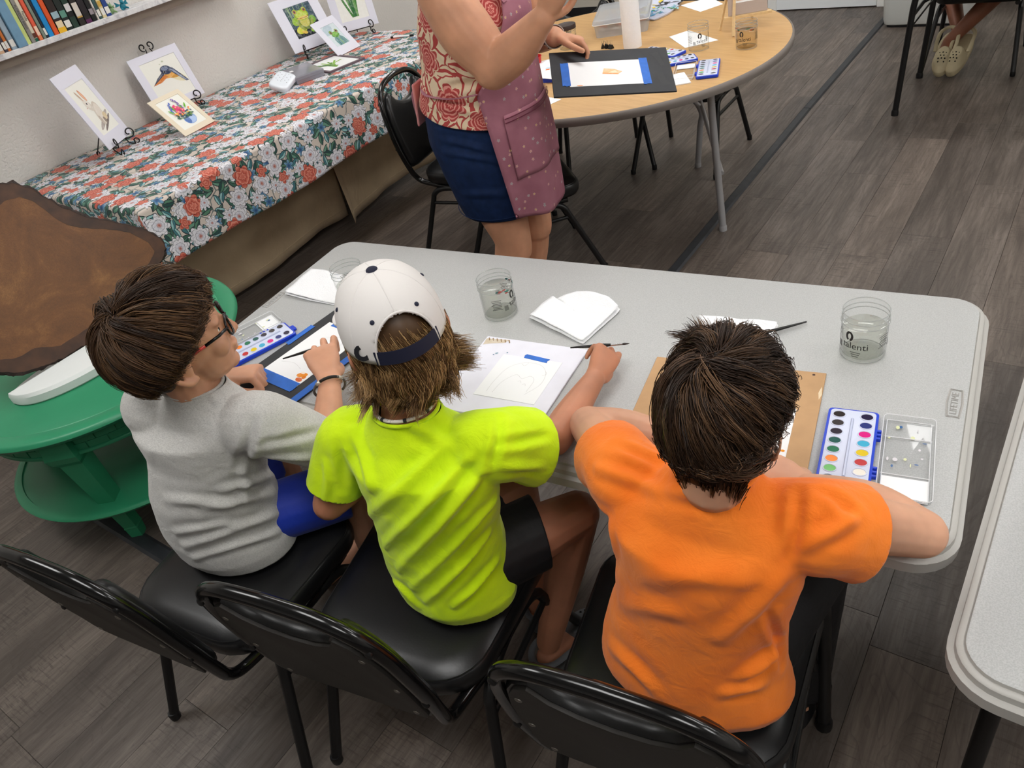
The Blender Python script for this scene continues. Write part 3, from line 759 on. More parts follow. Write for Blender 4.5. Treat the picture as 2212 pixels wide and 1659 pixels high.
def slab_mats():
    t = NT('tree_slice_face'); v = t.coord('Object')
    x, y, z = t.sep(v)
    nz = t.noise(v, 4.5, 6, .7, .8)
    cx = t.math('SUBTRACT', x, -.02); cy = t.math('SUBTRACT', y, .30)
    r = t.math('SQRT', t.math('ADD', t.math('MULTIPLY', cx, cx), t.math('MULTIPLY', cy, cy)))
    rw = t.math('ADD', r, t.math('MULTIPLY', nz, .22))
    ring = t.math('SINE', t.math('ADD', t.math('MULTIPLY', rw, 900), t.math('MULTIPLY', t.noise(v, 22, 3), 9))); fine = t.noise(v, 160, 4, .6)
    c = t.ramp(nz, [(.3, S(74, 42, 18)), (.5, S(112, 70, 34)), (.7, S(160, 112, 62))])
    c = t.mix(t.math('MULTIPLY', t.ramp(ring, [(.0, (1, 1, 1)), (.6, (0, 0, 0))]), .34), c, S(78, 46, 22))
    c = t.mix(t.math('MULTIPLY', fine, .25), c, S(160, 112, 64))
    t.set(col=c, rough=.42, spec=.45); t.bump(ring, .06, .001); a = t.m
    t = NT('sapwood_rim'); v = t.coord('Object'); c = t.ramp(t.noise(v, 14, 4), [(.3, S(46, 28, 18)), (.7, S(84, 52, 30))]); t.set(col=c, rough=.5); b = t.m
    t = NT('bark'); v = t.coord('Object'); n = t.noise(v, 40, 5, .7); t.set(col=t.ramp(n, [(.3, S(22, 14, 11)), (.7, S(54, 36, 28))]), rough=.7); t.bump(n, .8, .01); return a, b, t.m
m_a, m_b, m_c = slab_mats()
Rsl = np.array([ld, sup, snm]).T
so = thing('tree_slice', 'polished tree trunk slice with dark bark leaning on the green table', 'wood slice', (0, 0, 0))
so.matrix_world = Matrix([[*Rsl[0], face0[0]], [*Rsl[1], face0[1]], [*Rsl[2], face0[2]], [0, 0, 0, 1]])
inner = []
for i, p in enumerate(ol):
    wd = .038 + .045 * max(0, mnoise.noise(Vector((p[0] * 5, p[1] * 5, 9)))) + .012
    inner.append(rough(p + unit(cen - p) * wd, .006, 14))
edge = [rough(p, .006, 30) for p in ol]
mb = MB(); mb.rings([[(*p, 0) for p in inner], [(*(p * 1), -.05) for p in inner]]); mb.obj('face', m_a, so)
mb = MB(); mb.rings([[(*rough(p + unit(cen - p) * .007, .004, 50), .0) for p in edge], [(*p, .0005) for p in inner], [(*p, -.05) for p in inner], [(*(p + unit(cen - p) * .007), -.05) for p in edge]], closed=True); mb.obj('rim', m_b, so)
mb = MB(); mb.rings([[(*rough(p + unit(cen - p) * .008, .004, 50), z) for p in edge] if k == 0 else [(*rough(p, .007, 40 + 7 * k), z) for p in edge] for k, z in ((0, .001), (1, -.006), (2, -.020), (3, -.036), (4, -.048), (0, -.051))] , closed=False, cap0=False, cap1=False); mb.obj('bark', m_c, so)
# ================================================================== people
from mathutils.bvhtree import BVHTree
def loft(mb, rings, seg=24):
    """rings: (centre, half axis a, half axis b[, exponent])"""
    rs = []
    for q in rings:
        c, a, b = (np.array(k, float) for k in q[:3]); e = q[3] if len(q) > 3 else 2.0; r = []
        for k in range(seg):
            t = 2 * PI * k / seg; ct, st = math.cos(t), math.sin(t)
            r.append(c + a * math.copysign(abs(ct) ** (2 / e), ct) + b * math.copysign(abs(st) ** (2 / e), st))
        rs.append(r)
    mb.rings(rs)
def limb(mb, pts, rad, seg=14, n=5, capr=True):
    P = smooth_path(pts, n); R = [q[0] for q in smooth_path([(r, 0, 0) for r in rad], n)]
    if capr:
        d0 = unit(P[0] - P[1]); d1 = unit(P[-1] - P[-2])
        pre, prr, post, por = [], [], [], []
        for a in (75, 45, 20):
            pre.append(P[0] + d0 * R[0] * math.sin(math.radians(a))); prr.append(R[0] * math.cos(math.radians(a)))
        for a in (20, 45, 75):
            post.append(P[-1] + d1 * R[-1] * math.sin(math.radians(a))); por.append(R[-1] * math.cos(math.radians(a)))
        P = pre + P + post; R = prr + R + por
    mb.tube(P, R, seg)
def fuse(name, mb, voxel, smooth_it, mats, parent=None, off=(0, 0, 0), fac=.5):
    me = mb.mesh(name + '_raw'); bm = bmesh.new(); bm.from_mesh(me)
    bmesh.ops.recalc_face_normals(bm, faces=bm.faces); bm.to_mesh(me); bm.free()
    o = bpy.data.objects.new(name, me); col.objects.link(o)
    m = o.modifiers.new('r', 'REMESH'); m.mode = 'VOXEL'; m.voxel_size = voxel
    s = o.modifiers.new('s', 'SMOOTH'); s.factor = fac; s.iterations = smooth_it
    dg = bpy.context.evaluated_depsgraph_get()
    nm = bpy.data.meshes.new_from_object(o.evaluated_get(dg)); o.modifiers.clear(); o.data = nm; bpy.data.meshes.remove(me)
    nm.name = name; nm.materials.clear()
    for q in (mats if isinstance(mats, (list, tuple)) else [mats]): nm.materials.append(q)
    nm.polygons.foreach_set('use_smooth', [True] * len(nm.polygons))
    if any(off): nm.transform(Matrix.Translation([-float(k) for k in off]))
    if parent is not None: o.parent = parent
    return o
def verts(me):
    a = np.empty(len(me.vertices) * 3); me.vertices.foreach_get('co', a); return a.reshape(-1, 3)
def normals(me):
    a = np.empty(len(me.vertices) * 3); me.vertex_normals.foreach_get('vector', a); return a.reshape(-1, 3)
def setv(me, a): me.vertices.foreach_set('co', a.reshape(-1)); me.update()
def cut(o, cuts, off):
    bm = bmesh.new(); bm.from_mesh(o.data)
    for p, ax, rad in cuts:
        p = np.array(p) - off; ax = unit(ax)
        W_ = np.array([v.co for v in bm.verts]); d = W_ - p; h = d @ ax; rd = np.linalg.norm(d - h[:, None] * ax, axis=1)
        ok = (h > -.03) & (h < .2) & (rd < rad); bm.faces.ensure_lookup_table()
        F_ = [f for f in bm.faces if all(ok[v.index] for v in f.verts)]
        geom = list({e for f in F_ for e in f.verts}) + list({e for f in F_ for e in f.edges}) + F_
        bmesh.ops.bisect_plane(bm, geom=geom, plane_co=Vector(p), plane_no=Vector(ax), clear_outer=True); bm.verts.index_update()
    bm.to_mesh(o.data); bm.free()
def wrinkle(o, off, folds, fine=.0012, fs=9, seed=0):
    """folds: pixel line seen on the garment, width, height: a soft ridge pressed into the cloth"""
    me = o.data; V_ = verts(me); N_ = normals(me); W_ = V_ + off
    bvh = BVHTree.FromPolygons([tuple(q) for q in W_], [tuple(p.vertices) for p in me.polygons])
    D = np.zeros(len(V_)); folds = [(a, b, c_, d, w_ * .85, h_ * 1.5) for a, b, c_, d, w_, h_ in folds]
    for (x0, y0, x1, y1, wd, am) in folds:
        pts = []
        for k in np.linspace(0, 1, 7):
            bow = math.sin(k * PI) * 6
            h = bvh.ray_cast(Vector(CAM), Vector(ray(x0 + (x1 - x0) * k + bow, y0 + (y1 - y0) * k)))
            if h[0] is not None: pts.append(np.array(h[0]))
        if len(pts) < 2: continue
        best = np.full(len(V_), 9.0); tt = np.zeros(len(V_))
        for i in range(len(pts) - 1):
            a, b = pts[i], pts[i + 1]; d = b - a; L2 = d @ d + 1e-12
            t = np.clip(((W_ - a) @ d) / L2, 0, 1); dist = np.linalg.norm(W_ - (a + t[:, None] * d), axis=1)
            m = dist < best; best[m] = dist[m]; tt[m] = (i + t[m]) / (len(pts) - 1)
        g = np.exp(-(best / wd) ** 2) - .55 * np.exp(-((best - 1.7 * wd) / (wd)) ** 2)
        D += am * g * np.sin(np.clip(tt * .86 + .07, 0, 1) * PI) ** .7
    if fine:
        D += fine * (vnoise(W_ * fs * 1.6 + seed) + .5 * vnoise(W_ * fs * 3.7 + seed))
    setv(me, V_ + N_ * D[:, None])
def thicken(o, t=.0018):
    m = o.modifiers.new('cloth', 'SOLIDIFY'); m.thickness = t; m.offset = -1
def frame(f, up):
    f = unit(f); r = unit(np.cross(f, up)); u = np.cross(r, f); return f, r, u

def skin_mat(name, c):
    t = NT(name); v = t.coord('Object'); n = t.noise(v, 14, 3); n2 = t.noise(v, 160, 2)
    a = tuple(k * .86 for k in c[:3]) + (1,); b = tuple(min(1, k * 1.1) for k in c[:3]) + (1,)
    cc = t.ramp(n, [(.3, a), (.7, b)])
    t.set(col=cc, rough=.5, spec=.4, sss=.12); t.bump(n2, .12, .001); return t.m
SK1 = skin_mat('skin_light_tan', S(206, 152, 122)); SK2 = skin_mat('skin_tan', S(188, 128, 98)); SK3 = skin_mat('skin_fair', S(212, 160, 130)); SK4 = skin_mat('skin_sun_tan', S(204, 148, 116)); SK5 = skin_mat('skin_brown_tan', S(150, 96, 72))

def head(mb, c, f, up, s, ears=.72):
    f, r, u = frame(f, up); c = np.array(c, float)
    H = lambda x, y, z: c + (r * x + f * y + u * z) * s
    Rm = np.array([r, f, u]).T
    E = lambda x, y, z, a, b, d: mb.ell(H(x, y, z), (a * s, b * s, d * s), Rm, 20, 14)
    E(0, -.010, .030, .074, .094, .084); E(0, .012, .01, .069, .078, .085)
    E(0, .030, -.035, .056, .058, .072); E(0, .034, -.070, .047, .045, .034); E(0, .062, -.085, .024, .020, .018)
    E(0, .062, .025, .052, .032, .035)                       # forehead
    limb(mb, [H(0, .088, .012), H(0, .098, -.012), H(0, .103, -.027)], [.007 * s, .0085 * s, .0095 * s], 10, 3)
    for q in (-1, 1):
        E(q * .010, .096, -.029, .008, .009, .007); E(q * .034, .060, -.028, .024, .024, .024); E(q * .028, .078, .018, .020, .012, .008)
        if ears:
            E(q * .072, -.014, -.018, .010 * ears, .017 * ears, .030 * ears)
            q0_ = V(.070, -.014, -.018); He = lambda x, y, z: H(*( V(q, 1, 1) * (q0_ + (V(abs(x), y, z) - q0_) * ears)))
            limb(mb, [He(q * .073, .006, -.006), He(q * .083, .003, .014), He(q * .093, -.016, .022), He(q * .100, -.034, .006), He(q * .097, -.033, -.018), He(q * .086, -.016, -.044), He(q * .075, -.003, -.046)], [.0055 * s * ears] * 5 + [.0075 * s * ears, .007 * s * ears], 8, 4)
    E(0, .087, -.053, .021, .008, .0055); E(0, .084, -.063, .018, .008, .006)
    return H, Rm
def add_eyes(H, Rm, s, parent, off):
    for q in (-1, 1):
        mb = MB(); mb.ell(np.array(H(q * .028, .0700, .0)) - off, (.0105 * s,) * 3, Rm, 16, 10); e = mb.obj('eye', mat('eye_white', S(228, 224, 218), .2), parent, 180)
        mb = MB(); mb.ell(np.array(H(q * .028, .0785, .0)) - off, (.0055 * s, .0030 * s, .0055 * s), Rm, 12, 8); mb.obj('iris', mat('iris_brown', S(58, 40, 28), .2), e, 180)
def hand(mb, wrist, d, n, s, side, curl, spread=.0, thumb=None, wr=.02):
    """palm and five fingers; d: towards the fingertips, n: back of the hand, side: +1 if the thumb lies towards d x n"""
    d = unit(d); n = unit(np.array(n) - d * (np.array(n) @ d)); l = np.cross(d, n) * side; W = np.array(wrist, float)
    loft(mb, [(W - d * .01 * s, l * wr * s, n * wr * .8 * s, 2.2), (W + d * .02 * s, l * .026 * s, n * .0165 * s, 2.4), (W + d * .05 * s, l * .035 * s, n * .0155 * s, 2.6), (W + d * .078 * s, l * .037 * s, n * .0135 * s, 2.6), (W + d * .088 * s, l * .034 * s, n * .009 * s, 2.4)], 18)
    for i, (lo, ln) in enumerate(((.028, .92), (.0095, 1.0), (-.0095, .95), (-.028, .78))):
        b = W + d * (.080 - .005 * abs(i - 1)) * s + l * lo * s; cu = curl[i]; dd = d + l * lo * spread * 20; dd = unit(dd); pts = [b - dd * .012 * s, b]; a = 0; p = b
        for k, (seg, ca) in enumerate(((.037, cu[0]), (.025, cu[1]), (.019, cu[2]))):
            a += math.radians(ca); q = dd * math.cos(a) - n * math.sin(a); p = p + q * seg * ln * s; pts.append(p)
        limb(mb, pts, [.0078 * s, .0082 * s, .0076 * s, .0070 * s, .0058 * s], 10, 3)
    th = thumb or ((.6, .55, -.55), (.8, .1, -.6), (.9, -.2, -.4))
    b = W + d * .018 * s + l * .022 * s - n * .004 * s; pts = [b - l * .012 * s, b]; p = b
    for (x, y, z), seg in zip(th, (.036, .030, .024)):
        p = p + unit(d * x + l * y + n * z) * seg * s; pts.append(p)
    limb(mb, pts, [.013 * s, .0125 * s, .0105 * s, .0098 * s, .0078 * s], 10, 3)

def hair_mat(name, base, tip):
    t = NT(name); a = t.node('ShaderNodeVertexColor'); a.layer_name = 'Col'
    v = t.coord('Object'); n = t.noise(v, 60, 3)
    c = t.mix(t.math('MULTIPLY', n, .35), a.outputs[0], base)
    t.set(col=c, rough=.42, spec=.35); return t.m
def strands(name, guides, parent, off, m, cols, child=22, spread=.006, wid=.0011, seed=0, clump=.65):
    """guides: list of point lists; each becomes a lock of thin tapered strands"""
    R = np.random.RandomState(seed); G = np.array(guides); ng, n, _ = G.shape
    base = np.array([c[:3] for c in cols])[R.randint(len(cols), size=ng)] * R.uniform(.75, 1.2, (ng, 1))
    G = np.repeat(G, child, 0); N = len(G); cc = np.repeat(base, child, 0) * R.uniform(.8, 1.25, (N, 1))
    o0 = R.normal(size=(N, 1, 3)) * spread; ph = R.uniform(0, 6, (N, 1)); am = R.uniform(0, .0007, (N, 1, 1)); ln = R.uniform(.78, 1.05, (N, 1))
    t = np.linspace(0, 1, n)[None] * ln; j = np.clip((t * (n - 1)).astype(int), 0, n - 2); f_ = (t * (n - 1) - j)[..., None]; ii = np.arange(N)[:, None]
    P = G[ii, j] * (1 - f_) + G[ii, j + 1] * f_ + o0 * (1 - clump * np.minimum(t, 1)[..., None] ** .8)
    P = P + np.stack([np.sin(ph + t * 5), np.cos(ph + t * 4), np.sin(ph * 2 + t * 6)], -1) * am
    D = np.empty_like(P); D[:, 1:-1] = P[:, 2:] - P[:, :-2]; D[:, 0] = P[:, 1] - P[:, 0]; D[:, -1] = P[:, -1] - P[:, -2]
    nrm = lambda x: x / (np.linalg.norm(x, axis=-1, keepdims=True) + 1e-9)
    D = nrm(D); A = nrm(np.cross(D, o0 + 1e-4)); B = np.cross(D, A); w_ = (wid * (1 - .75 * np.linspace(0, 1, n) ** 2))[None, :, None]
    vs = np.stack([P + (A * math.cos(2 * PI * q / 3) + B * math.sin(2 * PI * q / 3)) * w_ for q in range(3)], 2) - np.array(off)
    idx = np.arange(N * n * 3).reshape(N, n, 3); nx = np.roll(idx, -1, 2)
    fs = np.stack([idx[:, :-1], nx[:, :-1], nx[:, 1:], idx[:, 1:]], -1).reshape(-1, 4)
    me = bpy.data.meshes.new(name); me.vertices.add(N * n * 3); me.vertices.foreach_set('co', vs.reshape(-1))
    me.loops.add(fs.size); me.loops.foreach_set('vertex_index', fs.reshape(-1)); me.polygons.add(len(fs)); me.polygons.foreach_set('loop_start', np.arange(0, fs.size, 4))
    me.polygons.foreach_set('use_smooth', np.ones(len(fs), bool)); me.update(calc_edges=True); me.materials.append(m)
    o = bpy.data.objects.new(name, me); col.objects.link(o); o.parent = parent
    ca = me.color_attributes.new('Col', 'FLOAT_COLOR', 'POINT')
    cl = np.clip(np.repeat(cc, n * 3, 0), 0, 1); ca.data.foreach_set('color', np.c_[cl, np.ones(len(cl))].ravel())
    o['kind'] = 'stuff'
    return o
_perm = np.random.RandomState(5).uniform(-1, 1, 4096)
def vnoise(P):
    """smooth value noise, vectorised"""
    I = np.floor(P).astype(int); F = P - I; F = F * F * (3 - 2 * F); out = 0
    for dx in (0, 1):
        for dy in (0, 1):
            for dz in (0, 1):
                h = ((I[:, 0] + dx) * 374761 + (I[:, 1] + dy) * 668265 + (I[:, 2] + dz) * 96321) % 4096
                out = out + _perm[h] * (F[:, 0] if dx else 1 - F[:, 0]) * (F[:, 1] if dy else 1 - F[:, 1]) * (F[:, 2] if dz else 1 - F[:, 2])
    return out
def shell_color(o, c):
    ca = o.data.color_attributes.new('Col', 'FLOAT_COLOR', 'POINT')
    ca.data.foreach_set('color', np.tile(np.array([*c[:3], 1.]), len(o.data.vertices)))

def scalp_guides(H, n, whorl, length, seed, keep, lift=.012, drop=.5, vol=(.084, .106, .098), ctr=(0, -.008, .028), steps=9, swirl=.25, wild=.0, len_fn=None):
    """locks that grow away from the whorl over an ellipsoid scalp and fall"""
    R = random.Random(seed); out = []; wl = unit(whorl); vol = np.array(vol); ctr = np.array(ctr)
    k = 0
    while len(out) < n and k < n * 40:
        k += 1
        z = R.uniform(-1, 1); a = R.uniform(0, 2 * PI); q = np.array([math.sqrt(1 - z * z) * math.cos(a), math.sqrt(1 - z * z) * math.sin(a), z])
        if not keep(q): continue
        L = (len_fn(q) if len_fn else length) * R.uniform(.85, 1.12); p = q.copy(); h = R.uniform(.0, .012); pts = []
        for i in range(steps):
            w_ = vol * (.94 + .10 * min(1, i / 2.5)) + h + lift * min(1, i / (steps * .5))
            pts.append(H(*(ctr + p * w_)))
            away = p - wl * (p @ wl); away = unit(away - p * (away @ p)) if np.linalg.norm(away) > .03 else unit(np.cross(p, (R.random(), R.random(), R.random())))
            dn = np.array([0, 0, -1.0]); dn = dn - p * (dn @ p)
            sw = np.cross(p, away)
            t_ = unit(away * (1 - drop * .5) + dn * drop + sw * swirl + np.array([R.gauss(0, 1), R.gauss(0, 1), R.gauss(0, 1)]) * (.10 + wild))
            p = p + t_ * (L / steps) / vol.mean()
            nn = np.linalg.norm(p); p = p / nn if p[2] > -.42 else p / (nn * (1 + .04 * 0)) 
        out.append(pts)
    return out

# ---------------------------------------------------------------- boy in the grey shirt
def boy_grey():
    base = V(.36, -.22, 0)
    t = thing('person', 'boy in a heather grey shirt with brown hair and red-black glasses looking aside', 'person', base)
    J = dict(pel=V(.325, -.205, .535), wst=V(.338, -.212, .66), chs=V(.372, -.192, .80), nck=V(.412, -.172, .900), hd=V(.438, -.165, 1.036))
    sl, sr = V(.255, -.195, .862), V(.568, -.158, .850)
    fb, rb, _ = frame((-.08, 1, 0), (0, 0, 1))
    er, wr, = V(.640, -.085, .745), at(713, 822, .80)
    el, wl = V(.145, -.075, .775), V(.235, .005, .776)
    s = 1.03
    mb = MB()
    H, Rm = head(mb, J['hd'], (.54, .84, .12), (.03, 0, 1), s, 1.0)
    limb(mb, [H(0, -.025, -.05), H(0, -.030, -.09), J['nck'] + fb * .01, J['chs'] + fb * .0], [.052, .049, .055, .07], 16)
    loft(mb, [(J['pel'] - V(0, 0, .06), rb * .12, fb * .09), (J['pel'], rb * .135, fb * .10), (J['wst'], rb * .115, fb * .085), (J['chs'], rb * .135, fb * .09), (J['nck'] - V(0, 0, .045), rb * .12, fb * .065), (J['nck'], rb * .05, fb * .05)])
    limb(mb, [sr - V(.03, 0, 0), sr, (sr + er) / 2, er], [.045, .045, .040, .036])
    limb(mb, [er, er * .6 + wr * .4, wr], [.036, .034, .0235])
    limb(mb, [sl + V(.03, 0, 0), sl, (sl + el) / 2, el], [.045, .045, .040, .036]); limb(mb, [el, el * .5 + wl * .5, wl], [.036, .033, .024])
    dR = at(682, 728, .85) - wr
    hand(mb, wr, dR, V(.62, -.55, .62), 1.10, 1, [(12, 70, 40), (20, 75, 40), (28, 75, 40), (34, 70, 40)], .35, wr=.025, thumb=((.8, .1, -.7), (.8, -.4, -.5), (.7, -.6, -.2)))
    dL = V(.315, .048, .775) - wl
    hand(mb, wl, dL, V(.1, .25, 1), 1.05, -1 * -1, [(62, 85, 50)] * 4, .1, wr=.025, thumb=((.75, .5, -.5), (.9, -.1, -.35), (.9, -.3, -.1)))
    for q, kn in ((-1, V(.25, .02, .50)), (1, V(.55, -.0, .50))):
        hip = J['pel'] + rb * .075 * q; an = V(kn[0] - .02 * q, kn[1] - .02, .08)
        limb(mb, [hip, (hip + kn) / 2, kn], [.075, .066, .052]); limb(mb, [kn, kn * .6 + an * .4, an], [.050, .047, .031])
        limb(mb, [an + V(0, -.02, -.04), an + V(.0, .05, -.05), an + V(.0, .12, -.058)], [.03, .032, .022])
    body = fuse('body', mb, .0035, 3, SK1, t, base)
    add_eyes(H, Rm, s, t, base)
    # shirt
    mb = MB()
    loft(mb, [(J['pel'] + V(.02, -.010, -.075), rb * .152, fb * .115), (J['pel'] + V(.008, -.012, -.035), rb * .166, fb * .130), (J['pel'] + V(0, -.01, .02), rb * .168, fb * .132), (J['wst'], rb * .158, fb * .120), (J['chs'] - V(0, 0, .04), rb * .150, fb * .108), (J['chs'] + V(0, 0, .03), rb * .158, fb * .100), (J['nck'] - V(0, .0, .040), rb * .14, fb * .082), (J['nck'] - V(0, 0, .002), rb * .088, fb * .070), (J['nck'] + V(.004, .004, .022), rb * .066, fb * .062), (J['nck'] + V(.004, .004, .045), rb * .060, fb * .058)], 32)
    cr_ = sr + (er - sr) * .86; clf = sl + (el - sl) * .86
    limb(mb, [sr - rb * .06 + V(0, 0, -.02), sr + V(-.008, 0, -.008), (sr + cr_) / 2 - V(0, 0, .004), cr_ - V(0, 0, .010), cr_ + unit(er - sr) * .03 - V(0, 0, .012)], [.066, .070, .064, .057, .056], 18, 5, False)
    limb(mb, [sl + rb * .06 + V(0, 0, -.02), sl + V(.008, 0, -.008), (sl + clf) / 2, clf, clf + unit(el - sl) * .03], [.066, .068, .064, .064, .064], 18, 5, False)
    t_ = NT('heather_grey_jersey'); v = t_.coord('Object', (1, 1, 3)); n = t_.noise(v, 260, 3, .7); n2 = t_.noise(v, 18, 2)
    t_.set(col=t_.mix(t_.math('MULTIPLY', n2, .25), t_.ramp(n, [(.33, S(172, 172, 170)), (.5, S(196, 195, 192)), (.7, S(208, 207, 204))]), S(186, 180, 168)), rough=.9, spec=.15, sheen=.2); t_.bump(t_.math('ADD', t_.math('MULTIPLY', t_.noise(v, 340, 2), .12), t_.noise(t_.coord('Object'), 26, 4, .6, 1.2)), .45, .006)
    sh = fuse('shirt', mb, .0055, 4, t_.m, t, base)
    ax = unit(er - sr)
    cut(sh, [(cr_, ax, .11), (clf, unit(el - sl), .11), (J['nck'] + V(.003, .003, .030), (.1, .15, 1), .09), (J['pel'] - V(0, 0, .068), (0, 0, -1), .3)], base)
    mb = MB(); mb.tube([J['nck'] + V(.003, .003, .028) + rb * .0605 * math.cos(a) + fb * .0580 * math.sin(a) + V(0, 0, -.009 * math.sin(a) - .006 * math.cos(a)) - base for a in np.linspace(0, 2 * PI, 48, endpoint=False)], .004, 8, closed=True); mb.obj('collar', t_.m, sh, 180)
    wrinkle(sh, base, [(545, 905, 515, 1010, .012, -.006), (520, 1000, 530, 1080, .012, .004), (400, 1180, 600, 1110, .013, .006), (420, 1205, 600, 1150, .010, .005), (440, 1100, 620, 1060, .014, .005), (480, 1060, 640, 1010, .013, .005), (380, 1150, 520, 1130, .012, .005), (560, 960, 690, 930, .010, -.004), (580, 990, 680, 990, .010, .004), (420, 830, 470, 870, .008, .003), (360, 1080, 500, 1090, .014, .004)], .0022, 9, 1)
    thicken(sh)
    # blue shorts
    mb = MB()
    loft(mb, [(J['pel'] + V(0, .01, -.065), rb * .135, fb * .10), (J['pel'] + V(0, .01, -.01), rb * .135, fb * .10), (J['pel'] + V(0, 0, .06), rb * .135, fb * .10)], 24)
    for q, kn in ((-1, V(.25, .02, .50)), (1, V(.56, -.0, .505))):
        hip = J['pel'] + rb * .078 * q; limb(mb, [hip, hip * .5 + kn * .5, hip * .12 + kn * .88], [.072, .074, .073], 16, 5, False)
    so_ = fuse('shorts', mb, .006, 4, mat('royal_blue_shorts', S(20, 52, 168), .6, sheen=.1, bump=.2, bscale=30, bdist=.01), t, base); thicken(so_)
    # hair
    hm = hair_mat('brown_hair', S(50, 32, 20), None)
    def keep(q):
        x, y, z = q
        return z > .55 - .0 * y or (y < .35 and z > -.32 and not (abs(x) > .72 and y > -.1 and z < .05)) or (y >= .35 and z > .35)
    mb = MB(); mb.ell(H(0, -.010, .036), (.078 * s, .099 * s, .088 * s), Rm, 24, 16); mb.ell(H(0, -.055, -.025), (.058 * s, .045 * s, .055 * s), Rm, 18, 12)
    hb = fuse('hair', mb, .006, 5, hm, t, base); shell_color(hb, S(40, 25, 16))
    g = scalp_guides(H, 520, (.15, -.55, .85), .15, 11, keep, .014, .42, (.080 * s, .102 * s, .092 * s), (0, -.010, .032), 10, .35, .0, lambda q: (.085 if abs(q[0]) > .55 else .16) if q[1] > -.25 else .15)
    strands('hair_strands', g, hb, base, hm, [S(62, 42, 27), S(86, 60, 38), S(44, 28, 18), S(112, 82, 54)], 26, .0050, .0008, 3, .40)
    # glasses
    gl = thing('glasses', 'glasses', 'glasses'); del gl['label']; del gl['category']; gl.parent = t
    gl.name = 'glasses'
    for q in (-1, 1):
        c_ = [H(q * .031 + .023 * math.copysign(abs(math.cos(a)) ** .7, math.cos(a)), .1005 - .006 * abs(math.cos(a)) * (1 if q * math.cos(a) > 0 else 0), .0 + .017 * math.copysign(abs(math.sin(a)) ** .7, math.sin(a))) - base for a in np.linspace(0, 2 * PI, 24, endpoint=False)]
        mb = MB(); mb.tube(c_, .0027, 6, closed=True); mb.obj('rim', mat('black_acetate', S(16, 14, 14), .25), gl, 180)
        mb = MB(); mb.poly(c_); mb.obj('lens', clear('lens_glass', (.97, .97, .97, 1), 1.5), gl)
        mb = MB(); mb.tube([H(q * .054, .096, .006) - base, H(q * .070, .075, .007) - base, H(q * .077, .045, .006) - base], .0032, 6); tp = mb.obj('temple', mat('black_acetate', (0, 0, 0)), gl, 180)
        mb = MB(); mb.tube([H(q * .077, .045, .006) - base, H(q * .081, .01, .004) - base, H(q * .082, -.012, -.004) - base, H(q * .081, -.03, -.02) - base], .0032, 6); mb.obj('temple_tip', mat('red_acetate', S(196, 48, 32), .3), tp, 180)
    mb = MB(); mb.tube([H(-.009, .1005, .006) - base, H(0, .104, .008) - base, H(.009, .1005, .006) - base], .0018, 6); mb.obj('bridge', MATS['black_acetate'], gl, 180)
    # cord bracelet on the right wrist
    f_, r_, u_ = frame(unit(wr - er), (0, 0, 1)); bc = wr - f_ * .018
    mb = MB(); ring = [bc + (r_ * math.cos(a) + u_ * math.sin(a)) * .034 + f_ * .012 * math.cos(a) - base for a in np.linspace(0, 2 * PI, 40, endpoint=False)]
    mb.tube(ring, .0032, 6, closed=True); br = mb.obj('bracelet', mat('grey_cord', S(92, 90, 88), .6), t, 180)
    for k in (3, 13, 23, 33):
        mb = MB(); mb.tube([ring[k - 1], ring[k], ring[k + 1]], .0042, 8); mb.obj('bead', mat('silver_bead', S(210, 205, 195), .3, .6), br, 180)
    for k in (5, 25):
        mb = MB(); mb.tube([ring[(k + i) % 40] for i in range(8)], .0037, 8); mb.obj('cord_wrap', mat('black_cord', S(24, 20, 18), .6), br, 180)
    return t, H
boy_grey()

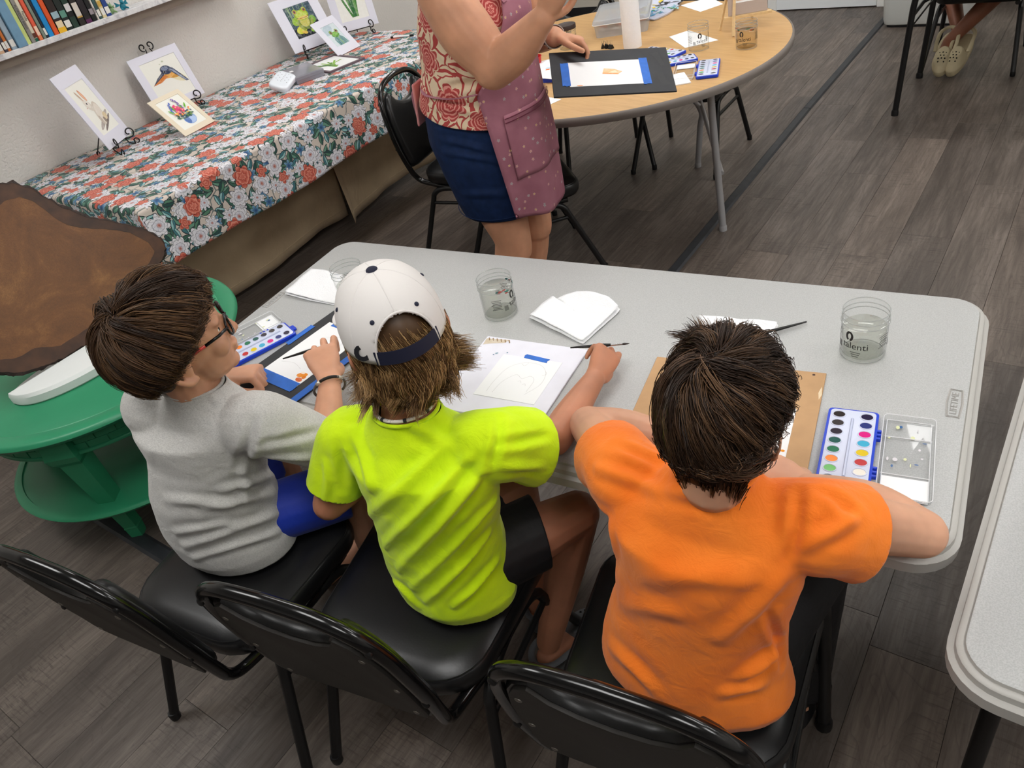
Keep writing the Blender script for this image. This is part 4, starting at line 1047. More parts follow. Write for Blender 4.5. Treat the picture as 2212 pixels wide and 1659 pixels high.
# ---------------------------------------------------------------- boy in the yellow shirt
def boy_yellow():
    base = V(.93, -.14, 0)
    t = thing('person', 'boy in a neon yellow shirt and white cap holding a brush', 'person', base)
    J = dict(pel=V(.922, -.125, .535), wst=V(.938, -.135, .66), chs=V(.948, -.128, .80), nck=V(.925, -.105, .908), hd=V(.918, -.058, 1.062))
    fb, rb, _ = frame((-.13, 1, 0), (0, 0, 1))
    sl, sr = V(.782, -.128, .852), V(1.080, -.075, .855)
    er, wr = V(1.133, .045, .772), V(1.142, .222, .786)
    el, wl = V(.712, -.195, .690), V(.815, -.03, .74)
    s = 1.0; mb = MB()
    H, Rm = head(mb, J['hd'], (-.80, .60, -.06), (-.04, .0, 1), s)
    limb(mb, [H(0, -.025, -.05), H(0, -.035, -.085), J['nck'] + fb * .01, J['chs']], [.050, .047, .053, .07], 16)
    loft(mb, [(J['pel'] - V(0, 0, .06), rb * .11, fb * .085), (J['pel'], rb * .122, fb * .09), (J['wst'], rb * .105, fb * .08), (J['chs'], rb * .125, fb * .085), (J['nck'] - V(0, 0, .045), rb * .115, fb * .062), (J['nck'], rb * .05, fb * .05)])
    limb(mb, [sr - rb * .03, sr, (sr + er) / 2, er], [.045, .044, .039, .034]); limb(mb, [er, er * .6 + wr * .4, wr], [.034, .033, .0225])
    limb(mb, [sl + rb * .03, sl, (sl + el) / 2, el], [.045, .044, .039, .034]); limb(mb, [el, el * .6 + wl * .4, wl], [.034, .032, .023])
    hand(mb, wr, V(1.146, .30, .806) - wr, V(.72, -.35, .6), .90, 1, [(25, 55, 30), (38, 65, 35), (48, 70, 40), (55, 72, 40)], .2, wr=.024, thumb=((.85, .35, -.45), (.9, -.25, -.4), (.85, -.45, -.1)))
    hand(mb, wl, V(.2, 1, .05), V(0, 0, 1), .9, -1, [(20, 25, 15)] * 4, wr=.024)
    KN = {-1: V(.955, .115, .500), 1: V(1.125, .085, .515)}; AN = {-1: V(.93, .12, .09), 1: V(1.02, .0, .09)}
    for q in (-1, 1):
        hip = J['pel'] + rb * .07 * q - V(0, 0, .01); kn, an = KN[q], AN[q]
        limb(mb, [hip, (hip + kn) / 2, kn], [.072, .064, .050]); limb(mb, [kn, kn * .6 + an * .4, an], [.049, .046, .031])
        limb(mb, [an + V(0, -.02, -.035), an + V(.02, .04, -.045), an + V(.045, .10, -.052)], [.028, .030, .021])
    fuse('body', mb, .0035, 3, SK2, t, base); add_eyes(H, Rm, s, t, base)
    # shirt
    mb = MB()
    loft(mb, [(J['pel'] + V(.03, -.02, -.072), rb * .122, fb * .095), (J['pel'] + V(.025, -.02, -.035), rb * .136, fb * .110), (J['pel'] + V(.012, -.012, .03), rb * .138, fb * .112), (J['wst'], rb * .132, fb * .105), (J['chs'] - V(0, 0, .04), rb * .143, fb * .104), (J['chs'] + V(0, 0, .03), rb * .150, fb * .096), (J['nck'] - V(0, .0, .042), rb * .138, fb * .078), (J['nck'] - V(0, 0, .012), rb * .085, fb * .064), (J['nck'] + V(0, .006, .025), rb * .060, fb * .056)], 32)
    cr_ = sr + (er - sr) * .64; clf = sl + (el - sl) * .72
    limb(mb, [sr - rb * .06 + V(0, 0, -.02), sr + V(-.005, 0, -.010), (sr + cr_) / 2 + V(0, 0, -.006), cr_ + V(0, 0, -.018), cr_ + unit(er - sr) * .05 + V(0, 0, -.022)], [.064, .069, .071, .078, .079], 18, 5, False)
    limb(mb, [sl + rb * .06 + V(0, 0, -.02), sl + V(.005, 0, -.010), (sl + clf) / 2, clf, clf + unit(el - sl) * .03], [.062, .064, .060, .060, .060], 18, 5, False)
    t_ = NT('neon_yellow_jersey'); v = t_.coord('Object'); n = t_.noise(v, 12, 3)
    t_.set(col=t_.ramp(n, [(.3, S(196, 232, 10)), (.7, S(214, 246, 22))]), rough=.85, spec=.2, sheen=.15); t_.bump(t_.math('ADD', t_.math('MULTIPLY', t_.noise(v, 500, 2), .10), t_.noise(v, 26, 4, .6, 1.2)), .45, .006)
    sh = fuse('shirt', mb, .0052, 4, t_.m, t, base)
    cut(sh, [(cr_, unit(er - sr), .11), (clf, unit(el - sl), .10), (J['nck'] + V(0, .004, .014), (0, .12, 1), .09), (J['pel'] - V(0, 0, .068), (0, 0, -1), .3)], base)
    mb = MB(); mb.tube([J['nck'] + V(0, .004, .014) + rb * .061 * math.cos(a) + fb * .057 * math.sin(a) + V(0, 0, -.007 * math.sin(a)) - base for a in np.linspace(0, 2 * PI, 48, endpoint=False)], .004, 8, closed=True); mb.obj('collar', t_.m, sh, 180)
    wrinkle(sh, base, [(1010, 990, 830, 1180, .012, .007), (1050, 1010, 860, 1230, .012, .007), (1070, 1080, 890, 1270, .011, .006), (1060, 1150, 920, 1300, .010, .006), (1075, 1210, 980, 1310, .009, .006), (960, 960, 800, 1110, .014, .006), (1080, 900, 1060, 1010, .010, -.005), (860, 900, 960, 960, .014, .005), (760, 930, 800, 1060, .012, .005), (730, 960, 740, 1060, .011, -.004), (1080, 960, 1180, 940, .010, -.004), (820, 1230, 900, 1310, .010, .005), (1080, 1010, 1170, 1010, .011, .004), (700, 1000, 700, 1080, .010, .004)], .0025, 9, 5)
    thicken(sh)
    mb = MB(); loft(mb, [(J['pel'] + V(0, 0, -.066), rb * .14, fb * .105), (J['pel'] + V(0, 0, -.01), rb * .142, fb * .108), (J['pel'] + V(0, 0, .06), rb * .12, fb * .095)], 24)
    for q in (-1, 1):
        hip = J['pel'] + rb * .072 * q; limb(mb, [hip, hip * .5 + KN[q] * .5, hip * .28 + KN[q] * .72], [.084, .082, .082], 16, 5, False)
    so_ = fuse('shorts', mb, .006, 4, mat('black_shorts', S(17, 17, 20), .65, bump=.25, bscale=35, bdist=.008), t, base)
    cut(so_, [(J['pel'] * .40 + KN[1] * .60 + rb * .03, KN[1] - J['pel'], .12)], base); thicken(so_)
    for q in (-1, 1):
        an = AN[q]; clog(t, an - base + V(.012, .02, -.088), (.35, 1, 0) if q > 0 else (.05, 1, 0), 'grey_clog_foam', S(92, 96, 100), 1.0)
    # puka necklace
    nc = J['nck'] + V(0, .006, .026)
    ring = [nc + rb * .056 * math.cos(a) + fb * .056 * math.sin(a) + V(0, 0, -.004 * math.sin(a)) - base for a in np.linspace(0, 2 * PI, 56, endpoint=False)]
    mb = MB(); mb.tube(ring, .0035, 8, closed=True); nk = mb.obj('necklace', mat('white_shell', S(228, 222, 210), .4), t, 180)
    for k in range(4, 56, 7):
        mb = MB(); mb.tube([ring[k], ring[(k + 1) % 56]], .0042, 8); mb.obj('bead', mat('dark_bead', S(40, 44, 50), .4), nk, 180)
    # hair below the cap
    hm = hair_mat('sandy_hair', S(96, 70, 42), None)
    mb = MB(); mb.ell(H(0, -.012, .028), (.076 * s, .097 * s, .08 * s), Rm, 24, 16); mb.ell(H(0, -.055, -.045), (.060, .042, .065), Rm, 18, 12)
    for q in (-1, 1): mb.ell(H(q * .058, -.015, -.035), (.022, .045, .05), Rm, 14, 10)
    hb = fuse('hair', mb, .006, 5, hm, t, base); shell_color(hb, S(70, 48, 28))
    g = []; R = random.Random(4)
    for k in range(300):
        a = R.uniform(-2.05, 2.05); x, y = math.sin(a), -math.cos(a)            # around the back of the head
        z0 = R.uniform(-.045, -.012) if abs(a) < .85 else R.uniform(-.03, .02); pts = []; L = R.uniform(.060, .092) * (1.0 if abs(a) < 1.2 else 1.2); fl = R.uniform(.014, .04) if (R.random() < .45 or abs(a) > 1.1) else .0; wv = a * 5 + R.uniform(-.6, .6)
        for i in range(11):
            u_ = i / 10; rad = .985 + .03 * u_ - .26 * max(0, u_ - .3) * (1 if abs(a) < 1.0 else .5)
            out = fl * max(0, (u_ - .62) / .38) ** 1.5
            pts.append(H(x * (.082 * rad + out) + .013 * u_ * math.sin(wv + u_ * 7), y * (.100 * rad + out) - .010 + .013 * u_ * math.cos(wv * 1.3 + u_ * 6), z0 - L * u_ + .055 * max(0, u_ - .7)))
        g.append(pts)
    for k in range(70):                    # hair showing in the cap opening
        a = R.uniform(-.75, .75); z0 = R.uniform(.02, .055); el_ = lambda z: math.sqrt(max(.05, 1 - (max(z, 0) / .10) ** 2)); g.append([H(math.sin(a + .03 * i) * .078 * el_(z0 - .0065 * i), -math.cos(a + .03 * i) * .097 * el_(z0 - .0065 * i) - .010, z0 - .0065 * i) for i in range(11)])
    strands('hair_strands', g, hb, base, hm, [S(150, 116, 76), S(116, 86, 52), S(186, 150, 104), S(88, 62, 38), S(164, 130, 86)], 26, .0048, .0008, 5, .42)
    # baseball cap
    cp = thing('cap', 'cap', 'cap'); del cp['label']; del cp['category']; cp.parent = t
    M_cap = mat('white_cotton_twill', S(216, 212, 209), .8, spec=.2, bump=.25, bscale=25, bdist=.004)
    M_navy = mat('navy_fabric', S(20, 24, 48), .7)
    cz0, cxr, cyr, ch = .018, .089, .110, .108
    def cap_pt(a, q, o=0):                # a: 0 at the back, q: 0 button .. 1 rim
        th = q * PI / 2; rad = math.sin(th) ** .88
        z = cz0 + (ch + o) * math.cos(th) ** .85 - .012 * math.cos(a) * q
        pan = 1 + .006 * abs(math.cos(3 * a)) * q
        return H(math.sin(a) * (cxr + o) * rad * pan, -math.cos(a) * (cyr + o) * rad * pan - .008, z)
    vs, fs = [], []; NA, NQ = 96, 30
    for j in range(NQ + 1):
        for i in range(NA): vs.append(cap_pt(2 * PI * i / NA, .015 + .985 * j / NQ) - base)
    def hole(i, j):
        a = 2 * PI * (i + .5) / NA; a = a if a < PI else a - 2 * PI; q = (j + .5) / NQ
        return (a / .62) ** 2 + ((1.0 - q) / .42) ** 2 < 1
    for j in range(NQ):
        for i in range(NA):
            if not hole(i, j): k = (i + 1) % NA; fs.append((j * NA + i, (j + 1) * NA + i, (j + 1) * NA + k, j * NA + k))
    mb = MB(); mb.add(vs, fs); cr = mb.obj('crown', M_cap, cp, 180); m_ = cr.modifiers.new('t', 'SOLIDIFY'); m_.thickness = .0025; m_.offset = 1
    mb = MB(); mb.ell(cap_pt(0, 0, .002) - base, (.0105, .0105, .006), Rm, 14, 8); mb.obj('button', M_navy, cp, 180)
    for k in range(6):
        a = PI / 6 + k * PI / 3; mb = MB(); p = cap_pt(a, .62, .003) - base; nrm = unit(p - (np.array(H(0, 0, .02)) - base)); f1, r1, u1 = frame(nrm, (0, 0, 1))
        mb.ell(p, (.0042, .0042, .0018), np.array([r1, u1, f1]).T, 10, 6); mb.obj('eyelet', M_navy, cp, 180)
        mb = MB(); mb.tube([cap_pt(k * PI / 3 + (0 if k else PI / 3 * 0), q, .0022) - base for q in np.linspace(.05, .60 if k == 0 else 1, 14)], .0012, 5); mb.obj('seam', M_cap, cp, 180)
    # arch binding and strap
    arc_ = [cap_pt(.62 * math.cos(q), 1 - .42 * math.sin(q), .002) - base for q in np.linspace(0, PI, 24)]
    mb = MB(); mb.tube(arc_, .0024, 6); mb.obj('arch_binding', M_cap, cp, 180)
    rs = []
    for a in np.linspace(-.66, .66, 16):
        top, bot = cap_pt(a, .90, .004) - base, cap_pt(a, 1.0, .004) - base; top2, bot2 = cap_pt(a, .90, .0015) - base, cap_pt(a, 1.0, .0015) - base; rs.append([top, bot, bot2, top2])
    mb = MB(); mb.rings(rs); mb.obj('strap', M_navy, cp, 60)
    # brim at the front
    bt, bb = [], []
    for k in range(25):
        a = PI + (k - 12) / 12 * 1.05; o_ = .058 * math.cos((k - 12) / 12 * PI / 2) ** .6
        bt.append((a, o_))
    rs = []
    for a, o_ in bt:
        p0 = np.array(cap_pt(a, .985, .001)); d = H(math.sin(a), -math.cos(a), 0) - H(0, 0, 0); p1 = p0 + d * o_ - (H(0, 0, 1) - H(0, 0, 0)) * o_ * .25; up_ = (H(0, 0, 1) - H(0, 0, 0)) * .003
        rs.append([p0 - base, p1 - base, p1 + up_ - base, p0 + up_ - base])
    mb = MB(); mb.rings(rs); mb.obj('brim', M_cap, cp, 60)
    tx = text_mesh('C', .034, 'emblem', mat('black_embroidery', S(18, 18, 24), .7), cp, .0009, 2)
    pe = cap_pt(-.92, .93, .0035); nr = unit(np.array(pe) - np.array(H(0, -.0, .0))); f1, r1, u1 = frame(-nr, H(0, 0, 1) - H(0, 0, 0))
    tx.matrix_local = Matrix([[r1[0], u1[0], -f1[0], pe[0] - base[0]], [r1[1], u1[1], -f1[1], pe[1] - base[1]], [r1[2], u1[2], -f1[2], pe[2] - base[2]], [0, 0, 0, 1]])
    return t
def clog(parent, loc, d, mname, c, s, pitch=0):
    d0 = unit(d); r = V(d0[1], -d0[0], 0); m = mat(mname, c, .6); pa = math.radians(pitch)
    d = d0 * math.cos(pa) - V(0, 0, math.sin(pa)); u3 = V(0, 0, math.cos(pa)) + d0 * math.sin(pa); toe = V(*loc) + d0 * .150 * s
    P = lambda x, y, z: toe + (r * x + d * (y - .150) + u3 * z) * s
    mb = MB()
    loft(mb, [(P(0, .03, .0), r * .034 * s, d * .09 * s, 2.3), (P(0, .035, .004), r * .042 * s, d * .122 * s, 2.3), (P(0, .035, .024), r * .043 * s, d * .124 * s, 2.3), (P(0, .036, .027), r * .038 * s, d * .115 * s, 2.3)], 32)
    loft(mb, [(P(0, .085, .015), r * .042 * s, d * .072 * s), (P(0, .085, .035), r * .043 * s, d * .072 * s), (P(0, .078, .055), r * .036 * s, d * .058 * s), (P(0, .066, .072), r * .024 * s, d * .034 * s)], 24)
    o = fuse('clog', mb, .004, 4, m, parent)
    mb = MB(); mb.tube(smooth_path([P(.040, .045, .050), P(.043, .0, .062), P(.036, -.055, .066), (P(0, -.082, .066)), P(-.036, -.055, .066), P(-.043, 0, .062), P(-.040, .045, .050)], 5), .0085 * s, 8, flat=.5); mb.obj('heel_strap', m, o, 60)
    dk = mat('vent_hole', S(30, 28, 26), .9)
    for i, (x, y) in enumerate([(-.014, .070), (.0, .068), (.014, .070), (-.02, .085), (-.007, .085), (.007, .085), (.02, .085), (-.014, .10), (0, .10), (.014, .10), (-.012, .114), (.012, .114)]):
        zz = .0735 - 20 * max(0, y - .095) ** 2 - 12 * x * x
        mb = MB(); mb.ell(P(x, y, zz - .0015), (.0033 * s, .0033 * s, .004 * s), None, 8, 6); mb.obj('vent', dk, o)
    return o
boy_yellow()
# ---------------------------------------------------------------- boy in the orange shirt
def boy_orange():
    base = V(1.48, -.15, 0)
    t = thing('person', 'boy in an orange shirt with short tousled brown hair leaning on the table', 'person', base)
    J = dict(pel=V(1.462, -.140, .540), wst=V(1.474, -.138, .67), chs=V(1.486, -.130, .805), nck=V(1.498, -.112, .912), hd=V(1.508, -.082, 1.020))
    fb, rb, _ = frame((.0, 1, 0), (0, 0, 1))
    sl, sr = V(1.345, -.080, .858), V(1.640, -.092, .868)
    er, wr = V(1.772, .012, .778), V(1.600, .062, .772)
    el, wl = V(1.192, .082, .792), V(1.375, .095, .776)
    s = .92; mb = MB()
    H, Rm = head(mb, J['hd'], (.06, .95, -.22), (0, .2, 1), s)
    limb(mb, [H(0, -.025, -.05), H(0, -.040, -.085), J['nck'] + fb * .01, J['chs']], [.050, .047, .053, .07], 16)
    loft(mb, [(J['pel'] - V(0, 0, .06), rb * .115, fb * .088), (J['pel'], rb * .128, fb * .095), (J['wst'], rb * .112, fb * .085), (J['chs'], rb * .128, fb * .088), (J['nck'] - V(0, 0, .045), rb * .115, fb * .062), (J['nck'], rb * .05, fb * .05)])
    limb(mb, [sr - rb * .03, sr, (sr + er) / 2 + V(0, 0, .005), er], [.046, .047, .043, .038]); limb(mb, [er, er * .55 + wr * .45 + V(.0, .012, .006), wr], [.037, .036, .024])
    limb(mb, [sl + rb * .03, sl, (sl + el) / 2, el], [.046, .046, .042, .037]); limb(mb, [el, el * .55 + wl * .45 + V(0, .01, .004), wl], [.036, .035, .024])
    hand(mb, wr, V(-.95, .35, .0), V(.1, -.1, 1), .95, 1, [(30, 45, 25)] * 4, wr=.025)
    hand(mb, wl, V(.95, .35, .0), V(-.1, -.1, 1), .95, -1, [(20, 30, 20)] * 4, wr=.025)
    KN = {-1: V(1.37, .16, .49), 1: V(1.60, .14, .49)}
    for q in (-1, 1):
        hip = J['pel'] + rb * .072 * q - V(0, 0, .01); kn = KN[q]; an = V(kn[0] + .0, kn[1] - .03, .085)
        limb(mb, [hip, (hip + kn) / 2, kn], [.073, .066, .052]); limb(mb, [kn, kn * .6 + an * .4, an], [.050, .047, .031])
        limb(mb, [an + V(0, -.02, -.04), an + V(.0, .05, -.05), an + V(.0, .12, -.058)], [.03, .032, .022])
    fuse('body', mb, .0042, 3, SK3, t, base); add_eyes(H, Rm, s, t, base)
    mb = MB()
    loft(mb, [(J['pel'] + V(.006, -.018, -.070), rb * .160, fb * .100), (J['pel'] + V(.004, -.02, -.03), rb * .172, fb * .116), (J['pel'] + V(.0, -.012, .03), rb * .158, fb * .116), (J['wst'], rb * .142, fb * .108), (J['chs'] - V(0, 0, .04), rb * .148, fb * .105), (J['chs'] + V(0, 0, .03), rb * .152, fb * .097), (J['nck'] - V(0, .0, .040), rb * .140, fb * .078), (J['nck'] - V(0, 0, .002), rb * .09, fb * .066), (J['nck'] + V(0, .004, .022), rb * .064, fb * .060), (J['nck'] + V(0, .008, .045), rb * .058, fb * .056)], 32)
    cr_ = sr + (er - sr) * .37; clf = sl + (el - sl) * .42
    limb(mb, [sr - rb * .06 + V(0, 0, -.02), sr + V(-.005, 0, -.010), (sr + cr_) / 2 + V(0, 0, -.008), cr_ + V(0, 0, -.012), cr_ + unit(er - sr) * .05 + V(0, 0, -.016)], [.066, .071, .072, .075, .076], 18, 5, False)
    limb(mb, [sl + rb * .06 + V(0, 0, -.02), sl + V(.005, 0, -.010), (sl + clf) / 2, clf + V(0, 0, -.008), clf + unit(el - sl) * .05 + V(0, 0, -.01)], [.066, .069, .067, .070, .070], 18, 5, False)
    t_ = NT('orange_jersey'); v = t_.coord('Object'); n = t_.noise(v, 10, 3)
    t_.set(col=t_.ramp(n, [(.3, S(240, 118, 30)), (.7, S(250, 134, 44))]), rough=.85, spec=.2, sheen=.15); t_.bump(t_.math('ADD', t_.math('MULTIPLY', t_.noise(t_.coord('Object', (1, 1, 3)), 300, 2), .12), t_.noise(v, 26, 4, .6, 1.2)), .45, .006)
    sh = fuse('shirt', mb, .0052, 4, t_.m, t, base)
    cut(sh, [(cr_, unit(er - sr), .12), (clf, unit(el - sl), .11), (J['nck'] + V(0, .006, .030), (0, .2, 1), .09), (J['pel'] - V(0, 0, .066), (0, 0, -1), .3)], base)
    wrinkle(sh, base, [(1725, 1060, 1705, 1200, .010, -.005), (1290, 1010, 1420, 1060, .012, .005), (1330, 960, 1430, 1010, .010, -.004), (1440, 1060, 1560, 1080, .012, .004), (1560, 1380, 1690, 1250, .016, .006), (1600, 1470, 1680, 1400, .014, .007), (1560, 1500, 1650, 1480, .012, .005), (1320, 1400, 1420, 1500, .016, .005), (1310, 1300, 1480, 1330, .018, .003), (1740, 1180, 1860, 1110, .012, .005), (1780, 1060, 1860, 1120, .011, -.004), (1400, 1250, 1600, 1240, .02, .003), (1660, 1330, 1690, 1440, .010, -.006), (1300, 1100, 1330, 1200, .012, .004)], .0022, 9, 8)
    thicken(sh)
    mb = MB(); mb.tube([np.array(q) for q in []] or [J['nck'] + rb * .058 * math.cos(a) + fb * .055 * math.sin(a) + V(0, .006, .031 - .011 * math.sin(a)) - base for a in np.linspace(0, 2 * PI, 48, endpoint=False)], .004, 8, closed=True); mb.obj('collar', t_.m, sh, 180)
    mb = MB(); loft(mb, [(J['pel'] + V(0, 0, -.066), rb * .142, fb * .108), (J['pel'] + V(0, 0, -.01), rb * .145, fb * .11), (J['pel'] + V(0, 0, .06), rb * .125, fb * .098)], 24)
    for q in (-1, 1):
        hip = J['pel'] + rb * .074 * q; limb(mb, [hip, hip * .5 + KN[q] * .5, KN[q]], [.085, .08, .074], 16, 5, False)
        limb(mb, [KN[q], KN[q] * .5 + V(KN[q][0], KN[q][1] - .03, .1) * .5, V(KN[q][0], KN[q][1] - .03, .10)], [.072, .066, .06], 16, 5, False)
    thicken(fuse('trousers', mb, .006, 4, mat('black_shorts', (0, 0, 0)), t, base))
    for q in (-1, 1):
        mb = MB(); a_ = V(KN[q][0], KN[q][1] - .03, 0) - base
        loft(mb, [(a_ + V(0, .045, .001), V(.038, 0, 0), V(0, .115, 0), 2.3), (a_ + V(0, .045, .025), V(.042, 0, 0), V(0, .12, 0), 2.3), (a_ + V(0, .05, .06), V(.038, 0, 0), V(0, .10, 0)), (a_ + V(0, .0, .10), V(.036, 0, 0), V(0, .045, 0))], 24)
        fuse('shoe', mb, .005, 3, mat('black_shoe', S(24, 24, 26), .5), t)
    hm = hair_mat('dark_brown_hair', S(46, 30, 20), None)
    def keep(q):
        x, y, z = q
        return (y < .45 and z > -.72 and not (abs(x) > .75 and y > .0 and z < .0)) or z > .45
    mb = MB(); mb.ell(H(0, -.012, .034), (.075 * s, .099 * s, .092 * s), Rm, 24, 16); mb.ell(H(0, -.055, -.030), (.054, .040, .060), Rm, 18, 12); mb.ell(H(0, -.052, -.062), (.044, .028, .044), Rm, 18, 12)
    hb = fuse('hair', mb, .006, 5, hm, t, base); shell_color(hb, S(38, 24, 15))
    g = scalp_guides(H, 620, (-.16, -.42, .88), .11, 21, keep, .012, .30, (.073, .098, .096), (0, -.008, .032), 9, .50, .05, lambda q: .085 if q[2] > -.1 else .085)
    R = random.Random(9)
    for k in range(90):                    # nape
        a = R.uniform(-1.1, 1.1); z0 = R.uniform(-.062, -.02); L = R.uniform(.030, .042)
        g.append([H(math.sin(a) * (.060 - .0012 * i), -.032 - math.cos(a) * (.055 - .0016 * i), z0 - L * i / 8) for i in range(9)])
    for k in range(80):                    # tuft standing up over the forehead
        x0, y0 = R.uniform(-.06, .0), R.uniform(.02, .075); z0 = .104 - 4.5 * y0 * y0; d = V(R.gauss(-.75, .4), R.gauss(.7, .4), R.gauss(.75, .25)); d = unit(d); L = R.uniform(.045, .085)
        g.append([H(x0 + d[0] * L * q / 8, y0 + d[1] * L * q / 8, z0 - .004 + d[2] * L * q / 8 - .028 * (q / 8) ** 2) for q in range(9)])
    strands('hair_strands', g, hb, base, hm, [S(58, 40, 27), S(80, 56, 38), S(42, 27, 18), S(104, 76, 52), S(50, 33, 22)], 24, .0050, .0008, 7, .40)
    return t
boy_orange()

# ---------------------------------------------------------------- standing woman
def woman():
    base = V(.30, 1.30, 0)
    t = thing('person', 'standing woman in a red-print blouse, mauve apron and navy skirt showing a board', 'person', base)
    f = unit((.985, .17, 0)); r = V(f[1], -f[0], 0); Z = lambda z, df=0, dr=0: V(.285, 1.30, 0) + f * df + r * dr + V(0, 0, z)
    sr = V(.375, 1.075, 1.36); er = at(1072, 148, 1.155); wr = at(1172, 40, 1.285)
    sl = V(.33, 1.50, 1.37); el = V(.34, 1.58, 1.10)
    BL_ = lambda x, y, z: V(.709, 1.417, 1.022) + V(.855, .497, -.148) * x + V(-.434, .842, .322) * y + V(.285, -.211, .935) * z
    wl = BL_(-.168, .152, .032); mb = MB()
    H, Rm = head(mb, (.36, 1.31, 1.60), f + V(.0, -.25, -.15), (0, 0, 1), 1.06)
    limb(mb, [H(0, -.02, -.06), Z(1.45, .03), Z(1.36, 0)], [.058, .06, .08], 16)
    loft(mb, [(Z(.80), f * .165, r * .185), (Z(.95), f * .165, r * .18), (Z(1.1, .01), f * .155, r * .17), (Z(1.28, .02), f * .14, r * .175), (Z(1.37, .01), f * .09, r * .16), (Z(1.41, .01), f * .06, r * .07)])
    limb(mb, [sr, sr * .5 + er * .5 + V(-.005, -.005, 0), er + V(-.005, 0, .015)], [.072, .080, .064], 18)
    limb(mb, [er + V(-.01, 0, .0), er * .55 + wr * .45 - V(0, 0, .006), wr], [.060, .057, .034], 18)
    limb(mb, [sl, sl * .5 + el * .5, el], [.072, .075, .058], 18); limb(mb, [el, el * .5 + wl * .5, wl], [.057, .052, .031], 18)
    hand(mb, wr, V(.6, .0, .8), V(.3, -.9, .2), 1.05, 1, [(25, 40, 25), (35, 50, 30), (40, 55, 30), (45, 55, 30)], wr=.031)
    hand(mb, wl, BL_(1, -.22, -.10) - BL_(0, 0, 0), BL_(0, .55, .85) - BL_(0, 0, 0), 1.08, 1, [(38, 40, 20), (46, 40, 20), (52, 42, 20), (56, 45, 20)], .1, wr=.030, thumb=((.74, .60, -.30), (.86, .48, -.22), (.92, .36, -.20)))
    for q, kx in ((1, .045), (-1, .07)):
        hip = Z(.80, 0, .085 * q); kn = Z(.50, kx, .085 * q + .012); an = Z(.09, .0, .085 * q)
        limb(mb, [hip, (hip + kn) / 2, kn + V(0, 0, .03), kn - V(0, 0, .03)], [.105, .092, .070, .066], 18); limb(mb, [kn, Z(.36, kx - .035, .085 * q), Z(.22, .0, .085 * q), an], [.064, .064, .052, .034], 18)
        limb(mb, [an + V(0, 0, -.04) - f * .03, an + f * .06 + V(0, 0, -.05), an + f * .16 + V(0, 0, -.064)], [.036, .038, .025])
    fuse('body', mb, .0050, 3, SK4, t, base); add_eyes(H, Rm, 1.06, t, base)
    hm = hair_mat('grey_hair', S(120, 112, 104), None)
    mb = MB(); mb.ell(H(0, -.016, .036), (.082, .104, .09), Rm, 20, 14); hb = fuse('hair', mb, .008, 4, hm, t, base); shell_color(hb, S(120, 110, 100))
    # skirt
    mb = MB(); loft(mb, [(Z(.60, .025), f * .165, r * .180), (Z(.63, .022), f * .174, r * .190), (Z(.74, .008), f * .184, r * .205), (Z(.88, -.010), f * .194, r * .212), (Z(.96, -.012), f * .190, r * .203), (Z(1.02, -.008), f * .172, r * .185)], 40)
    M_den = mat('navy_denim', S(22, 40, 76), .75, spec=.2, var=.2, vscale=40, bump=.25, bscale=25, bdist=.008)
    sk = fuse('skirt', mb, .007, 4, M_den, t, base); cut(sk, [(Z(.622), (0, 0, -1), .4)], base); wrinkle(sk, base, [(960, 330, 1080, 350, .012, .004), (950, 300, 1060, 330, .012, .004), (1000, 420, 1090, 420, .014, .003)], .003, 6, 2); thicken(sk)
    mb = MB(); mb.tube([Z(.637) + f * (.180 * math.cos(a) + .020) + r * .196 * math.sin(a) - base for a in np.linspace(0, 2 * PI, 48, endpoint=False)], .0015, 5, closed=True); mb.obj('hem_stitch', M_den, sk)
    # blouse
    mb = MB(); loft(mb, [(Z(.86, -.010), f * .208, r * .220), (Z(.95, -.012), f * .208, r * .218), (Z(1.03, -.006), f * .200, r * .208), (Z(1.12, .012), f * .186, r * .196), (Z(1.24, .025), f * .178, r * .192), (Z(1.33, .02), f * .135, r * .190), (Z(1.385, .01), f * .10, r * .15), (Z(1.42, .01), f * .075, r * .085)], 40)
    bl = fuse('blouse', mb, .007, 4, M_toile, t, base)
    fz = lambda p: None
    cut(bl, [(Z(.978, -.02), (-.22, 0, -1), .4), (Z(1.40, .02), (0, 0, 1), .12)], base)
    wrinkle(bl, base, [(960, 190, 1060, 170, .014, -.008), (950, 120, 1000, 180, .012, .005), (1000, 60, 990, 150, .012, -.004), (940, 230, 1060, 250, .014, .004)], .004, 7, 3)
    me = bl.data; V_ = verts(me) + base - Z(0); an = np.arctan2(V_ @ r, -(V_ @ f)); uvs_ = np.c_[an * .2, V_[:, 2]]; set_uv(me, lambda co, i: uvs_[i]); thicken(bl, .002)
    # apron: front panel with bib, pocket and waist tie
    def ap(a, z, o=0):
        k = 1 if z > .62 else 1 + (.62 - z) * .2
        ff = np.interp(z, [.50, .57, .70, .84, .95, 1.05, 1.15, 1.25, 1.36], [.185, .190, .194, .198, .198, .192, .188, .186, .150]) + o
        rr2 = np.interp(z, [.50, .70, .84, .95, 1.05, 1.15, 1.25, 1.36], [.212, .228, .232, .230, .218, .206, .20, .17]) + o
        cc = np.interp(z, [.5, .7, .95, 1.1, 1.25, 1.36], [.03, .02, .004, .01, .025, .02])
        fold = .006 * math.sin(a * 9 + z * 6) * (1.0 if z < .95 else .3) + .010 * math.sin(a * 4 + 1) * max(0, .85 - z)
        return Z(z, cc + (ff + fold) * math.cos(a), (rr2 + fold) * math.sin(a)) - base
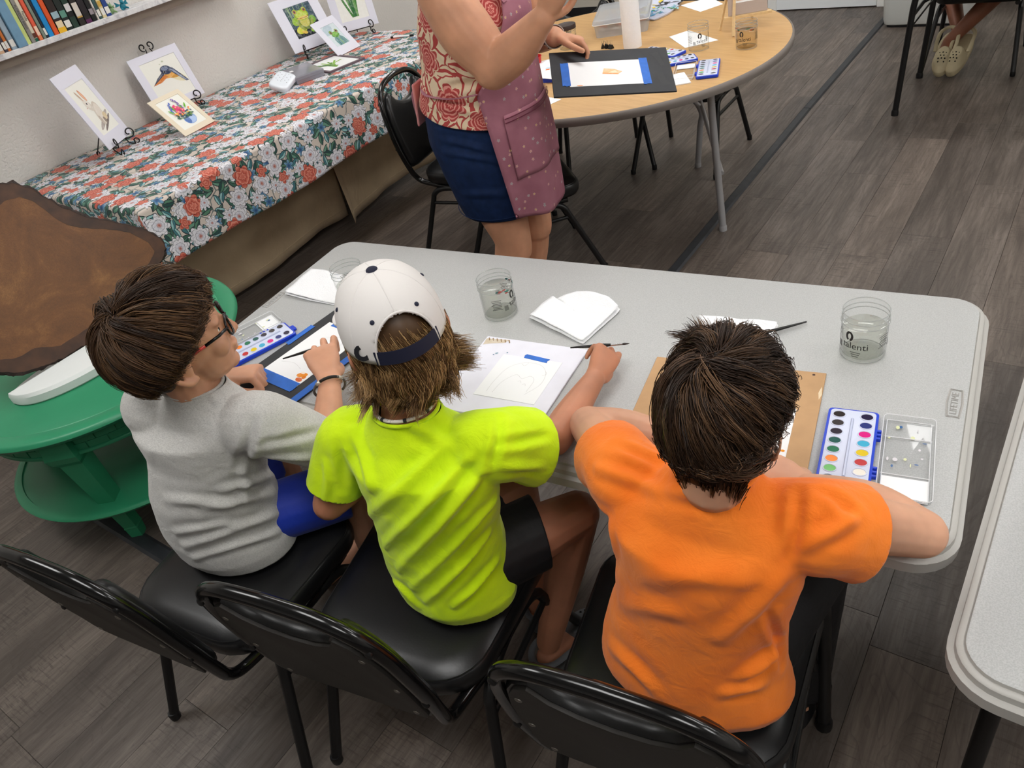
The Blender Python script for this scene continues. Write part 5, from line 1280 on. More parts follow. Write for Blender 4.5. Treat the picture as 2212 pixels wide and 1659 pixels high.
    def panel(zs, amax, name, o, parent=None, m=M_apron):
        vs, fs, uv_ = [], [], []; n = 40
        for j, z in enumerate(zs):
            am = amax(z)
            for i in range(n + 1):
                a = -am[1] + (am[0] + am[1]) * i / n; vs.append(ap(a, z - (.018 * math.sin(a * 3 + 1) if z < .65 else 0), o)); uv_.append((a * .21, z))
        for j in range(len(zs) - 1):
            for i in range(n): k = j * (n + 1) + i; fs.append((k, k + 1, k + n + 2, k + n + 1))
        mb = MB(); mb.add(vs, fs); q = mb.obj(name, m, parent or t, 180); set_uv(q.data, lambda co, i: uv_[i]); md = q.modifiers.new('t', 'SOLIDIFY'); md.thickness = .002; md.offset = 1; return q
    apn = panel(list(np.linspace(.625, 1.30, 48)), lambda z: (np.interp(z, [.5, .95, 1.06, 1.12, 1.3], [1.02, 1.12, 1.22, .95, .55]), np.interp(z, [.5, 1.06, 1.12, 1.3], [1.2, 1.3, .95, .55])), 'apron', .004)
    panel(list(np.linspace(.77, .985, 14)), lambda z: (.86, .45), 'pocket', .009, apn)
    for zz in (.975, .962):
        mb = MB(); mb.tube([ap(a, zz, .013) for a in np.linspace(-.45, .86, 30)], .0016, 5); mb.obj('pocket_binding', mat('dark_red_binding', S(96, 30, 52), .7), apn)
    mb = MB(); mb.tube([ap(a, 1.075 - .008 * math.sin(a), .012 - .014 * max(0, -math.cos(a))) for a in np.linspace(1.2, 2 * PI - 1.2, 50)], .006, 8, flat=.3); mb.obj('waist_tie', M_apron, apn, 60)
    mb = MB(); q0 = ap(PI - .15, 1.06, .012)
    for s_ in (-1, 1): mb.tube(smooth_path([q0, q0 - f * .03 + r * .02 * s_ + V(0, 0, -.02), q0 - f * .025 + r * .035 * s_ + V(0, 0, -.10)], 5), .010, 6, flat=.35)
    mb.obj('tie_bow', M_apron, apn, 60)
    for s_ in (-1, 1):
        mb = MB(); mb.tube(smooth_path([ap(.5 * s_, 1.29, .006), Z(1.39, .10, .09 * s_) - base, Z(1.435, .0, .075 * s_) - base, Z(1.39, -.09, .06 * s_) - base], 6), .013, 6, flat=.3); mb.obj('shoulder_strap', M_apron, apn, 60)
    # pink phone in the back pocket, watch band
    pc = Z(1.01, -.205, .055) - base; mb = MB(); mb.rbox((0, 0, 0), (.008, .072, .14), .003); ph = mb.obj('phone', mat('pink_phone_case', S(226, 150, 150), .4), t); ph.location = pc; ph.rotation_euler = (0, .12, math.atan2(f[1], f[0]))
    f_, r_, u_ = frame(unit(wl - el), (0, 0, 1)); bc = wl - f_ * .012
    ring = [bc + (r_ * .035 * math.cos(a) + u_ * .034 * math.sin(a)) - base for a in np.linspace(0, 2 * PI, 36, endpoint=False)]
    rs = [[p + f_ * .009 + (p - (bc - base)) * .0, p + f_ * .009 + unit(p - (bc - base)) * .003, p - f_ * .009 + unit(p - (bc - base)) * .003, p - f_ * .009] for p in ring]
    mb = MB(); mb.rings(rs, closed=True); wt = mb.obj('watch_band', mat('taupe_silicone', S(170, 158, 150), .5), t, 40)
    for k in (1, 4, 7, 31, 34):
        mb = MB(); d = unit(ring[k] - (bc - base)); mb.ell(ring[k] + d * .0032, (.0028, .0028, .0028), None, 8, 6); mb.obj('band_hole', M_blk, wt)
    for q in (1, -1):
        a_ = Z(.0, .03, .085 * q) - base; mb = MB()
        loft(mb, [(a_ + V(0, 0, .0005), f * .10, r * .04, 2.3), (a_ + V(0, 0, .018), f * .115, r * .043, 2.3), (a_ + V(0, 0, .024), f * .11, r * .04, 2.3)], 24); sn = mb.obj('sandal', mat('brown_sandal', S(96, 66, 46), .6), t, 40)
        mb = MB(); mb.tube(smooth_path([a_ + f * .05 + r * .043 + V(0, 0, .018), a_ + f * .05 + r * .02 + V(0, 0, .06), a_ + f * .05 - r * .02 + V(0, 0, .06), a_ + f * .05 - r * .043 + V(0, 0, .018)], 5), .012, 6, flat=.4); mb.obj('strap', MATS['brown_sandal'], sn, 60)
woman()

# ---------------------------------------------------------------- third table with the seated person in clogs
ang = -TH
folding_table('folding_table', 'folding table with black steel legs over the pale clogs near the white tub', (2.087, 3.912), ang, 1.83, .755, .74, False)
cE = dup(chair0, (1.63, 4.53, 0), math.radians(175), 'black banquet chair under the person wearing pale clogs'); cE['group'] = 'black banquet chairs'
def sitter():
    base = V(1.62, 4.5, 0)
    t = thing('person', 'seated person with bare legs crossed at the ankles in pale clogs', 'person', base)
    J = dict(pel=V(1.63, 4.52, .54), wst=V(1.63, 4.54, .70), chs=V(1.63, 4.52, .88), nck=V(1.63, 4.50, 1.02), hd=V(1.63, 4.46, 1.18)); fb, rb = V(0, -1, 0), V(-1, 0, 0)
    mb = MB(); H, Rm = head(mb, J['hd'], (0, -1, -.2), (0, 0, 1), 1.04)
    limb(mb, [H(0, -.02, -.06), J['nck'], J['chs']], [.05, .055, .08], 14)
    loft(mb, [(J['pel'] - V(0, 0, .06), rb * .13, fb * .1), (J['wst'], rb * .125, fb * .095), (J['chs'], rb * .15, fb * .1), (J['nck'] - V(0, 0, .03), rb * .14, fb * .07), (J['nck'], rb * .05, fb * .05)])
    AN = {}
    for q in (-1, 1):
        sh_ = J['nck'] + rb * .165 * q - V(0, 0, .04); el_ = V(1.63 - .22 * q, 4.36, .83); wr_ = V(1.63 - .13 * q, 4.16, .80)
        limb(mb, [sh_, (sh_ + el_) / 2, el_], [.047, .044, .038]); limb(mb, [el_, wr_], [.037, .025]); hand(mb, wr_, V(.2 * q, -1, 0), V(0, 0, 1), 1, q, [(25, 30, 20)] * 4, wr=.026)
    for hip, kn, an in ((V(1.55, 4.5, .52), at(2040, -95, .50), at(2074, 82, .145)), (V(1.71, 4.5, .52), at(2215, -75, .50), at(2050, 90, .15))):
        limb(mb, [hip, (hip + kn) / 2, kn], [.08, .07, .054]); limb(mb, [kn, kn * .62 + an * .38, an], [.052, .052, .033]); AN[len(AN)] = an
        limb(mb, [an, an + V(-.015, -.05, -.045), an + V(-.03, -.12, -.095)], [.034, .032, .024])
    fuse('body', mb, .0055, 3, SK5, t, base)
    mb = MB(); loft(mb, [(J['pel'] - V(0, 0, .06), rb * .155, fb * .12), (J['wst'], rb * .15, fb * .115), (J['chs'], rb * .17, fb * .115), (J['nck'] - V(0, 0, .03), rb * .15, fb * .08), (J['nck'], rb * .065, fb * .06)])
    for q in (-1, 1): sh_ = J['nck'] + rb * .165 * q - V(0, 0, .04); el_ = V(1.63 - .22 * q, 4.36, .83); limb(mb, [sh_ - rb * .04 * q, sh_, sh_ * .35 + el_ * .65], [.07, .07, .068], 16, 5, False)
    fuse('shirt', mb, .008, 3, mat('grey_green_shirt', S(110, 124, 112), .8), t, base)
    mb = MB(); loft(mb, [(J['pel'] - V(0, 0, .07), rb * .15, fb * .12), (J['pel'] + V(0, 0, .05), rb * .145, fb * .11)])
    for hip, kn in ((V(1.55, 4.5, .52), at(2040, -95, .50)), (V(1.71, 4.5, .52), at(2215, -75, .50))): limb(mb, [hip, hip * .35 + kn * .65], [.09, .085], 16, 5, False)
    fuse('shorts', mb, .008, 3, mat('black_shorts', (0, 0, 0)), t, base)
    hm = hair_mat('dark_hair', S(40, 28, 20), None); mb = MB(); mb.ell(H(0, -.016, .036), (.080, .102, .088), Rm, 20, 14); hb = fuse('hair', mb, .008, 4, hm, t, base); shell_color(hb, S(40, 28, 20))
    p1, p2 = at(2026, 160, .01) + V(.005, .16, 0), at(2062, 160, .01) + V(.02, .16, 0)
    clog(t, V(p1[0], p1[1], .001) - V(base[0], base[1], 0) + V(.02, .0, 0), (-.10, -1, 0), 'cream_clog_foam', S(196, 182, 148), 1.22, 33)
    clog(t, V(p2[0], p2[1], .001) - V(base[0], base[1], 0) + V(.005, .0, 0), (-.26, -1, 0), 'cream_clog_foam', S(196, 182, 148), 1.22, 30)
sitter()
# white plastic tub on the floor
tb = thing('storage_tub', 'white plastic tub on the floor behind the pale clogs', 'tub', RV(.80, 5.52, 0), -TH)
mb = MB(); M_tub = mat('white_tub_plastic', S(206, 208, 204), .35)
mb.rings([[(x, y, z) for x, y in rrect(.56 - i, .34 - i, .05, 5)] for i, z in ((.06, .012), (.03, .02), (.015, .05), (.0, .20), (-.02, .30), (-.02, .305), (.0, .305), (.03, .05))]); mb.obj('body', M_tub, tb, 40)
mb = MB(); mb.rings([[(x, y, z) for x, y in rrect(.61 - i, .39 - i, .06, 5)] for i, z in ((0, .300), (0, .325), (.02, .335), (.05, .338))]); mb.obj('lid', M_tub, tb, 40)
mb = MB(); mb.rings([[(x, y, z) for x, y in rrect(.5, .28, .04, 5)] for z in (0, .013)]); mb.obj('foot', M_black_rubber, tb)
# ================================================================== small things
def placed(o, org, ex, ey, ez):
    o.matrix_world = Matrix([[ex[0], ey[0], ez[0], org[0]], [ex[1], ey[1], ez[1], org[1]], [ex[2], ey[2], ez[2], org[2]], [0, 0, 0, 1]]); return o
def ink_mat():
    t = NT('watercolour_print'); a = t.node('ShaderNodeVertexColor'); a.layer_name = 'Col'
    v = t.coord('Object'); n = t.noise(v, 60, 4, .6)
    t.set(col=t.mix(t.math('MULTIPLY', t.ramp(n, [(.45, (0, 0, 0)), (.75, (1, 1, 1))]), .22), a.outputs[0], (1, 1, 1, 1)), rough=.7, spec=.2); return t.m
M_ink = ink_mat()
def EL(cx, cy, rx, ry, rot, c, n=20): 
    k, q = math.cos(math.radians(rot)), math.sin(math.radians(rot))
    return ([(cx + rx * math.cos(a) * k - ry * math.sin(a) * q, cy + rx * math.cos(a) * q + ry * math.sin(a) * k) for a in np.linspace(0, 2 * PI, n, endpoint=False)], c)
def LN(pts, w_, c):
    P = [V(*p) for p in pts]; L_, R_ = [], []
    for i, p in enumerate(P):
        d = unit(P[min(i + 1, len(P) - 1)] - P[max(i - 1, 0)]); n = V(-d[1], d[0]) * w_ / 2; L_.append(tuple(p + n)); R_.append(tuple(p - n))
    return (L_ + R_[::-1], c)
def PG(pts, c): return (pts, c)
def art(parent, shapes, z0, sx=1, sy=1, ox=0, oy=0, name='print', step=.00008, m=None):
    mb = MB(); cl = []
    for k, (pts, c) in enumerate(shapes):
        mb.poly([(ox + x * sx, oy + y * sy, z0 + step * k) for x, y in pts]); cl.append(c)
    o = mb.obj(name, m or M_ink, parent); ca = o.data.color_attributes.new('Col', 'FLOAT_COLOR', 'CORNER')
    a = []
    for p, c in zip(o.data.polygons, cl): a += [c] * p.loop_total
    ca.data.foreach_set('color', np.array(a, float).ravel())
    if name in ('paint_smear', 'stains', 'paint_strokes', 'paint_dabs', 'pencil_sketch'): o['kind'] = 'stuff'
    return o
M_paper = mat('white_paper', S(238, 239, 240), .75, spec=.2, bump=.12, bscale=250, bdist=.0006)
M_matb = mat('white_mat_board', S(222, 222, 234), .6)
M_cream = mat('cream_mat_board', S(226, 214, 192), .7)
M_tape = mat('blue_masking_tape', S(40, 104, 196), .6, var=.12, vscale=40)
M_blackboard = mat('black_foam_board', S(48, 49, 52), .7, var=.18, vscale=12)
def rect_on(px, z):
    """thin rectangle from four pixels (far-left, far-right, near-right, near-left) at height z: origin, axes, size"""
    P = [at(x, y, z) for x, y in px]; c = sum(P) / 4
    ex = unit(P[1] - P[0] + P[2] - P[3]); ey0 = P[0] - P[3] + P[1] - P[2]; ey = unit(ey0 - ex * (ey0 @ ex))
    w_ = ((P[1] - P[0]) @ ex + (P[2] - P[3]) @ ex) / 2; h_ = ((P[0] - P[3]) @ ey + (P[1] - P[2]) @ ey) / 2
    return c, ex, ey, w_, h_
def tape(parent, x0, y0, x1, y1, wd, z, seed=1):
    R = random.Random(seed); d = unit(V(x1 - x0, y1 - y0)); n = V(-d[1], d[0]); a, b = V(x0, y0), V(x1, y1)
    pts = [tuple(a - n * wd / 2)]
    pts += [tuple(b - n * wd / 2)] + [tuple(b + d * R.uniform(-.003, .003) + n * wd * (k / 4 - .5)) for k in (1, 2, 3)] + [tuple(b + n * wd / 2), tuple(a + n * wd / 2)] + [tuple(a + d * R.uniform(-.003, .003) + n * wd * (.5 - k / 4)) for k in (1, 2, 3)]
    mb = MB(); mb.prism(pts, z, z + .0006); return mb.obj('tape', M_tape, parent)
def sketch(parent, lines, z, c=S(196, 194, 192), wd=.0006):
    return art(parent, [LN(smooth_path([(*p, 0) for p in l], 6), wd, c) if False else LN([tuple(q[:2]) for q in smooth_path([(p[0], p[1], 0) for p in l], 6)], wd, c) for l in lines], z, name='pencil_sketch')

# ---------------------------------------------------------------- jars
M_glass = clear('clear_plastic', (.965, .97, .965, 1), 1.5)
M_gedge = clear('clear_plastic_edge', (.82, .84, .83, 1), 1.5, .25, S(220, 222, 222))
M_water = clear('rinse_water', (.93, .935, .905, 1), 1.33)
M_waterp = clear('stained_rinse_water', (.90, .86, .78, 1), 1.33)
M_print = mat('black_print', S(22, 22, 22), .6)
def wrap(o, r, ang, zc):
    for v in o.data.vertices:
        a = ang + v.co.x / r; rr2 = r + v.co.z; z = zc + v.co.y; v.co = (rr2 * math.cos(a), rr2 * math.sin(a), z)
def jar(label, c, z, face, water=.5, stain=None, wm=None, lid=False, text=True, group='rinse jars'):
    t = thing('glass_jar', label, 'jar', (c[0], c[1], z + .0004), 0, group); r, h = .0435, .105
    prof = [(r - .006, 0), (r - .001, .003), (r, .008), (r, h * .74), (r - .0012, h * .76), (r + .001, h * .775), (r + .001, h * .79), (r - .001, h * .80), (r - .001, h * .88), (r + .0004, h * .89), (r - .001, h * .90), (r - .0005, h)]
    mb = MB(); mb.lathe(prof, seg=48, cap1=False); jb_ = mb.obj('jar_body', M_glass, t, 50)
    for zz, rr_2 in ((h, r - .0005), (h * .783, r + .001), (h * .885, r + .0002), (.003, r - .002)):
        mb = MB(); mb.tube([(rr_2 * math.cos(a), rr_2 * math.sin(a), zz) for a in np.linspace(0, 2 * PI, 48, endpoint=False)], .0011, 6, closed=True); mb.obj('thread' if zz < h else 'rim', M_gedge, jb_, 60)
    if water:
        mb = MB(); mb.lathe([(r - .0085, .0056), (r - .0027, .0105), (r - .0027, h * water - .001), (r - .004, h * water)], seg=40); mb.obj('water', wm or M_water, t, 50)
    if lid:
        mb = MB(); mb.lathe([(r + .0015, h - .016), (r + .003, h - .015), (r + .003, h + .002), (r + .0015, h + .004), (r - .004, h + .0035), (r - .006, h + .0025)], seg=40); mb.obj('lid', mat('dark_brown_lid', S(52, 36, 32), .5), t, 40)
        R = random.Random(2)
        for k in range(26):
            a, q = R.uniform(0, 6.28), R.uniform(0, .03); a2 = a + R.uniform(-.6, .6); mb = MB()
            p0, p1 = V(q * math.cos(a), q * math.sin(a), .012), V(.033 * math.cos(a2), .033 * math.sin(a2), .075 + R.uniform(-.01, .01)) * V(q / .03, q / .03, 1)
            d = unit(p1 - p0); mb.tube([p0, p0 + d * .012, p0 + d * .013, p1 - d * .013, p1 - d * .012, p1], [.0022, .0026, .0011, .0011, .0026, .0022], 6); mb.obj('cotton_swab', mat('cotton_white', S(232, 226, 210), .8), t, 60)
    if text:
        o = text_mesh('talenti', .021, 'lettering', M_print, t, .0001); wrap(o, r + .0003, face, h * .40)
        mb = MB(); q = []
        ring = [(.0075 * math.cos(a) * .8, .009 * math.sin(a)) for a in np.linspace(-1.3, 1.3 + PI * .98, 26)]
        mb.tube([(x - .012, y, 0) for x, y in ring], .0024, 6, flat=.15); e = mb.obj('emblem', M_print, t); wrap(e, r + .0003, face, h * .60)
        for k in range(3):
            mb = MB(); mb.box((0, -.0045 * k, 0), (.020 - .004 * k, .0014, .0001)); e = mb.obj('small_print', M_print, t); wrap(e, r + .0003, face + .05, h * .26)
        for s_ in (-1, 1):
            for k in range(7):
                mb = MB(); mb.box((0, -.0042 * k, 0), (.026 - .003 * (k % 3), .0013, .0001)); e = mb.obj('small_print', M_print, t); wrap(e, r + .0003, face + s_ * 1.35, h * .58)
            for k in range(9):
                mb = MB(); mb.box((.018 + k * .0012, -.012, 0), (.0006, .014, .0001)); e = mb.obj('barcode', M_print, t); wrap(e, r + .0003, face + s_ * 1.35, h * .45)
    for k, sc_ in enumerate(stain or []):
        R = random.Random(k + 3)
        for q in range(5):
            mb = MB(); a = face + R.uniform(-1.2, 1.2); mb.ell((0, 0, 0), (.004 + R.random() * .006, .0015 + R.random() * .002, .0002), None, 10, 6); e = mb.obj('paint_smear', mat('smear_%d_%d_%d' % tuple(int(v * 255) for v in sc_[:3]), sc_, .5), t); wrap(e, r + .0004, a, h * (.70 + .12 * R.random()))
    return t
fc = lambda c: math.atan2(CAM[1] - c[1], CAM[0] - c[0])
c = (.7715, .4635); jar('clear plastic jar of cloudy water with green and red paint smears beside the folded towel', c, TZ, fc(c) + 1.2, .74, [S(24, 120, 104), S(170, 60, 50), S(30, 90, 90)])
c = (1.614, .496); jar('clear plastic jar of clean water alone by the table emblem', c, TZ, fc(c) - .35, .64)
c = at(770, 645, TZ)[:2]; jar('clear plastic water jar hidden behind the white cap', c, TZ, fc(c) + 2, .5, None)
c = (.636, 2.495); jar('empty clear plastic jar standing on a white card on the round table', c, RZ, fc(c) + .4, 0)
c = (.842, 2.486); jar('clear plastic jar with paint stained rim in front of the little easel', c, RZ, fc(c) - .2, .66, [S(60, 110, 70), S(170, 80, 50)], M_waterp)
c = at(1229, 104, RZ)[:2]; jar('lidded jar of cotton swabs on the round table', c, RZ, fc(c) - .3, 0, None, None, True)

# ---------------------------------------------------------------- watercolour sets
PANS = [[S(44, 38, 38), S(56, 52, 54), S(40, 32, 48), S(20, 82, 76), S(20, 110, 76), S(238, 128, 22), S(62, 168, 40), S(34, 22, 44)],
        [S(30, 22, 60), S(40, 52, 118), S(216, 22, 130), S(62, 170, 206), S(218, 190, 20), S(184, 28, 34), S(226, 220, 208), S(40, 44, 50)]]
M_blue = mat('blue_tray_plastic', S(16, 60, 196), .35); M_trayw = mat('white_tray_insert', S(206, 212, 232), .3)
def paint_set(label, c, z, ey, lid=1, detail=True, scale=1.0):
    """ey: from the near end to the far end; lid: side of the hinge (+1 right)"""
    ey = unit(V(ey[0], ey[1], 0)); ex = V(ey[1], -ey[0], 0)
    t = placed(thing('paint_set', label, 'paint set', (0, 0, 0), 0, 'watercolour sets'), (c[0], c[1], z + .0004), ex, ey, V(0, 0, 1))
    W_, L_ = .080, .202
    mb = MB(); rr_loft(mb, W_ + .006, L_ + .006, .008, [(.003, 0), (0, .002), (0, .0105), (.0035, .0115)], 4); tr = mb.obj('tray', M_blue, t, 40)
    mb = MB(); rr_loft(mb, W_ - .003, L_ - .003, .008, [(0, .0113), (.0, .0125), (.0015, .0132)], 4); ins = mb.obj('insert', M_trayw, t, 40)
    for j in range(2):
        for i in range(8):
            x = (-.0235 if j == 0 else .0235); y = .084 - i * .0240
            mb = MB(); mb.lathe([(.0122, .0125), (.0120, .0142), (.0106, .0146), (.0098, .0136)], (x, y, 0), 18, sx=1, sy=.80); pn = mb.obj('paint_pan', M_trayw, t, 50)
            cc = PANS[j][i]; mb = MB(); mb.lathe([(.0103, .0138), (.0070, .0134), (.003, .0133)], (x, y, 0), 18, sx=1, sy=.80); mb.obj('paint', mat('paint_%d_%d' % (j, i), cc, .12, spec=.7), pn, 50)
    mb = MB(); mb.tube([(0, .075, .0137), (0, -.075, .0137)], .0026, 6); mb.obj('brush_groove', mat('groove_clear', S(190, 198, 222), .2), ins, 60)
    for y in (.055, .045, .035, -.04, -.05, -.06):
        mb = MB(); mb.box((lid * (W_ / 2 + .006), y, .007), (.008, .0055, .008), bev=.001); mb.obj('hinge', M_blue, t)
    mb = MB(); mb.rings([[(x, y, z_) for x, y in rrect(.026, .014, .004, 3, 0, 0, L_ / 2 + .008)] for z_ in (.002, .006)]); 
    if label.find('boy in the grey') >= 0: mb.obj('hang_tab', M_blue, t)
    if lid:
        M_lid = clear('clear_lid', (.95, .955, .96, 1), 1.5); cx = lid * (W_ + .013)
        mb = MB(); mb.rings([[(x, y, z_) for x, y in rrect(W_ + .004, L_ + .004, .008, 4, i, cx, 0)] for i, z_ in ((0, .012), (.0015, .002), (.006, .0010))], cap0=False); ld_ = mb.obj('lid', M_lid, t, 40)
        Mr = mat('lid_edge_clear', S(226, 228, 230), .15)
        for z_, i in ((.012, 0), (.0035, .006)):
            mb = MB(); mb.tube([(x, y, z_) for x, y in rrect(W_ + .004, L_ + .004, .008, 4, i, cx, 0)], .0008, 5, closed=True); mb.obj('lid_edge', Mr, ld_, 60)
        for y in (.052, -.042):
            mb = MB(); mb.tube([(cx - .038, y, .003), (cx + .038, y, .003)], .0010, 5); mb.obj('divider', Mr, ld_, 60)
        mb = MB(); mb.box((cx, -.073 if lid > 0 else .073, .0022), (.072, .052, .0006)); mb.obj('label_card', M_paper, ld_)
        if detail:
            R = random.Random(5); sh = [EL(cx + R.uniform(-.03, .03), R.uniform(-.03, .085), R.uniform(.001, .004), R.uniform(.001, .005), 0, (S(212, 216, 170), S(214, 210, 214), S(60, 100, 150))[k % 3]) for k in range(14)]; art(ld_, sh, .0030, name='paint_smear')
    return t
paint_set('watercolour set with open clear lid beside the elbow of the boy in orange', at(1832, 966, TZ + .012), TZ, at(1845, 883, TZ) - at(1818, 1049, TZ))
paint_set('watercolour set lying by the fist of the boy in the grey shirt', at(551, 745, TZ + .012), TZ, at(622, 711, TZ) - at(486, 781, TZ), -1)
paint_set('watercolour set between the white board and the boy in the white cap', at(905, 815, TZ + .012), TZ, at(990, 760, TZ) - at(905, 840, TZ), -1)
paint_set('watercolour set with open lid near the rim of the round table', (.764, 2.215), RZ, V(-.053, .21), -1, False)
paint_set('watercolour set pointing to the paper roll on the round table', (.485, 2.452), RZ, V(-.19, .08), 0, False)
paint_set('watercolour set mostly covered by the black board held by the woman', (.575, 2.315), RZ, V(.17, .10), 0, False)

# ---------------------------------------------------------------- boards and paintings on the main table
c, ex, ey, w_, h_ = rect_on([(725, 660), (812, 724), (644, 875), (553, 838)], TZ + .006)
ex = unit(V(.985, -.17, 0)); ey = V(-ex[1], ex[0], 0); c = at(678, 765, TZ + .006); w_, h_ = .235, .355
bb = placed(thing('drawing_board', 'black foam board with a taped sheet in front of the boy in grey', 'board'), (c[0], c[1], TZ + .0005), ex, ey, V(0, 0, 1))
mb = MB(); mb.rbox((0, 0, .0026), (w_, h_, .005), .001); mb.obj('panel', M_blackboard, bb)
mb = MB(); mb.rbox((-.005, .005, .0057), (.150, .235, .0008), .0003); mb.obj('sheet', M_paper, bb)
for k, q in enumerate([(-.08, -.118, .07, -.118, .034), (-.06, .125, .06, .125, .030), (.108, -.165, .108, .165, .022), (-.112, .0, -.112, .09, .018)]): tape(bb, *q, .0062, k)
art(bb, [EL(.045, -.075, .016, .009, 20, S(226, 138, 40)), EL(.052, -.092, .012, .007, -10, S(208, 96, 30)), EL(.040, -.068, .007, .004, 0, S(240, 226, 210)), EL(.058, -.08, .006, .006, 0, S(214, 120, 36))], .0063, name='paint_strokes')
sketch(bb, [[(-.05, -.02), (-.02, .03), (.02, .05), (.05, .03), (.06, -.01)], [(-.03, .06), (.0, .08), (.03, .075), (.04, .05), (.02, .03)], [(-.06, -.06), (-.02, -.05), (.02, -.06)]], .0064)
c, ex, ey, w_, h_ = rect_on([(1053, 727), (1268, 752), (1180, 897), (950, 850)], TZ + .006)
wbd = placed(thing('drawing_board', 'white board with a small taped pencil sketch beside the boy in yellow', 'board'), (c[0] + ey[0] * -.02, c[1] + ey[1] * -.02, TZ + .0005), ex, ey, V(0, 0, 1))
mb = MB(); mb.rbox((0, 0, .0026), (w_, h_ + .04, .005), .001); mb.obj('panel', mat('white_board_worn', S(226, 226, 236), .6, var=.03, vscale=20), wbd)
mb = MB(); mb.rbox((.02, .0, .0057), (.152, .150, .0008), .0003); mb.obj('sheet', M_paper, wbd)
tape(wbd, -.0, .079, .062, .072, .014, .0062, 4)
sketch(wbd, [[(-.03, -.06), (-.03, -.02), (-.02, .03), (.01, .055), (.05, .055), (.075, .03), (.08, -.01), (.06, -.05)], [(-.015, -.06), (-.01, -.02), (.01, .01), (.03, .0), (.045, .012), (.06, .0), (.06, -.04)], [(.025, -.012), (.03, -.008), (.034, -.014)], [(.04, -.02), (.045, -.016), (.049, -.022)], [(.005, .05), (.015, .044), (.02, .056)], [(.07, .02), (.078, .026), (.074, .034)]], .0064)
art(wbd, [PG([(-.13, .125), (-.07, .131), (-.075, .118), (-.11, .108), (-.127, .10)], S(206, 192, 170))] + [LN([(-.125 + .011 * k, .1295), (-.118 + .011 * k, .119)], .003, S(150, 124, 90)) for k in range(6)] + [EL(-.075, .075, .004, .002, 30, S(60, 130, 150)), EL(-.05, .082, .002, .002, 0, S(60, 130, 150)), EL(-.08, .068, .002, .0015, 0, S(70, 110, 150))], .0054, name='stains')
c, ex, ey, w_, h_ = rect_on([(1440, 772), (1804, 808), (1722, 1022), (1310, 960)], TZ + .004)
hbd = placed(thing('drawing_board', 'brown hardboard panel under the sheet of the boy in orange', 'board'), (c[0], c[1], TZ + .0005), ex, ey, V(0, 0, 1))
mb = MB(); mb.rbox((0, 0, .0019), (w_, h_, .0034), .0008); mb.obj('panel', mat('brown_hardboard', S(186, 148, 106), .7, var=.07, vscale=25), hbd)
mb = MB(); mb.rbox((.015, -.055, .0040), (.235, .16, .0008), .0003); mb.obj('sheet', M_paper, hbd)
tape(hbd, .10, -.142, .135, -.142, .016, .0046, 5); tape(hbd, -.10, -.14, .02, -.14, .02, .0046, 6)
art(hbd, [EL(.125, -.095, .004, .003, 0, S(232, 150, 40)), EL(.118, -.115, .003, .003, 0, S(240, 170, 60)), EL(.07, -.06, .03, .018, 20, S(236, 160, 60)), EL(.0, -.05, .03, .02, 0, S(80, 140, 200))], .0046, name='paint_strokes')
art(hbd, [PG([(-.09, .146), (.0, .146), (-.02, .138), (-.08, .139)], S(206, 184, 150)), EL(.150, .135, .003, .003, 0, S(70, 44, 34)), PG([(.168, .06), (.172, .075), (.169, .10), (.165, .08)], S(222, 204, 172)), EL(.12, .03, .0016, .0016, 0, S(80, 60, 50))], .0038, name='stains')

# ---------------------------------------------------------------- paper towels
def towel_mat():
    t = NT('embossed_paper_towel'); v = t.coord('Object'); n = t.node('ShaderNodeTexVoronoi'); t.l.new(v, n.inputs['Vector']); n.inputs['Scale'].default_value = 55
    t.set(col=S(240, 241, 243), rough=.9, spec=.1); t.bump(t.math('SINE', t.math('MULTIPLY', n.outputs['Distance'], 22)), .25, .0012); return t.m
M_towel = towel_mat()
def towel(label, px, z, lift, seed, name='paper_towel', layers=2):
    P = [at(x, y, z) for x, y in px]; base = sum(P) / len(P); base[2] = z
    t = thing(name, label, 'paper towel', base)
    for L_ in range(layers):
        ol = resample([(p[0] - base[0], p[1] - base[1]) for p in P], 72); k = 1 - .03 * L_; vs, fs = [], []; R_ = 9
        for j in range(R_ + 1):
            q = j / R_
            for i, p in enumerate(ol):
                x, y = p * k * q; a = math.atan2(y, x)
                hgt = .0012 + .003 * L_ + (lift(a) * (1 if L_ else .35)) * q ** 2.2 + .0022 * mnoise.noise(Vector((x * 22, y * 22, seed + L_ * .3))) * q + (0 if L_ else 0)
                vs.append((x, y, max(hgt, .0006 + .0012 * L_)))
        n = len(ol)
        for j in range(R_):
            for i in range(n): a, b = j * n + i, j * n + (i + 1) % n; fs.append((a, b, b + n, a + n))
        mb = MB(); mb.add(vs, fs); o = mb.obj('sheet', M_towel, t, 180); md = o.modifiers.new('t', 'SOLIDIFY'); md.thickness = .0006; md.offset = 1
    return t
towel('folded white paper towel on the table behind the white cap', [(672, 582), (700, 585), (742, 595), (770, 640), (735, 662), (672, 652), (615, 638)], TZ, lambda a: .008 * max(0, math.cos(a + 2.2)), 1)
towel('folded white paper towel lying beside the paint stained jar', [(1144, 690), (1168, 664), (1193, 640), (1201, 648), (1222, 638), (1246, 634), (1288, 640), (1318, 652), (1341, 673), (1300, 710), (1259, 746), (1200, 717)], TZ, lambda a: .010 * max(0, math.cos(a + 2.0)) + .012 * max(0, math.cos(a - .6)), 2)
towel('white paper towel under the black brush in front of the boy in orange', [(1508, 682), (1580, 688), (1682, 704), (1672, 728), (1660, 750), (1600, 745), (1520, 730)], TZ, lambda a: .006 * max(0, math.cos(a - .3)), 3)

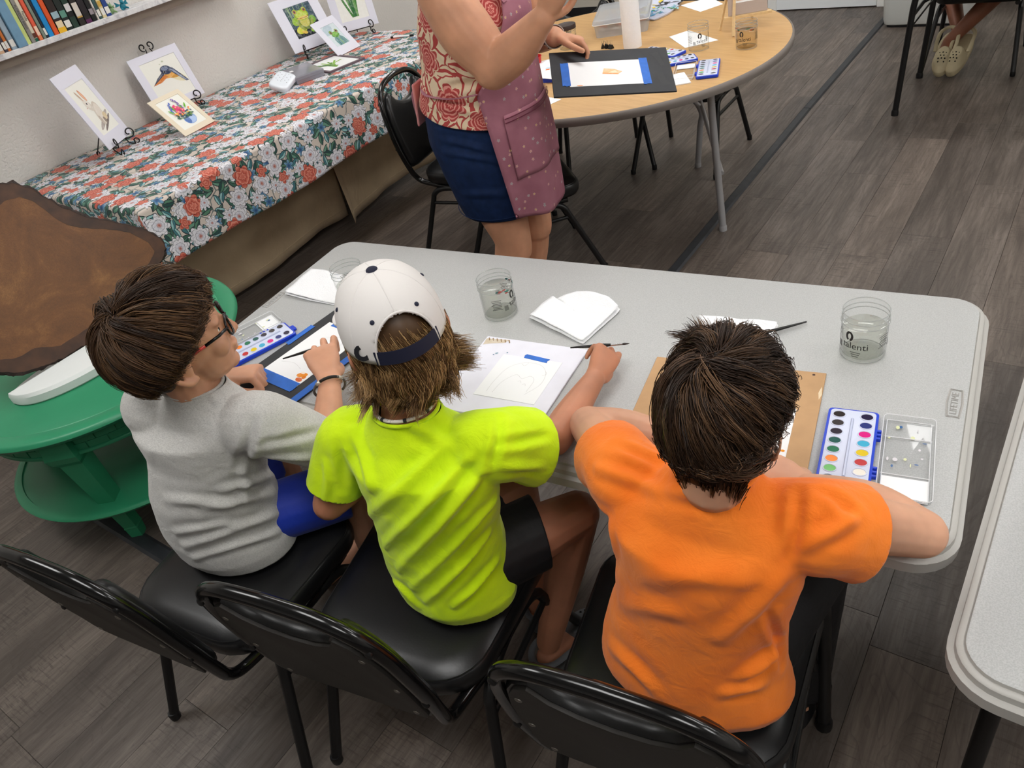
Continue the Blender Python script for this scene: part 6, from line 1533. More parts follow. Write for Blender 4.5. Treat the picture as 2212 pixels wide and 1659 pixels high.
# ---------------------------------------------------------------- brushes
M_handle = mat('black_lacquer', S(16, 15, 16), .25); M_ferr = mat('ferrule_steel', S(176, 176, 178), .25, 1.0); M_brist = mat('dark_bristle', S(52, 46, 44), .8)
def brush(label, tip, end, wet=False):
    tip, end = np.array(tip), np.array(end); d = unit(end - tip); L_ = np.linalg.norm(end - tip)
    t = thing('paint_brush', label, 'brush', tip); O = lambda s_: d * s_
    mb = MB(); mb.tube([O(.0), O(.004), O(.010), O(.016)], [.0004, .0016, .0024, .0022], 8); mb.obj('bristles', M_brist, t, 60)
    mb = MB(); mb.tube([O(.015), O(.022), O(.040)], [.0024, .0026, .0030], 10); mb.obj('ferrule', M_ferr, t, 60)
    mb = MB(); mb.tube([O(.040), O(.055), O(.075), O(L_ * .75), O(L_)], [.0031, .0042, .0040, .0030, .0018], 10); mb.obj('handle', M_handle, t, 60)
brush('black paint brush held by the boy in yellow', at(1360, 742, .806), at(1232, 751, .812))
brush('black paint brush held by the boy in grey', at(722, 741, .768), at(611, 775, .798))
brush('black paint brush lying across the paper towel before the boy in orange', at(1600, 733, TZ + .012), at(1742, 695, TZ + .006))

# ---------------------------------------------------------------- board held by the woman
Bc = V(.709, 1.417, 1.022); ex, ey, ez = V(.855, .497, -.148), V(-.434, .842, .322), V(.285, -.211, .935)
ex = unit(ex); ey = unit(ey - ex * (ey @ ex)); ez = np.cross(ex, ey)
hb_ = placed(thing('drawing_board', 'black board with a taped white sheet held up by the woman', 'board'), Bc, ex, ey, ez)
mb = MB(); mb.rbox((0, 0, -.003), (.38, .23, .006), .001); mb.obj('panel', M_blackboard, hb_)
mb = MB(); mb.rbox((-.020, -.008, .0005), (.232, .125, .0008), .0003); mb.obj('sheet', M_paper, hb_)
for k, q in enumerate([(-.146, -.066, -.146, .052, .026), (.106, -.075, .106, .060, .026)]): tape(hb_, *q, .0010, k + 9)
art(hb_, [PG([(-.03, -.012), (.022, -.016), (.034, -.004), (.010, .010), (-.022, .016)], S(244, 196, 150)), PG([(-.012, -.008), (.020, -.010), (.012, .004)], S(248, 220, 188)), PG([(-.03, -.012), (.020, -.018), (.022, -.013), (-.026, -.007)], S(238, 168, 104))], .0011, name='paint_wash')
art(hb_, [EL(-.105, -.067, .010, .003, 0, S(240, 170, 120))], .0011, name='paint_drip')
for sp_ in [PG([(.135, .085), (.16, .09), (.165, .05), (.172, .02), (.16, .015), (.15, .05)], S(34, 35, 38)), PG([(.14, -.02), (.16, -.018), (.165, -.06), (.178, -.08), (.15, -.085), (.142, -.05)], S(34, 35, 38)), PG([(-.18, -.09), (-.165, -.102), (-.08, -.106), (-.15, -.098)], S(70, 71, 74))]:
    art(hb_, [sp_], .0002, name='stain', m=mat('worn_black', S(36, 37, 40), .5))

# ---------------------------------------------------------------- things on the round table
def sheet(label, px, z, m=None, cat='paper', name='paper_sheet', thick=.0008, shapes=None):
    P = [at(x, y, z) for x, y in px]; base = sum(P) / len(P); base[2] = z
    o = thing(name, label, cat, base + V(0, 0, .0004)); mb = MB(); mb.prism([(p[0] - base[0], p[1] - base[1]) for p in P], 0, thick); mb.obj('sheet', m or M_paper, o)
    if shapes: art(o, shapes, thick + .0002)
    return o
sheet('blank white paper beside the palette on the round table', [(1470, 12), (1535, -6), (1562, 9), (1513, 26)], RZ)
sheet('white card under the empty jar on the round table', [(1445, 80), (1488, 66), (1552, 87), (1480, 104)], RZ)
sheet('white paper by the lidded jar on the round table', [(1176, 70), (1218, 66), (1224, 76), (1182, 76)], RZ)
sheet('white card with a tiny fish at the table edge below the held board', [(1150, 205), (1213, 215), (1178, 231), (1140, 222)], RZ, shapes=[EL(.012, .0, .014, .006, 40, S(90, 130, 190)), EL(.0, -.004, .008, .004, 40, S(230, 110, 60))])
fp = sheet('white card with an orange star leaning on a blue pad beside the woman', [(1135, 140), (1190, 128), (1200, 172), (1150, 168)], RZ + .02, thick=.001, shapes=[EL(.03, .02, .016, .014, 0, S(190, 214, 230)), EL(.035, 0.0, .012, .006, 60, S(236, 120, 40)), EL(.035, 0.0, .012, .006, -20, S(236, 120, 40))])
sheet('small blue pad on the round table under the star card', [(1140, 150), (1195, 150), (1200, 178), (1158, 180)], RZ, M_blue, 'pad', 'blue_pad', .018)
sheet('folded white paper by the watercolour set on the round table rim', [(1440, 166), (1478, 158), (1493, 180), (1452, 187)], RZ, M_paper, 'paper', 'paper_sheet', .004)
# paper towel roll
c = at(1367, 101, RZ); pr_ = thing('paper_towel_roll', 'upright roll of white paper towel on the round table', 'paper roll', (c[0], c[1], RZ + .0004))
mb = MB(); mb.lathe([(.020, 0), (.0415, 0), (.042, .003), (.042, .275), (.0415, .278), (.020, .278)], seg=40, cap0=False, cap1=False); mb.obj('roll', M_towel, pr_, 40)
mb = MB(); mb.lathe([(.0195, .0), (.0205, 0), (.0205, .278), (.0195, .278)], seg=24); mb.obj('core', mat('cardboard_core', S(176, 146, 110), .8), pr_, 40)
# plastic bin of charcoal pieces
P0, P1 = at(1285, 85, RZ), at(1386, 70, RZ); bx = unit(P1 - P0); by = V(-bx[1], bx[0], 0); cb = P0 + bx * .13 + by * .17
bn = placed(thing('plastic_bin', 'clear lidded plastic bin full of paint tubes on the round table', 'bin'), (cb[0], cb[1], RZ + .0004), bx, by, V(0, 0, 1))
M_bin = clear('translucent_bin', (.93, .94, .95, 1), 1.45, .30, S(225, 230, 236))
mb = MB(); mb.rings([[(x, y, z_) for x, y in rrect(.25 + k, .33 + k, .02, 4)] for k, z_ in ((0, 0), (.012, .06))], cap1=False); mb.obj('box', M_bin, bn, 40)
mb = MB(); mb.rings([[(x, y, z_) for x, y in rrect(.272 - k, .352 - k, .024, 4)] for k, z_ in ((0, .058), (0, .070), (.008, .078), (.03, .080), (.034, .077))]); mb.obj('lid', M_bin, bn, 40)
mb = MB(); mb.tube([(x, y, .060) for x, y in rrect(.274, .354, .024, 4)], .0018, 5, closed=True); mb.obj('lid_rim', mat('lid_rim_white', S(228, 230, 232), .4), bn, 60)
R = random.Random(8)
for k in range(46):
    x, y, z_ = R.uniform(-.10, .10), R.uniform(-.14, .14), R.uniform(.010, .048); a = R.uniform(0, PI); mb = MB(); d = V(math.cos(a), math.sin(a), 0) * .018
    mb.tube([V(x, y, z_) - d, V(x, y, z_) + d * .7, V(x, y, z_) + d], [.007, .007, .004], 8); mb.obj('paint_tube', mat('tube_%d' % (k % 5), (S(206, 198, 188), S(176, 160, 146), S(222, 216, 206), S(140, 120, 110), S(196, 120, 96))[k % 5], .5), bn, 40)
# palette
P = [at(x, y, RZ + .004) for x, y in [(1372, 20), (1392, 42), (1415, 44), (1445, 30), (1468, 12), (1472, 2), (1440, -2), (1395, 3)]]; cp_ = sum(P) / len(P)
pa = thing('paint_palette', 'white paint palette covered with yellow, black and blue paint on the round table', 'palette', (cp_[0], cp_[1], RZ + .0004))
ol = resample([(p[0] - cp_[0], p[1] - cp_[1]) for p in P], 40)
mb = MB(); mb.rings([[(*(p * k), z_) for p in ol] for k, z_ in ((.97, 0), (1, .006), (1, .010), (.97, .011), (.94, .008))]); mb.obj('plate', M_trayw, pa, 40)
R = random.Random(12); sh = []
for k in range(70):
    x, y = R.uniform(-.11, .13), R.uniform(-.15, .15); q = ol[0] * 0 + V(x, y)
    if abs(x) + abs(y) > .17: continue
    cc = S(232, 206, 40) if x < -.03 else (S(28, 28, 30) if y > .02 else (S(150, 196, 208), S(70, 150, 190), S(60, 140, 96))[R.randrange(3)]); sh.append(EL(x, y, R.uniform(.008, .028), R.uniform(.003, .010), R.uniform(0, 180), cc, 10))
art(pa, sh, .0085, name='paint_dabs')
# black binder clips
for k, (px, py) in enumerate([(1303, 101), (1311, 101), (1320, 102)]):
    c = at(px, py + 3, RZ); o = thing('binder_clip', 'black binder clip on the round table behind the fingers of the woman', 'clip', (c[0], c[1], RZ + .0004), .5 + .3 * k, 'binder clips')
    mb = MB(); mb.prism([(-.010, 0), (.010, 0), (.002, .018), (-.002, .018)], -.012, .012, (0, 0, 0), 0, [[1, 0, 0], [0, 0, -1], [0, 1, 0]]); mb.obj('body', M_blk, o)
    for s_ in (-1, 1):
        mb = MB(); mb.tube([(s_ * .002, -.006, .016), (s_ * .006, -.005, .032), (s_ * .006, .005, .032), (s_ * .002, .006, .016)], .0007, 5); mb.obj('handle', M_screw, o)
c = at(1160, 146, RZ); rcup = thing('cup', 'small red plastic cup behind the woman on the round table', 'cup', (c[0], c[1], RZ + .0004)); mb = MB()
mb.lathe([(.022, 0), (.028, .05), (.029, .05), (.0265, .048), (.021, .003)], seg=28); mb.obj('cup_body', mat('red_plastic', S(190, 26, 30), .35), rcup, 40)
mb = MB(); mb.tube([(.029 * math.cos(a), .029 * math.sin(a), .05) for a in np.linspace(0, 2 * PI, 28, endpoint=False)], .0012, 5, closed=True); mb.obj('rim', MATS['red_plastic'], rcup, 60)
# little wooden easel with a painting
f0, f1, b0 = at(1555, 66, RZ), at(1584, 80, RZ), at(1625, 40, RZ); M_pine = mat('pine_wood', S(222, 190, 140), .5, var=.08, vscale=60)
ec = (f0 + f1 + b0) / 3; es = thing('tabletop_easel', 'little pine easel on the round table', 'easel', (ec[0], ec[1], RZ + .0004)); top = V(.715, 2.79, .30) - V(ec[0], ec[1], 0)
for q in (f0, f1, b0):
    b_ = V(q[0] - ec[0], q[1] - ec[1], 0.002); mb = MB(); mb.tube([b_, b_ * .15 + (top + (b_ - top) * .1) * .85], .0065, 4); mb.obj('leg', M_pine, es)
# right front leg mirrored under the ledge
exr = unit(V(.92, .39, 0)); nrm = V(exr[1], -exr[0], 0)
ln0 = at(1572, 40, RZ + .065); mb = MB(); mid_ = ln0 + exr * .085 - V(ec[0], ec[1], RZ); mb.box(tuple(mid_ + V(0, 0, .0)), (.20, .022, .010), rz=math.atan2(exr[1], exr[0])); mb.obj('ledge', M_pine, es)
upv = unit(V(0, 0, 1) - nrm * .28); pn = np.cross(exr, upv); po = ln0 + V(0, 0, .007) + exr * .085 + pn * .002
pt = placed(thing('painting', 'small framed painting in a taupe mat on the little pine easel', 'painting'), po, exr, upv, pn)
mb = MB(); mb.rbox((0, .105, -.002), (.165, .21, .005), .001); mb.obj('mat_board', mat('taupe_mat', S(176, 158, 146), .7), pt)
mb = MB(); mb.rbox((0, .115, .001), (.10, .135, .001), .0003); mb.obj('sheet', M_paper, pt)
art(pt, [PG([(-.046, .055), (.046, .055), (.046, .175), (-.046, .175)], S(206, 176, 150)), EL(.0, .10, .026, .036, 10, S(232, 226, 216)), EL(.012, .08, .016, .02, 0, S(120, 130, 150))], .0017)

# ---------------------------------------------------------------- art on the display table
M_wire = mat('black_iron_wire', S(14, 13, 13), .45)
def spiral(c, r0, a0, turns, e1, e2, n=22):
    return [np.array(c) + (np.array(e1) * math.cos(a0 + turns * 2 * PI * k / n) + np.array(e2) * math.sin(a0 + turns * 2 * PI * k / n)) * r0 * (1 - .72 * k / n) for k in range(n + 1)]
def wire_easel(label, org, yaw, tilt, w_, z0, tall=.24, group='wire easels'):
    """org: middle of the picture's lower edge; right vector at yaw"""
    r = V(math.cos(yaw), math.sin(yaw), 0); n = V(math.sin(yaw), -math.cos(yaw), 0); upv = V(0, 0, 1) * math.cos(tilt) - n * math.sin(tilt)
    base = V(org[0], org[1], DZ + .003); t = thing('wire_easel', label, 'easel', base, 0, group); O = np.array([org[0], org[1], z0]) - base; zt = z0 - base[2]
    hw = w_ * .28; back = O - n * .012
    for s_ in (-1, 1):
        p = back + r * hw * s_
        foot = p + n * .035 + r * .012 * s_ + V(0, 0, -zt + .004)
        path = [back + r * .012 * s_ + upv * tall, back + r * hw * .55 * s_ + upv * tall * .55, p + V(0, 0, -.004), p + n * .012 + V(0, 0, -zt * .55), foot + V(0, 0, .004)]
        mb = MB(); mb.tube(smooth_path(path, 6) + spiral(foot + n * .014 + V(0, 0, .015), .019, PI * 1.1, -.95, n * .75 + r * .6 * s_, V(0, 0, 1))[4:], .0034, 6); mb.obj('leg', M_wire, t, 60)
        hk = [p + V(0, 0, -.006), p + n * .022 + V(0, 0, -.008)] + spiral(p + n * .030 + r * .006 * s_ + V(0, 0, .018), .027, -PI * .45, 1.0, n * .75 + r * .65 * s_, V(0, 0, 1))[1:]
        mb = MB(); mb.tube(hk, .0034, 6); mb.obj('hook', M_wire, t, 60)
        mb = MB(); mb.tube(spiral(back + upv * (tall + .014) + r * .022 * s_, .022, -PI * .5, .95 * s_, r, upv), .0034, 6); mb.obj('scroll', M_wire, t, 60)
    mb = MB(); mb.tube([back - r * hw + V(0, 0, -.006), back + r * hw + V(0, 0, -.006)], .0027, 6); mb.obj('crossbar', M_wire, t, 60)
    bf = back - n * (.075 if 'bird' in label else .14) + V(0, 0, -zt + .004); mb = MB(); mb.tube([back + upv * tall * .6] + [bf + V(0, 0, .004)] + spiral(bf + n * .012 + V(0, 0, .012), .012, PI * 1.2, -.7, n, V(0, 0, 1))[4:], .0028, 6); mb.obj('back_leg', M_wire, t, 60)
def picture(label, x, y, yaw, tilt, w_, h_, z0, mat_m, win, shapes, paper=None, thick=.004):
    r = V(math.cos(yaw), math.sin(yaw), 0); n = V(math.sin(yaw), -math.cos(yaw), 0); upv = V(0, 0, 1) * math.cos(tilt) - n * math.sin(tilt); nn = np.cross(r, upv)
    t = placed(thing('painting', label, 'painting'), (x, y, z0), r, upv, nn)
    x0, y0, x1, y1 = win; O = [(0, 0), (w_, 0), (w_, h_), (0, h_)]; I = [(x0 * w_, y0 * h_), (x1 * w_, y0 * h_), (x1 * w_, y1 * h_), (x0 * w_, y1 * h_)]
    mb = MB(); mb.rings([[(*p, 0) for p in O], [(*p, thick) for p in O], [(*p, thick) for p in I], [(*p, thick * .4) for p in I]], cap0=True, cap1=False); mb.obj('mat_board', mat_m, t)
    mb = MB(); mb.poly([(*p, thick * .4) for p in I]); mb.obj('sheet', paper or mat('watercolour_paper', S(236, 236, 228), .8), t)
    art(t, shapes, thick * .4 + .0003, (x1 - x0) * w_, (y1 - y0) * h_, x0 * w_, y0 * h_)
    return t, r, n
def on_easel(lbl_e, x, y, yaw, tilt, w_, z0, tall):
    r = V(math.cos(yaw), math.sin(yaw), 0); m_ = V(x, y, 0) + r * w_ / 2; wire_easel(lbl_e, m_, yaw, tilt, w_, z0, tall)
# bunny
q = (-1.88, 1.26, 2.024, .296, .239, .373)
picture('white matted watercolour of a pale rabbit on a wire easel', *q, .79, M_matb, (.16, .17, .86, .83), [
    EL(.55, .22, .42, .05, 18, S(176, 166, 158)), EL(.62, .15, .34, .03, 20, S(120, 108, 104)),
    EL(.58, .36, .25, .16, 60, S(206, 196, 182)), EL(.60, .36, .20, .13, 60, S(222, 214, 202)), EL(.72, .27, .10, .07, 20, S(214, 196, 160)), EL(.46, .24, .05, .09, 10, S(190, 178, 164)), EL(.60, .21, .05, .06, 0, S(150, 136, 124)),
    EL(.40, .56, .15, .10, -40, S(214, 206, 194)), EL(.38, .60, .11, .075, -40, S(226, 220, 210)), EL(.46, .76, .05, .13, 20, S(214, 150, 116)), EL(.46, .75, .03, .10, 20, S(232, 180, 150)), EL(.30, .77, .028, .12, 25, S(190, 160, 136)), EL(.38, .60, .028, .02, 0, S(34, 26, 26)), EL(.26, .53, .02, .012, 0, S(206, 160, 150))])
on_easel('wire easel with scroll hooks under the rabbit picture', *q[:5], .79, .20)
# kingfisher head
q = (-2.074, 1.735, 1.446, .31, .304, .282)
picture('white matted watercolour of a long-beaked blue and orange bird head', *q, .79, M_matb, (.15, .12, .88, .86), [
    EL(.76, .46, .24, .10, -38, S(226, 216, 176)), EL(.66, .53, .20, .075, -16, S(206, 150, 60)), EL(.58, .54, .14, .05, 5, S(226, 168, 84)), PG([(.06, .44), (.30, .45), (.54, .53), (.46, .60), (.24, .51)], S(206, 122, 50)), PG([(.06, .44), (.26, .58), (.46, .68), (.47, .60), (.24, .51)], S(52, 58, 78)), PG([(.12, .48), (.28, .565), (.44, .64), (.40, .60)], S(98, 104, 124)),
    EL(.57, .69, .15, .11, -12, S(52, 60, 86)), EL(.56, .73, .09, .05, -8, S(110, 122, 150)), PG([(.62, .77), (.76, .68), (.98, .28), (.91, .28), (.70, .57)], S(70, 80, 106)), PG([(.66, .69), (.75, .63), (.95, .29), (.88, .33)], S(150, 160, 180)), EL(.49, .66, .032, .025, 0, S(20, 18, 20)), EL(.485, .667, .011, .008, 0, S(220, 220, 224)), EL(.60, .90, .03, .02, 0, S(190, 196, 170)), EL(.50, .86, .02, .015, 0, S(200, 204, 180))])
on_easel('wire easel with scroll top behind the bird head picture', *q[:5], .79, .30)
# flower pot card leaning in front
q = (-1.674, 1.545, 1.561, .825, .2, .247)
R = random.Random(6); sh = [EL(.56, .24, .24, .17, 8, S(150, 176, 220)), EL(.60, .20, .16, .10, 8, S(176, 198, 234)), EL(.44, .22, .10, .12, 0, S(90, 120, 180))]
for k in range(46): sh.append(EL(R.uniform(.2, .85), R.uniform(.30, .48), .05, .02, R.uniform(0, 180), (S(50, 90, 70), S(70, 110, 96), S(46, 80, 110), S(120, 160, 80))[k % 4], 8))
for k in range(14): sh.append(EL(.22 + .012 * k + R.uniform(-.03, .03), .56 + .022 * k, .035, .02, R.uniform(0, 180), S(80, 110, 200), 8))
for k in range(14): sh.append(EL(.66 - .004 * k + R.uniform(-.03, .03), .58 + .026 * k, .03, .02, R.uniform(0, 180), S(110, 80, 160), 8))
for a in range(4): sh.append(EL((.18, .34, .62, .80)[a], (.58, .66, .60, .62)[a], .10, .025, (130, 100, 70, 50)[a], S(112, 178, 60), 10))
for (x, y, s_) in ((.44, .66, .085), (.40, .52, .07), (.58, .52, .06), (.52, .60, .06)):
    for k in range(5): sh.append(EL(x + s_ * .6 * math.cos(k * 1.257), y + s_ * .6 * math.sin(k * 1.257), s_ * .6, s_ * .45, k * 72, S(224, 60, 120), 10))
    sh.append(EL(x, y, s_ * .25, s_ * .25, 0, S(250, 210, 90), 8))
for k in range(14): sh.append(EL(R.uniform(.18, .84), R.uniform(.38, .56), .03, .025, 0, (S(240, 150, 60), S(250, 200, 80), S(236, 110, 90))[k % 3], 8))
picture('cream matted flower pot painting propped below the bird head picture', *q, .742, M_cream, (.13, .12, .88, .90), sh)
# frog
q = (-1.908, 2.673, 1.21, .499, .307, .318)
sh = [PG([(0, 0), (1, 0), (1, 1), (0, 1)], S(62, 82, 96)), PG([(0, 0), (1, 0), (1, .4), (0, .3)], S(34, 42, 50))]
for k in range(14): x = R.uniform(0, 1); sh.append(LN([(x, .45), (x + R.uniform(-.1, .1), 1.0)], .02, (S(120, 150, 120), S(150, 176, 130), S(84, 110, 120))[k % 3]))
sh += [EL(.24, .52, .16, .13, 20, S(150, 186, 60)), EL(.28, .24, .2, .12, 10, S(206, 206, 70)), EL(.80, .16, .22, .10, 10, S(140, 200, 50)), EL(.82, .45, .12, .12, 0, S(120, 170, 60)), EL(.52, .42, .24, .22, 0, S(110, 128, 50)), EL(.52, .44, .17, .16, 0, S(196, 190, 96)), EL(.32, .32, .05, .20, 30, S(150, 160, 70)), EL(.74, .32, .05, .20, -25, S(150, 160, 70)), EL(.34, .14, .10, .05, -20, S(220, 186, 80)), EL(.72, .16, .10, .05, 10, S(226, 196, 110)),
    EL(.52, .66, .26, .17, 0, S(150, 176, 50)), EL(.52, .68, .22, .12, 0, S(190, 206, 80)), EL(.52, .57, .22, .05, 0, S(222, 190, 96)), LN([(.28, .60), (.40, .56), (.52, .57), (.64, .56), (.76, .60)], .012, S(70, 60, 30)), EL(.34, .80, .085, .085, 0, S(160, 186, 60)), EL(.68, .80, .085, .085, 0, S(160, 186, 60)), EL(.33, .80, .05, .055, 0, S(196, 100, 50)), EL(.69, .80, .05, .055, 0, S(196, 100, 50)), EL(.33, .80, .028, .035, 0, S(24, 18, 16)), EL(.69, .80, .028, .035, 0, S(24, 18, 16))]
picture('white matted painting of a green frog sitting among leaves', *q, .79, M_matb, (.22, .22, .80, .82), sh)
on_easel('wire easel with scroll hooks under the sitting frog picture', *q[:5], .79, .22)
q = (-1.633, 2.738, 1.524, .706, .199, .242)
sh = [PG([(0, 0), (1, 0), (1, 1), (0, 1)], S(206, 218, 222)), EL(.3, .8, .4, .2, 20, S(178, 196, 206)), PG([(.30, .0), (.98, .0), (.90, .30), (.70, .45), (.40, .45), (.25, .30)], S(110, 150, 150)), LN([(.4, 0), (.45, .40)], .05, S(70, 110, 120)), LN([(.6, 0), (.58, .42)], .05, S(150, 180, 120)), LN([(.8, 0), (.72, .38)], .04, S(90, 130, 130)), EL(.55, .50, .26, .12, 0, S(90, 150, 60)), EL(.55, .55, .2, .10, 0, S(126, 180, 76)), EL(.36, .64, .11, .10, 0, S(110, 160, 70)), EL(.76, .64, .11, .10, 0, S(110, 160, 70)), EL(.36, .64, .07, .065, 0, S(190, 150, 120)), EL(.76, .64, .07, .065, 0, S(190, 150, 120)), EL(.36, .64, .045, .042, 0, S(26, 18, 18)), EL(.76, .64, .045, .042, 0, S(26, 18, 18))]
picture('small white matted painting of a frog head leaning on the wire easel', *q, .742, M_matb, (.22, .22, .80, .82), sh)
q = (-1.878, 3.052, .795, .323, .271, .266)
sh = [PG([(0, 0), (1, 0), (1, 1), (0, 1)], S(236, 236, 230))]
for x0, x1, c_ in ((.45, .10, 0), (.52, .30, 1), (.55, .52, 2), (.60, .75, 0), (.62, .60, 1), (.50, .42, 2)): sh.append(LN([(x0, .08), ((x0 + x1) / 2, .5), (x1, 1.0)], .07, (S(70, 130, 60), S(110, 160, 90), S(50, 110, 60))[c_]))
for x, y in ((.12, .95), (.35, .98), (.62, .96)): sh += [EL(x, y, .10, .09, 0, S(226, 222, 226)), EL(x, y, .06, .05, 0, S(206, 200, 210))]
picture('white matted painting of white blossoms on green stems', *q, .79, M_matb, (.18, .2, .84, .98), sh)
on_easel('wire easel holding the white blossom picture', *q[:5], .79, .22)
# flat sleeve with an iris drawing
c, ex, ey, w_, h_ = rect_on([(655, 148), (715, 122), (797, 125), (710, 161)], DZ + .008)
P = [at(x, y, DZ + .006) for x, y in [(652, 148), (712, 121), (799, 125), (712, 162)]]; c = sum(P) / 4; ex = unit(P[2] - P[1] + P[3] - P[0]); ey = V(-ex[1], ex[0], 0)
isl = placed(thing('framed_drawing', 'iris leaf drawing in a thin mauve frame lying flat on the flowered cloth', 'drawing'), (c[0], c[1], DZ + .0045), ex, ey, V(0, 0, 1)); fw_, fh_ = .30, .22
mb = MB(); O = rrect(fw_ + .03, fh_ + .03, .003, 1); I = rrect(fw_ - .004, fh_ - .004, .002, 1); mb.rings([[(*p, 0) for p in O], [(*p, .010) for p in O], [(*p, .010) for p in I], [(*p, .003) for p in I]], cap1=False); mb.obj('frame', mat('mauve_frame', S(106, 88, 96), .5), isl)
mb = MB(); mb.box((0, 0, .004), (fw_, fh_, .002)); mb.obj('sheet', M_paper, isl)
sh = []
for k in range(9): a = R.uniform(-.35, .35); sh.append(LN([(.10 - .01 * k, -.03 + .01 * (k % 3)), (0.0, -.01 + a * .1), (-.10 + .012 * k, a * .25)], .012, (S(100, 150, 40), S(140, 186, 60), S(70, 120, 40))[k % 3]))
art(isl, sh, .0053)
# clear flat box and white scent block
P = [at(x, y, DZ + .018) for x, y in [(611, 160), (645, 142), (702, 160), (660, 183)]]; c = sum(P) / 4; ex = unit(P[2] - P[1] + P[3] - P[0]); ey = V(-ex[1], ex[0], 0)
cbx = placed(thing('plastic_case', 'flat clear grey plastic case beside the white block on the flowered cloth', 'case'), (c[0], c[1], DZ + .0045), ex, ey, V(0, 0, 1)); M_case = clear('smoky_clear_plastic', (.85, .85, .88, 1), 1.45, .45, S(176, 176, 186))
mb = MB(); rr_loft(mb, .27, .17, .012, [(.004, 0), (0, .002), (0, .020), (.002, .021)], 4); mb.obj('base', M_case, cbx, 40)
mb = MB(); rr_loft(mb, .274, .174, .013, [(0, .021), (0, .036), (.004, .040), (.008, .0405)], 4); mb.obj('lid', M_case, cbx, 40)
mb = MB(); mb.box((-.03, -.05, .0408), (.03, .022, .0004)); mb.obj('sticker', M_paper, cbx)
c = at(611, 178, DZ + .04); dv = placed(thing('white_block', 'small white rounded plastic block with dotted holes propped on the flowered cloth', 'plastic block'), (c[0], c[1], DZ + .042), unit(V(.75, .45, -.25)), unit(V(-.5, .84, .10)), np.cross(unit(V(.75, .45, -.25)), unit(V(-.5, .84, .10))))
dx = unit(V(.80, .25, -.35)); dy0 = V(-.3, .9, .25); dy = unit(dy0 - dx * (dy0 @ dx)); placed(dv, (c[0], c[1], DZ + .045), dx, dy, np.cross(dx, dy))
mb = MB(); rr_loft(mb, .11, .15, .03, [(.006, -.018), (0, -.012), (0, .008), (.006, .014), (.02, .0155)], 6); mb.obj('shell', mat('glossy_white_plastic', S(226, 232, 240), .25), dv, 50)
for i in range(3):
    for j in range(6):
        mb = MB(); mb.ell((-.025 + .025 * i + (.008 if j % 2 else -.008) * (i != 1), .03 - .014 * j + .02, .0155), (.0022, .0022, .0006), None, 8, 6); mb.obj('hole', M_blk, dv)
a_, b_ = at(845, 82, DZ + .008), at(893, 77, DZ + .008); a_[2] = b_[2] = DZ + .011; pen = thing('marker_pen', 'white marker pen with black ends on the flowered cloth', 'pen', a_); d = b_ - a_
mb = MB(); mb.tube([d * .12, d * .85], .006, 10); mb.obj('barrel', M_paper, pen, 60)
for s0, s1 in ((0, .12), (.85, 1)):
    mb = MB(); mb.tube([d * s0, d * s1], .0064, 10); mb.obj('cap', M_blk, pen, 60)

# ---------------------------------------------------------------- wall shelf with books
SU, SZ = -2.21, 1.285
def marble():
    t = NT('marble_laminate'); v = t.coord('Object'); n = t.noise(v, 14, 5, .7, 1.5); t.set(col=t.ramp(n, [(.35, S(176, 176, 182)), (.5, S(214, 214, 216)), (.7, S(232, 232, 232))]), rough=.35); return t.m
sf = room_thing('wall_shelf', 'white marble laminate shelf on the wall carrying books', 'shelf', 0, 0)
mb = MB(); mb.box(((U0 + SU) / 2 + .001, 1.2, SZ - .0125), (SU - U0 - .003, 2.2, .025), bev=.002); mb.obj('board', marble(), sf)
mb = MB(); mb.box((U0 + .055, 1.2, SZ - .045), (.10, 2.2, .038)); mb.obj('under_strip', mat('taupe_strip', S(150, 138, 126), .7), sf)  # taupe strip along the wall below the shelf board
bpx = [(-22, -12, S(120, 60, 50), 'dark red'), (-12, -2, S(60, 70, 60), 'olive'), (0, 11, S(196, 160, 130), 'tan'), (12, 19, S(60, 56, 70), 'slate'), (19, 26, S(196, 110, 50), 'rusty orange'), (28, 40, S(150, 168, 182), 'pale grey-blue'), (41, 62, S(110, 150, 178), 'thick powder blue'), (62.5, 71, S(200, 214, 130), 'lime green'), (72, 79, S(136, 132, 128), 'grey'), (79.5, 87, S(214, 206, 184), 'cream'), (87.5, 95, S(222, 92, 66), 'coral red'), (96, 102, S(120, 134, 122), 'sage'), (102.5, 108, S(30, 32, 46), 'navy black'), (108.5, 119, S(20, 132, 198), 'bright blue'), (119.5, 129, S(214, 84, 36), 'vivid orange'), (130, 146, S(40, 28, 26), 'black with yellow foot'), (147, 161, S(24, 34, 32), 'black with white label'), (162, 175, S(30, 56, 46), 'dark green'), (176, 189, S(36, 32, 30), 'brown black'), (190, 204, S(30, 24, 30), 'plum black'), (205, 215, S(20, 22, 24), 'jet black'), (215.5, 219, S(220, 214, 206), 'slim white'), (220, 227, S(54, 84, 84), 'dark teal'), (228, 237, S(210, 196, 150), 'straw yellow'), (238, 248, S(36, 64, 130), 'royal blue')]
vof = lambda x: np.interp(x, [-40, 0, 60, 240, 385], [.86, .946, 1.075, 1.515, 1.914])
R = random.Random(31)
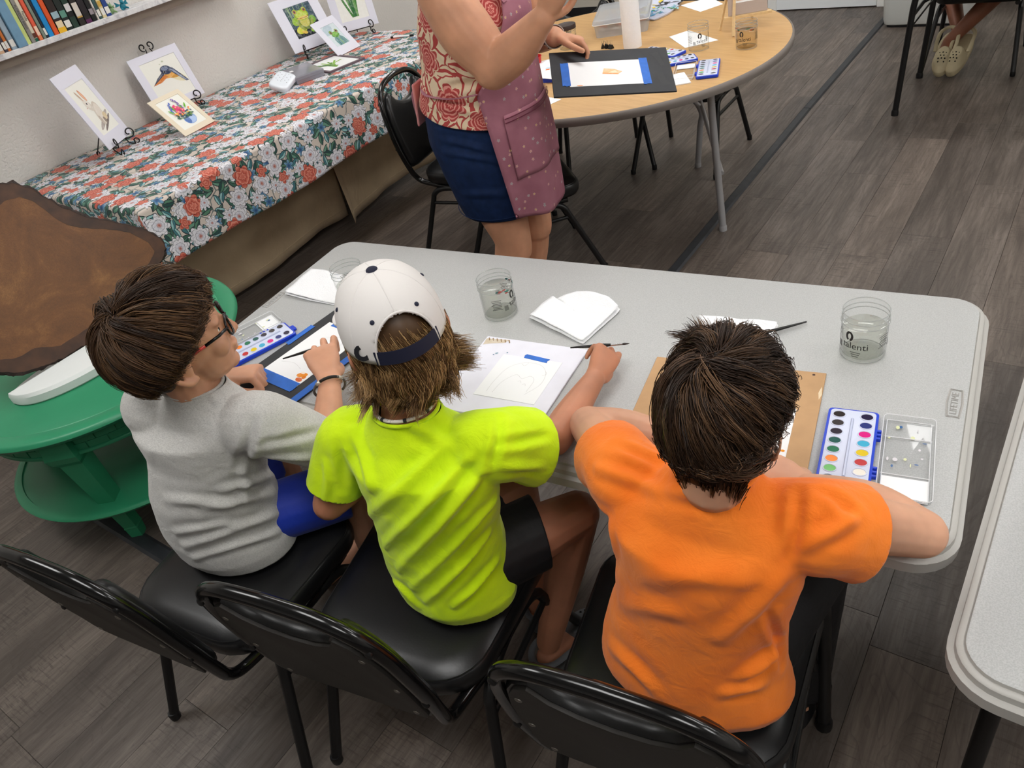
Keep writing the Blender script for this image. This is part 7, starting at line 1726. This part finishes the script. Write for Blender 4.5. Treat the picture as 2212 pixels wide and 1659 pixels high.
for k, (x0, x1, cc, nm) in enumerate(bpx):
    v0, v1 = vof(x0), vof(x1); th_ = v1 - v0 - .001; dpt = R.uniform(.11, .138) if nm != 'thick powder blue' else .150; hh = R.uniform(.22, .27); uf = SU - .008 - R.uniform(0, .006) + (.012 if nm == 'thick powder blue' else 0)
    b = thing('book', '%s book standing on the marble wall shelf' % nm, 'book', RV(uf - dpt / 2, (v0 + v1) / 2, SZ + .0004), -TH, 'books on the wall shelf')
    mc = mat('cover_%d' % k, cc, .45, var=.06, vscale=30); mb = MB()
    mb.rings([[(x, y, z_) for x, y in ((-dpt / 2, -th_ / 2), (dpt / 2 - .002, -th_ / 2), (dpt / 2, -th_ / 2 + .002), (dpt / 2, th_ / 2 - .002), (dpt / 2 - .002, th_ / 2), (-dpt / 2, th_ / 2), (-dpt / 2, th_ / 2 - .0018), (dpt / 2 - .003, th_ / 2 - .0018), (dpt / 2 - .003, -th_ / 2 + .0018), (-dpt / 2, -th_ / 2 + .0018))] for z_ in (0, hh)]); mb.obj('cover', mc, b)
    mb = MB(); mb.box((-.003, 0, hh / 2), (dpt - .010, max(th_ - .0038, .002), hh - .006)); mb.obj('pages', mat('page_block', S(226, 218, 200), .9), b)
    def lab(z0, z1, c3, i=0, wf=.86):
        mb = MB(); mb.box((dpt / 2 + .0003, 0, (z0 + z1) / 2), (.0005, th_ * wf, z1 - z0)); return mb.obj('spine_label', mat('label_%d_%d' % (k, i), c3, .6), b)
    if nm in ('rusty orange', 'slate', 'tan', 'pale grey-blue', 'navy black', 'royal blue', 'straw yellow', 'black with white label', 'dark teal'): lab(.012, .042, S(222, 220, 214))
    if nm == 'black with yellow foot': lab(.0, .022, S(230, 180, 40), 0, 1.0); lab(.022, .05, S(224, 206, 170), 1); lab(.062, .09, S(150, 176, 186), 2)
    if nm in ('black with white label',): lab(.055, .085, S(90, 140, 124), 3)
    if nm == 'dark green': lab(.048, .07, S(14, 14, 14), 1); lab(.072, .105, S(206, 204, 204), 2)
    if nm == 'brown black': lab(.040, .10, S(206, 198, 188), 2); lab(.034, .042, S(190, 150, 70), 3)
    if nm == 'plum black': lab(.0, .018, S(84, 34, 78), 1); lab(.03, .045, S(20, 18, 18), 2)
    if nm in ('jet black', 'slim white'): lab(.03, .055, S(150, 140, 146), 1)
    if nm == 'coral red': lab(.0, .018, S(226, 130, 80), 1); lab(.02, .06, S(236, 200, 176), 2)
    if nm == 'cream': lab(.0, .014, S(24, 90, 70), 1); lab(.016, .036, S(90, 44, 30), 2)
    if nm == 'straw yellow': lab(.05, .075, S(196, 160, 70), 1)
    word = {'grey': "FLORIDA'S BIRDS", 'cream': 'Florida'}.get(nm)
    if word:
        tx = text_mesh(word, th_ * .85, 'spine_lettering', M_print if nm == 'cream' else mat('grey_print', S(70, 68, 66), .6), b, .0002); tx.rotation_euler = (PI / 2, PI / 2, PI / 2); tx.location = (dpt / 2 + .0008, 0, .11)
# two little figurines at the end of the books
def figurine(label, px, py, cc, wings):
    v0 = vof(px); p = RV(SU - .045, v0, SZ + .0004); t = thing('figurine', label, 'figurine', p, -TH); m_ = mat('glaze_' + label[:5], cc, .3, var=.25, vscale=80); mb = MB()
    mb.ell((0, 0, .016), (.014, .016, .016), None, 14, 10); mb.ell((.006, 0, .036), (.010, .010, .011), None, 12, 8); mb.ell((.015, 0, .034), (.006, .006, .005), None, 10, 6)
    for s_ in (-1, 1): limb(mb, [(.0, .012 * s_, .010), (.012, .016 * s_, .006), (.020, .015 * s_, .004)], [.005, .0045, .003], 8, 3); mb.ell((.004, .007 * s_, .047), (.003, .003, .005), None, 8, 6)
    limb(mb, [(-.008, 0, .008), (-.018, .014, .005), (-.012, .030, .005)], [.006, .0045, .002], 8, 3)
    bd = fuse('body', mb, .0016, 2, m_, t)
    for s_ in (-1, 1):
        mb = MB(); mb.prism([(0, 0), (.028, .018), (.024, .004), (.030, -.006), (.014, -.006)], -.001, .001, (-.006, .008 * s_, .026), 0, [[0, 0, 1], [s_, 0, 0], [0, 1, 0]] if wings else [[.3, 0, .95], [.5 * s_, 0, 0], [0, .5, 0]]); mb.obj('wing', m_, t)
figurine('small pale green dragon figurine at the end of the books', 256, 12, S(130, 160, 110), False)
figurine('blue and teal winged dragon figurine beside the green one', 281, 14, S(30, 120, 140), True)
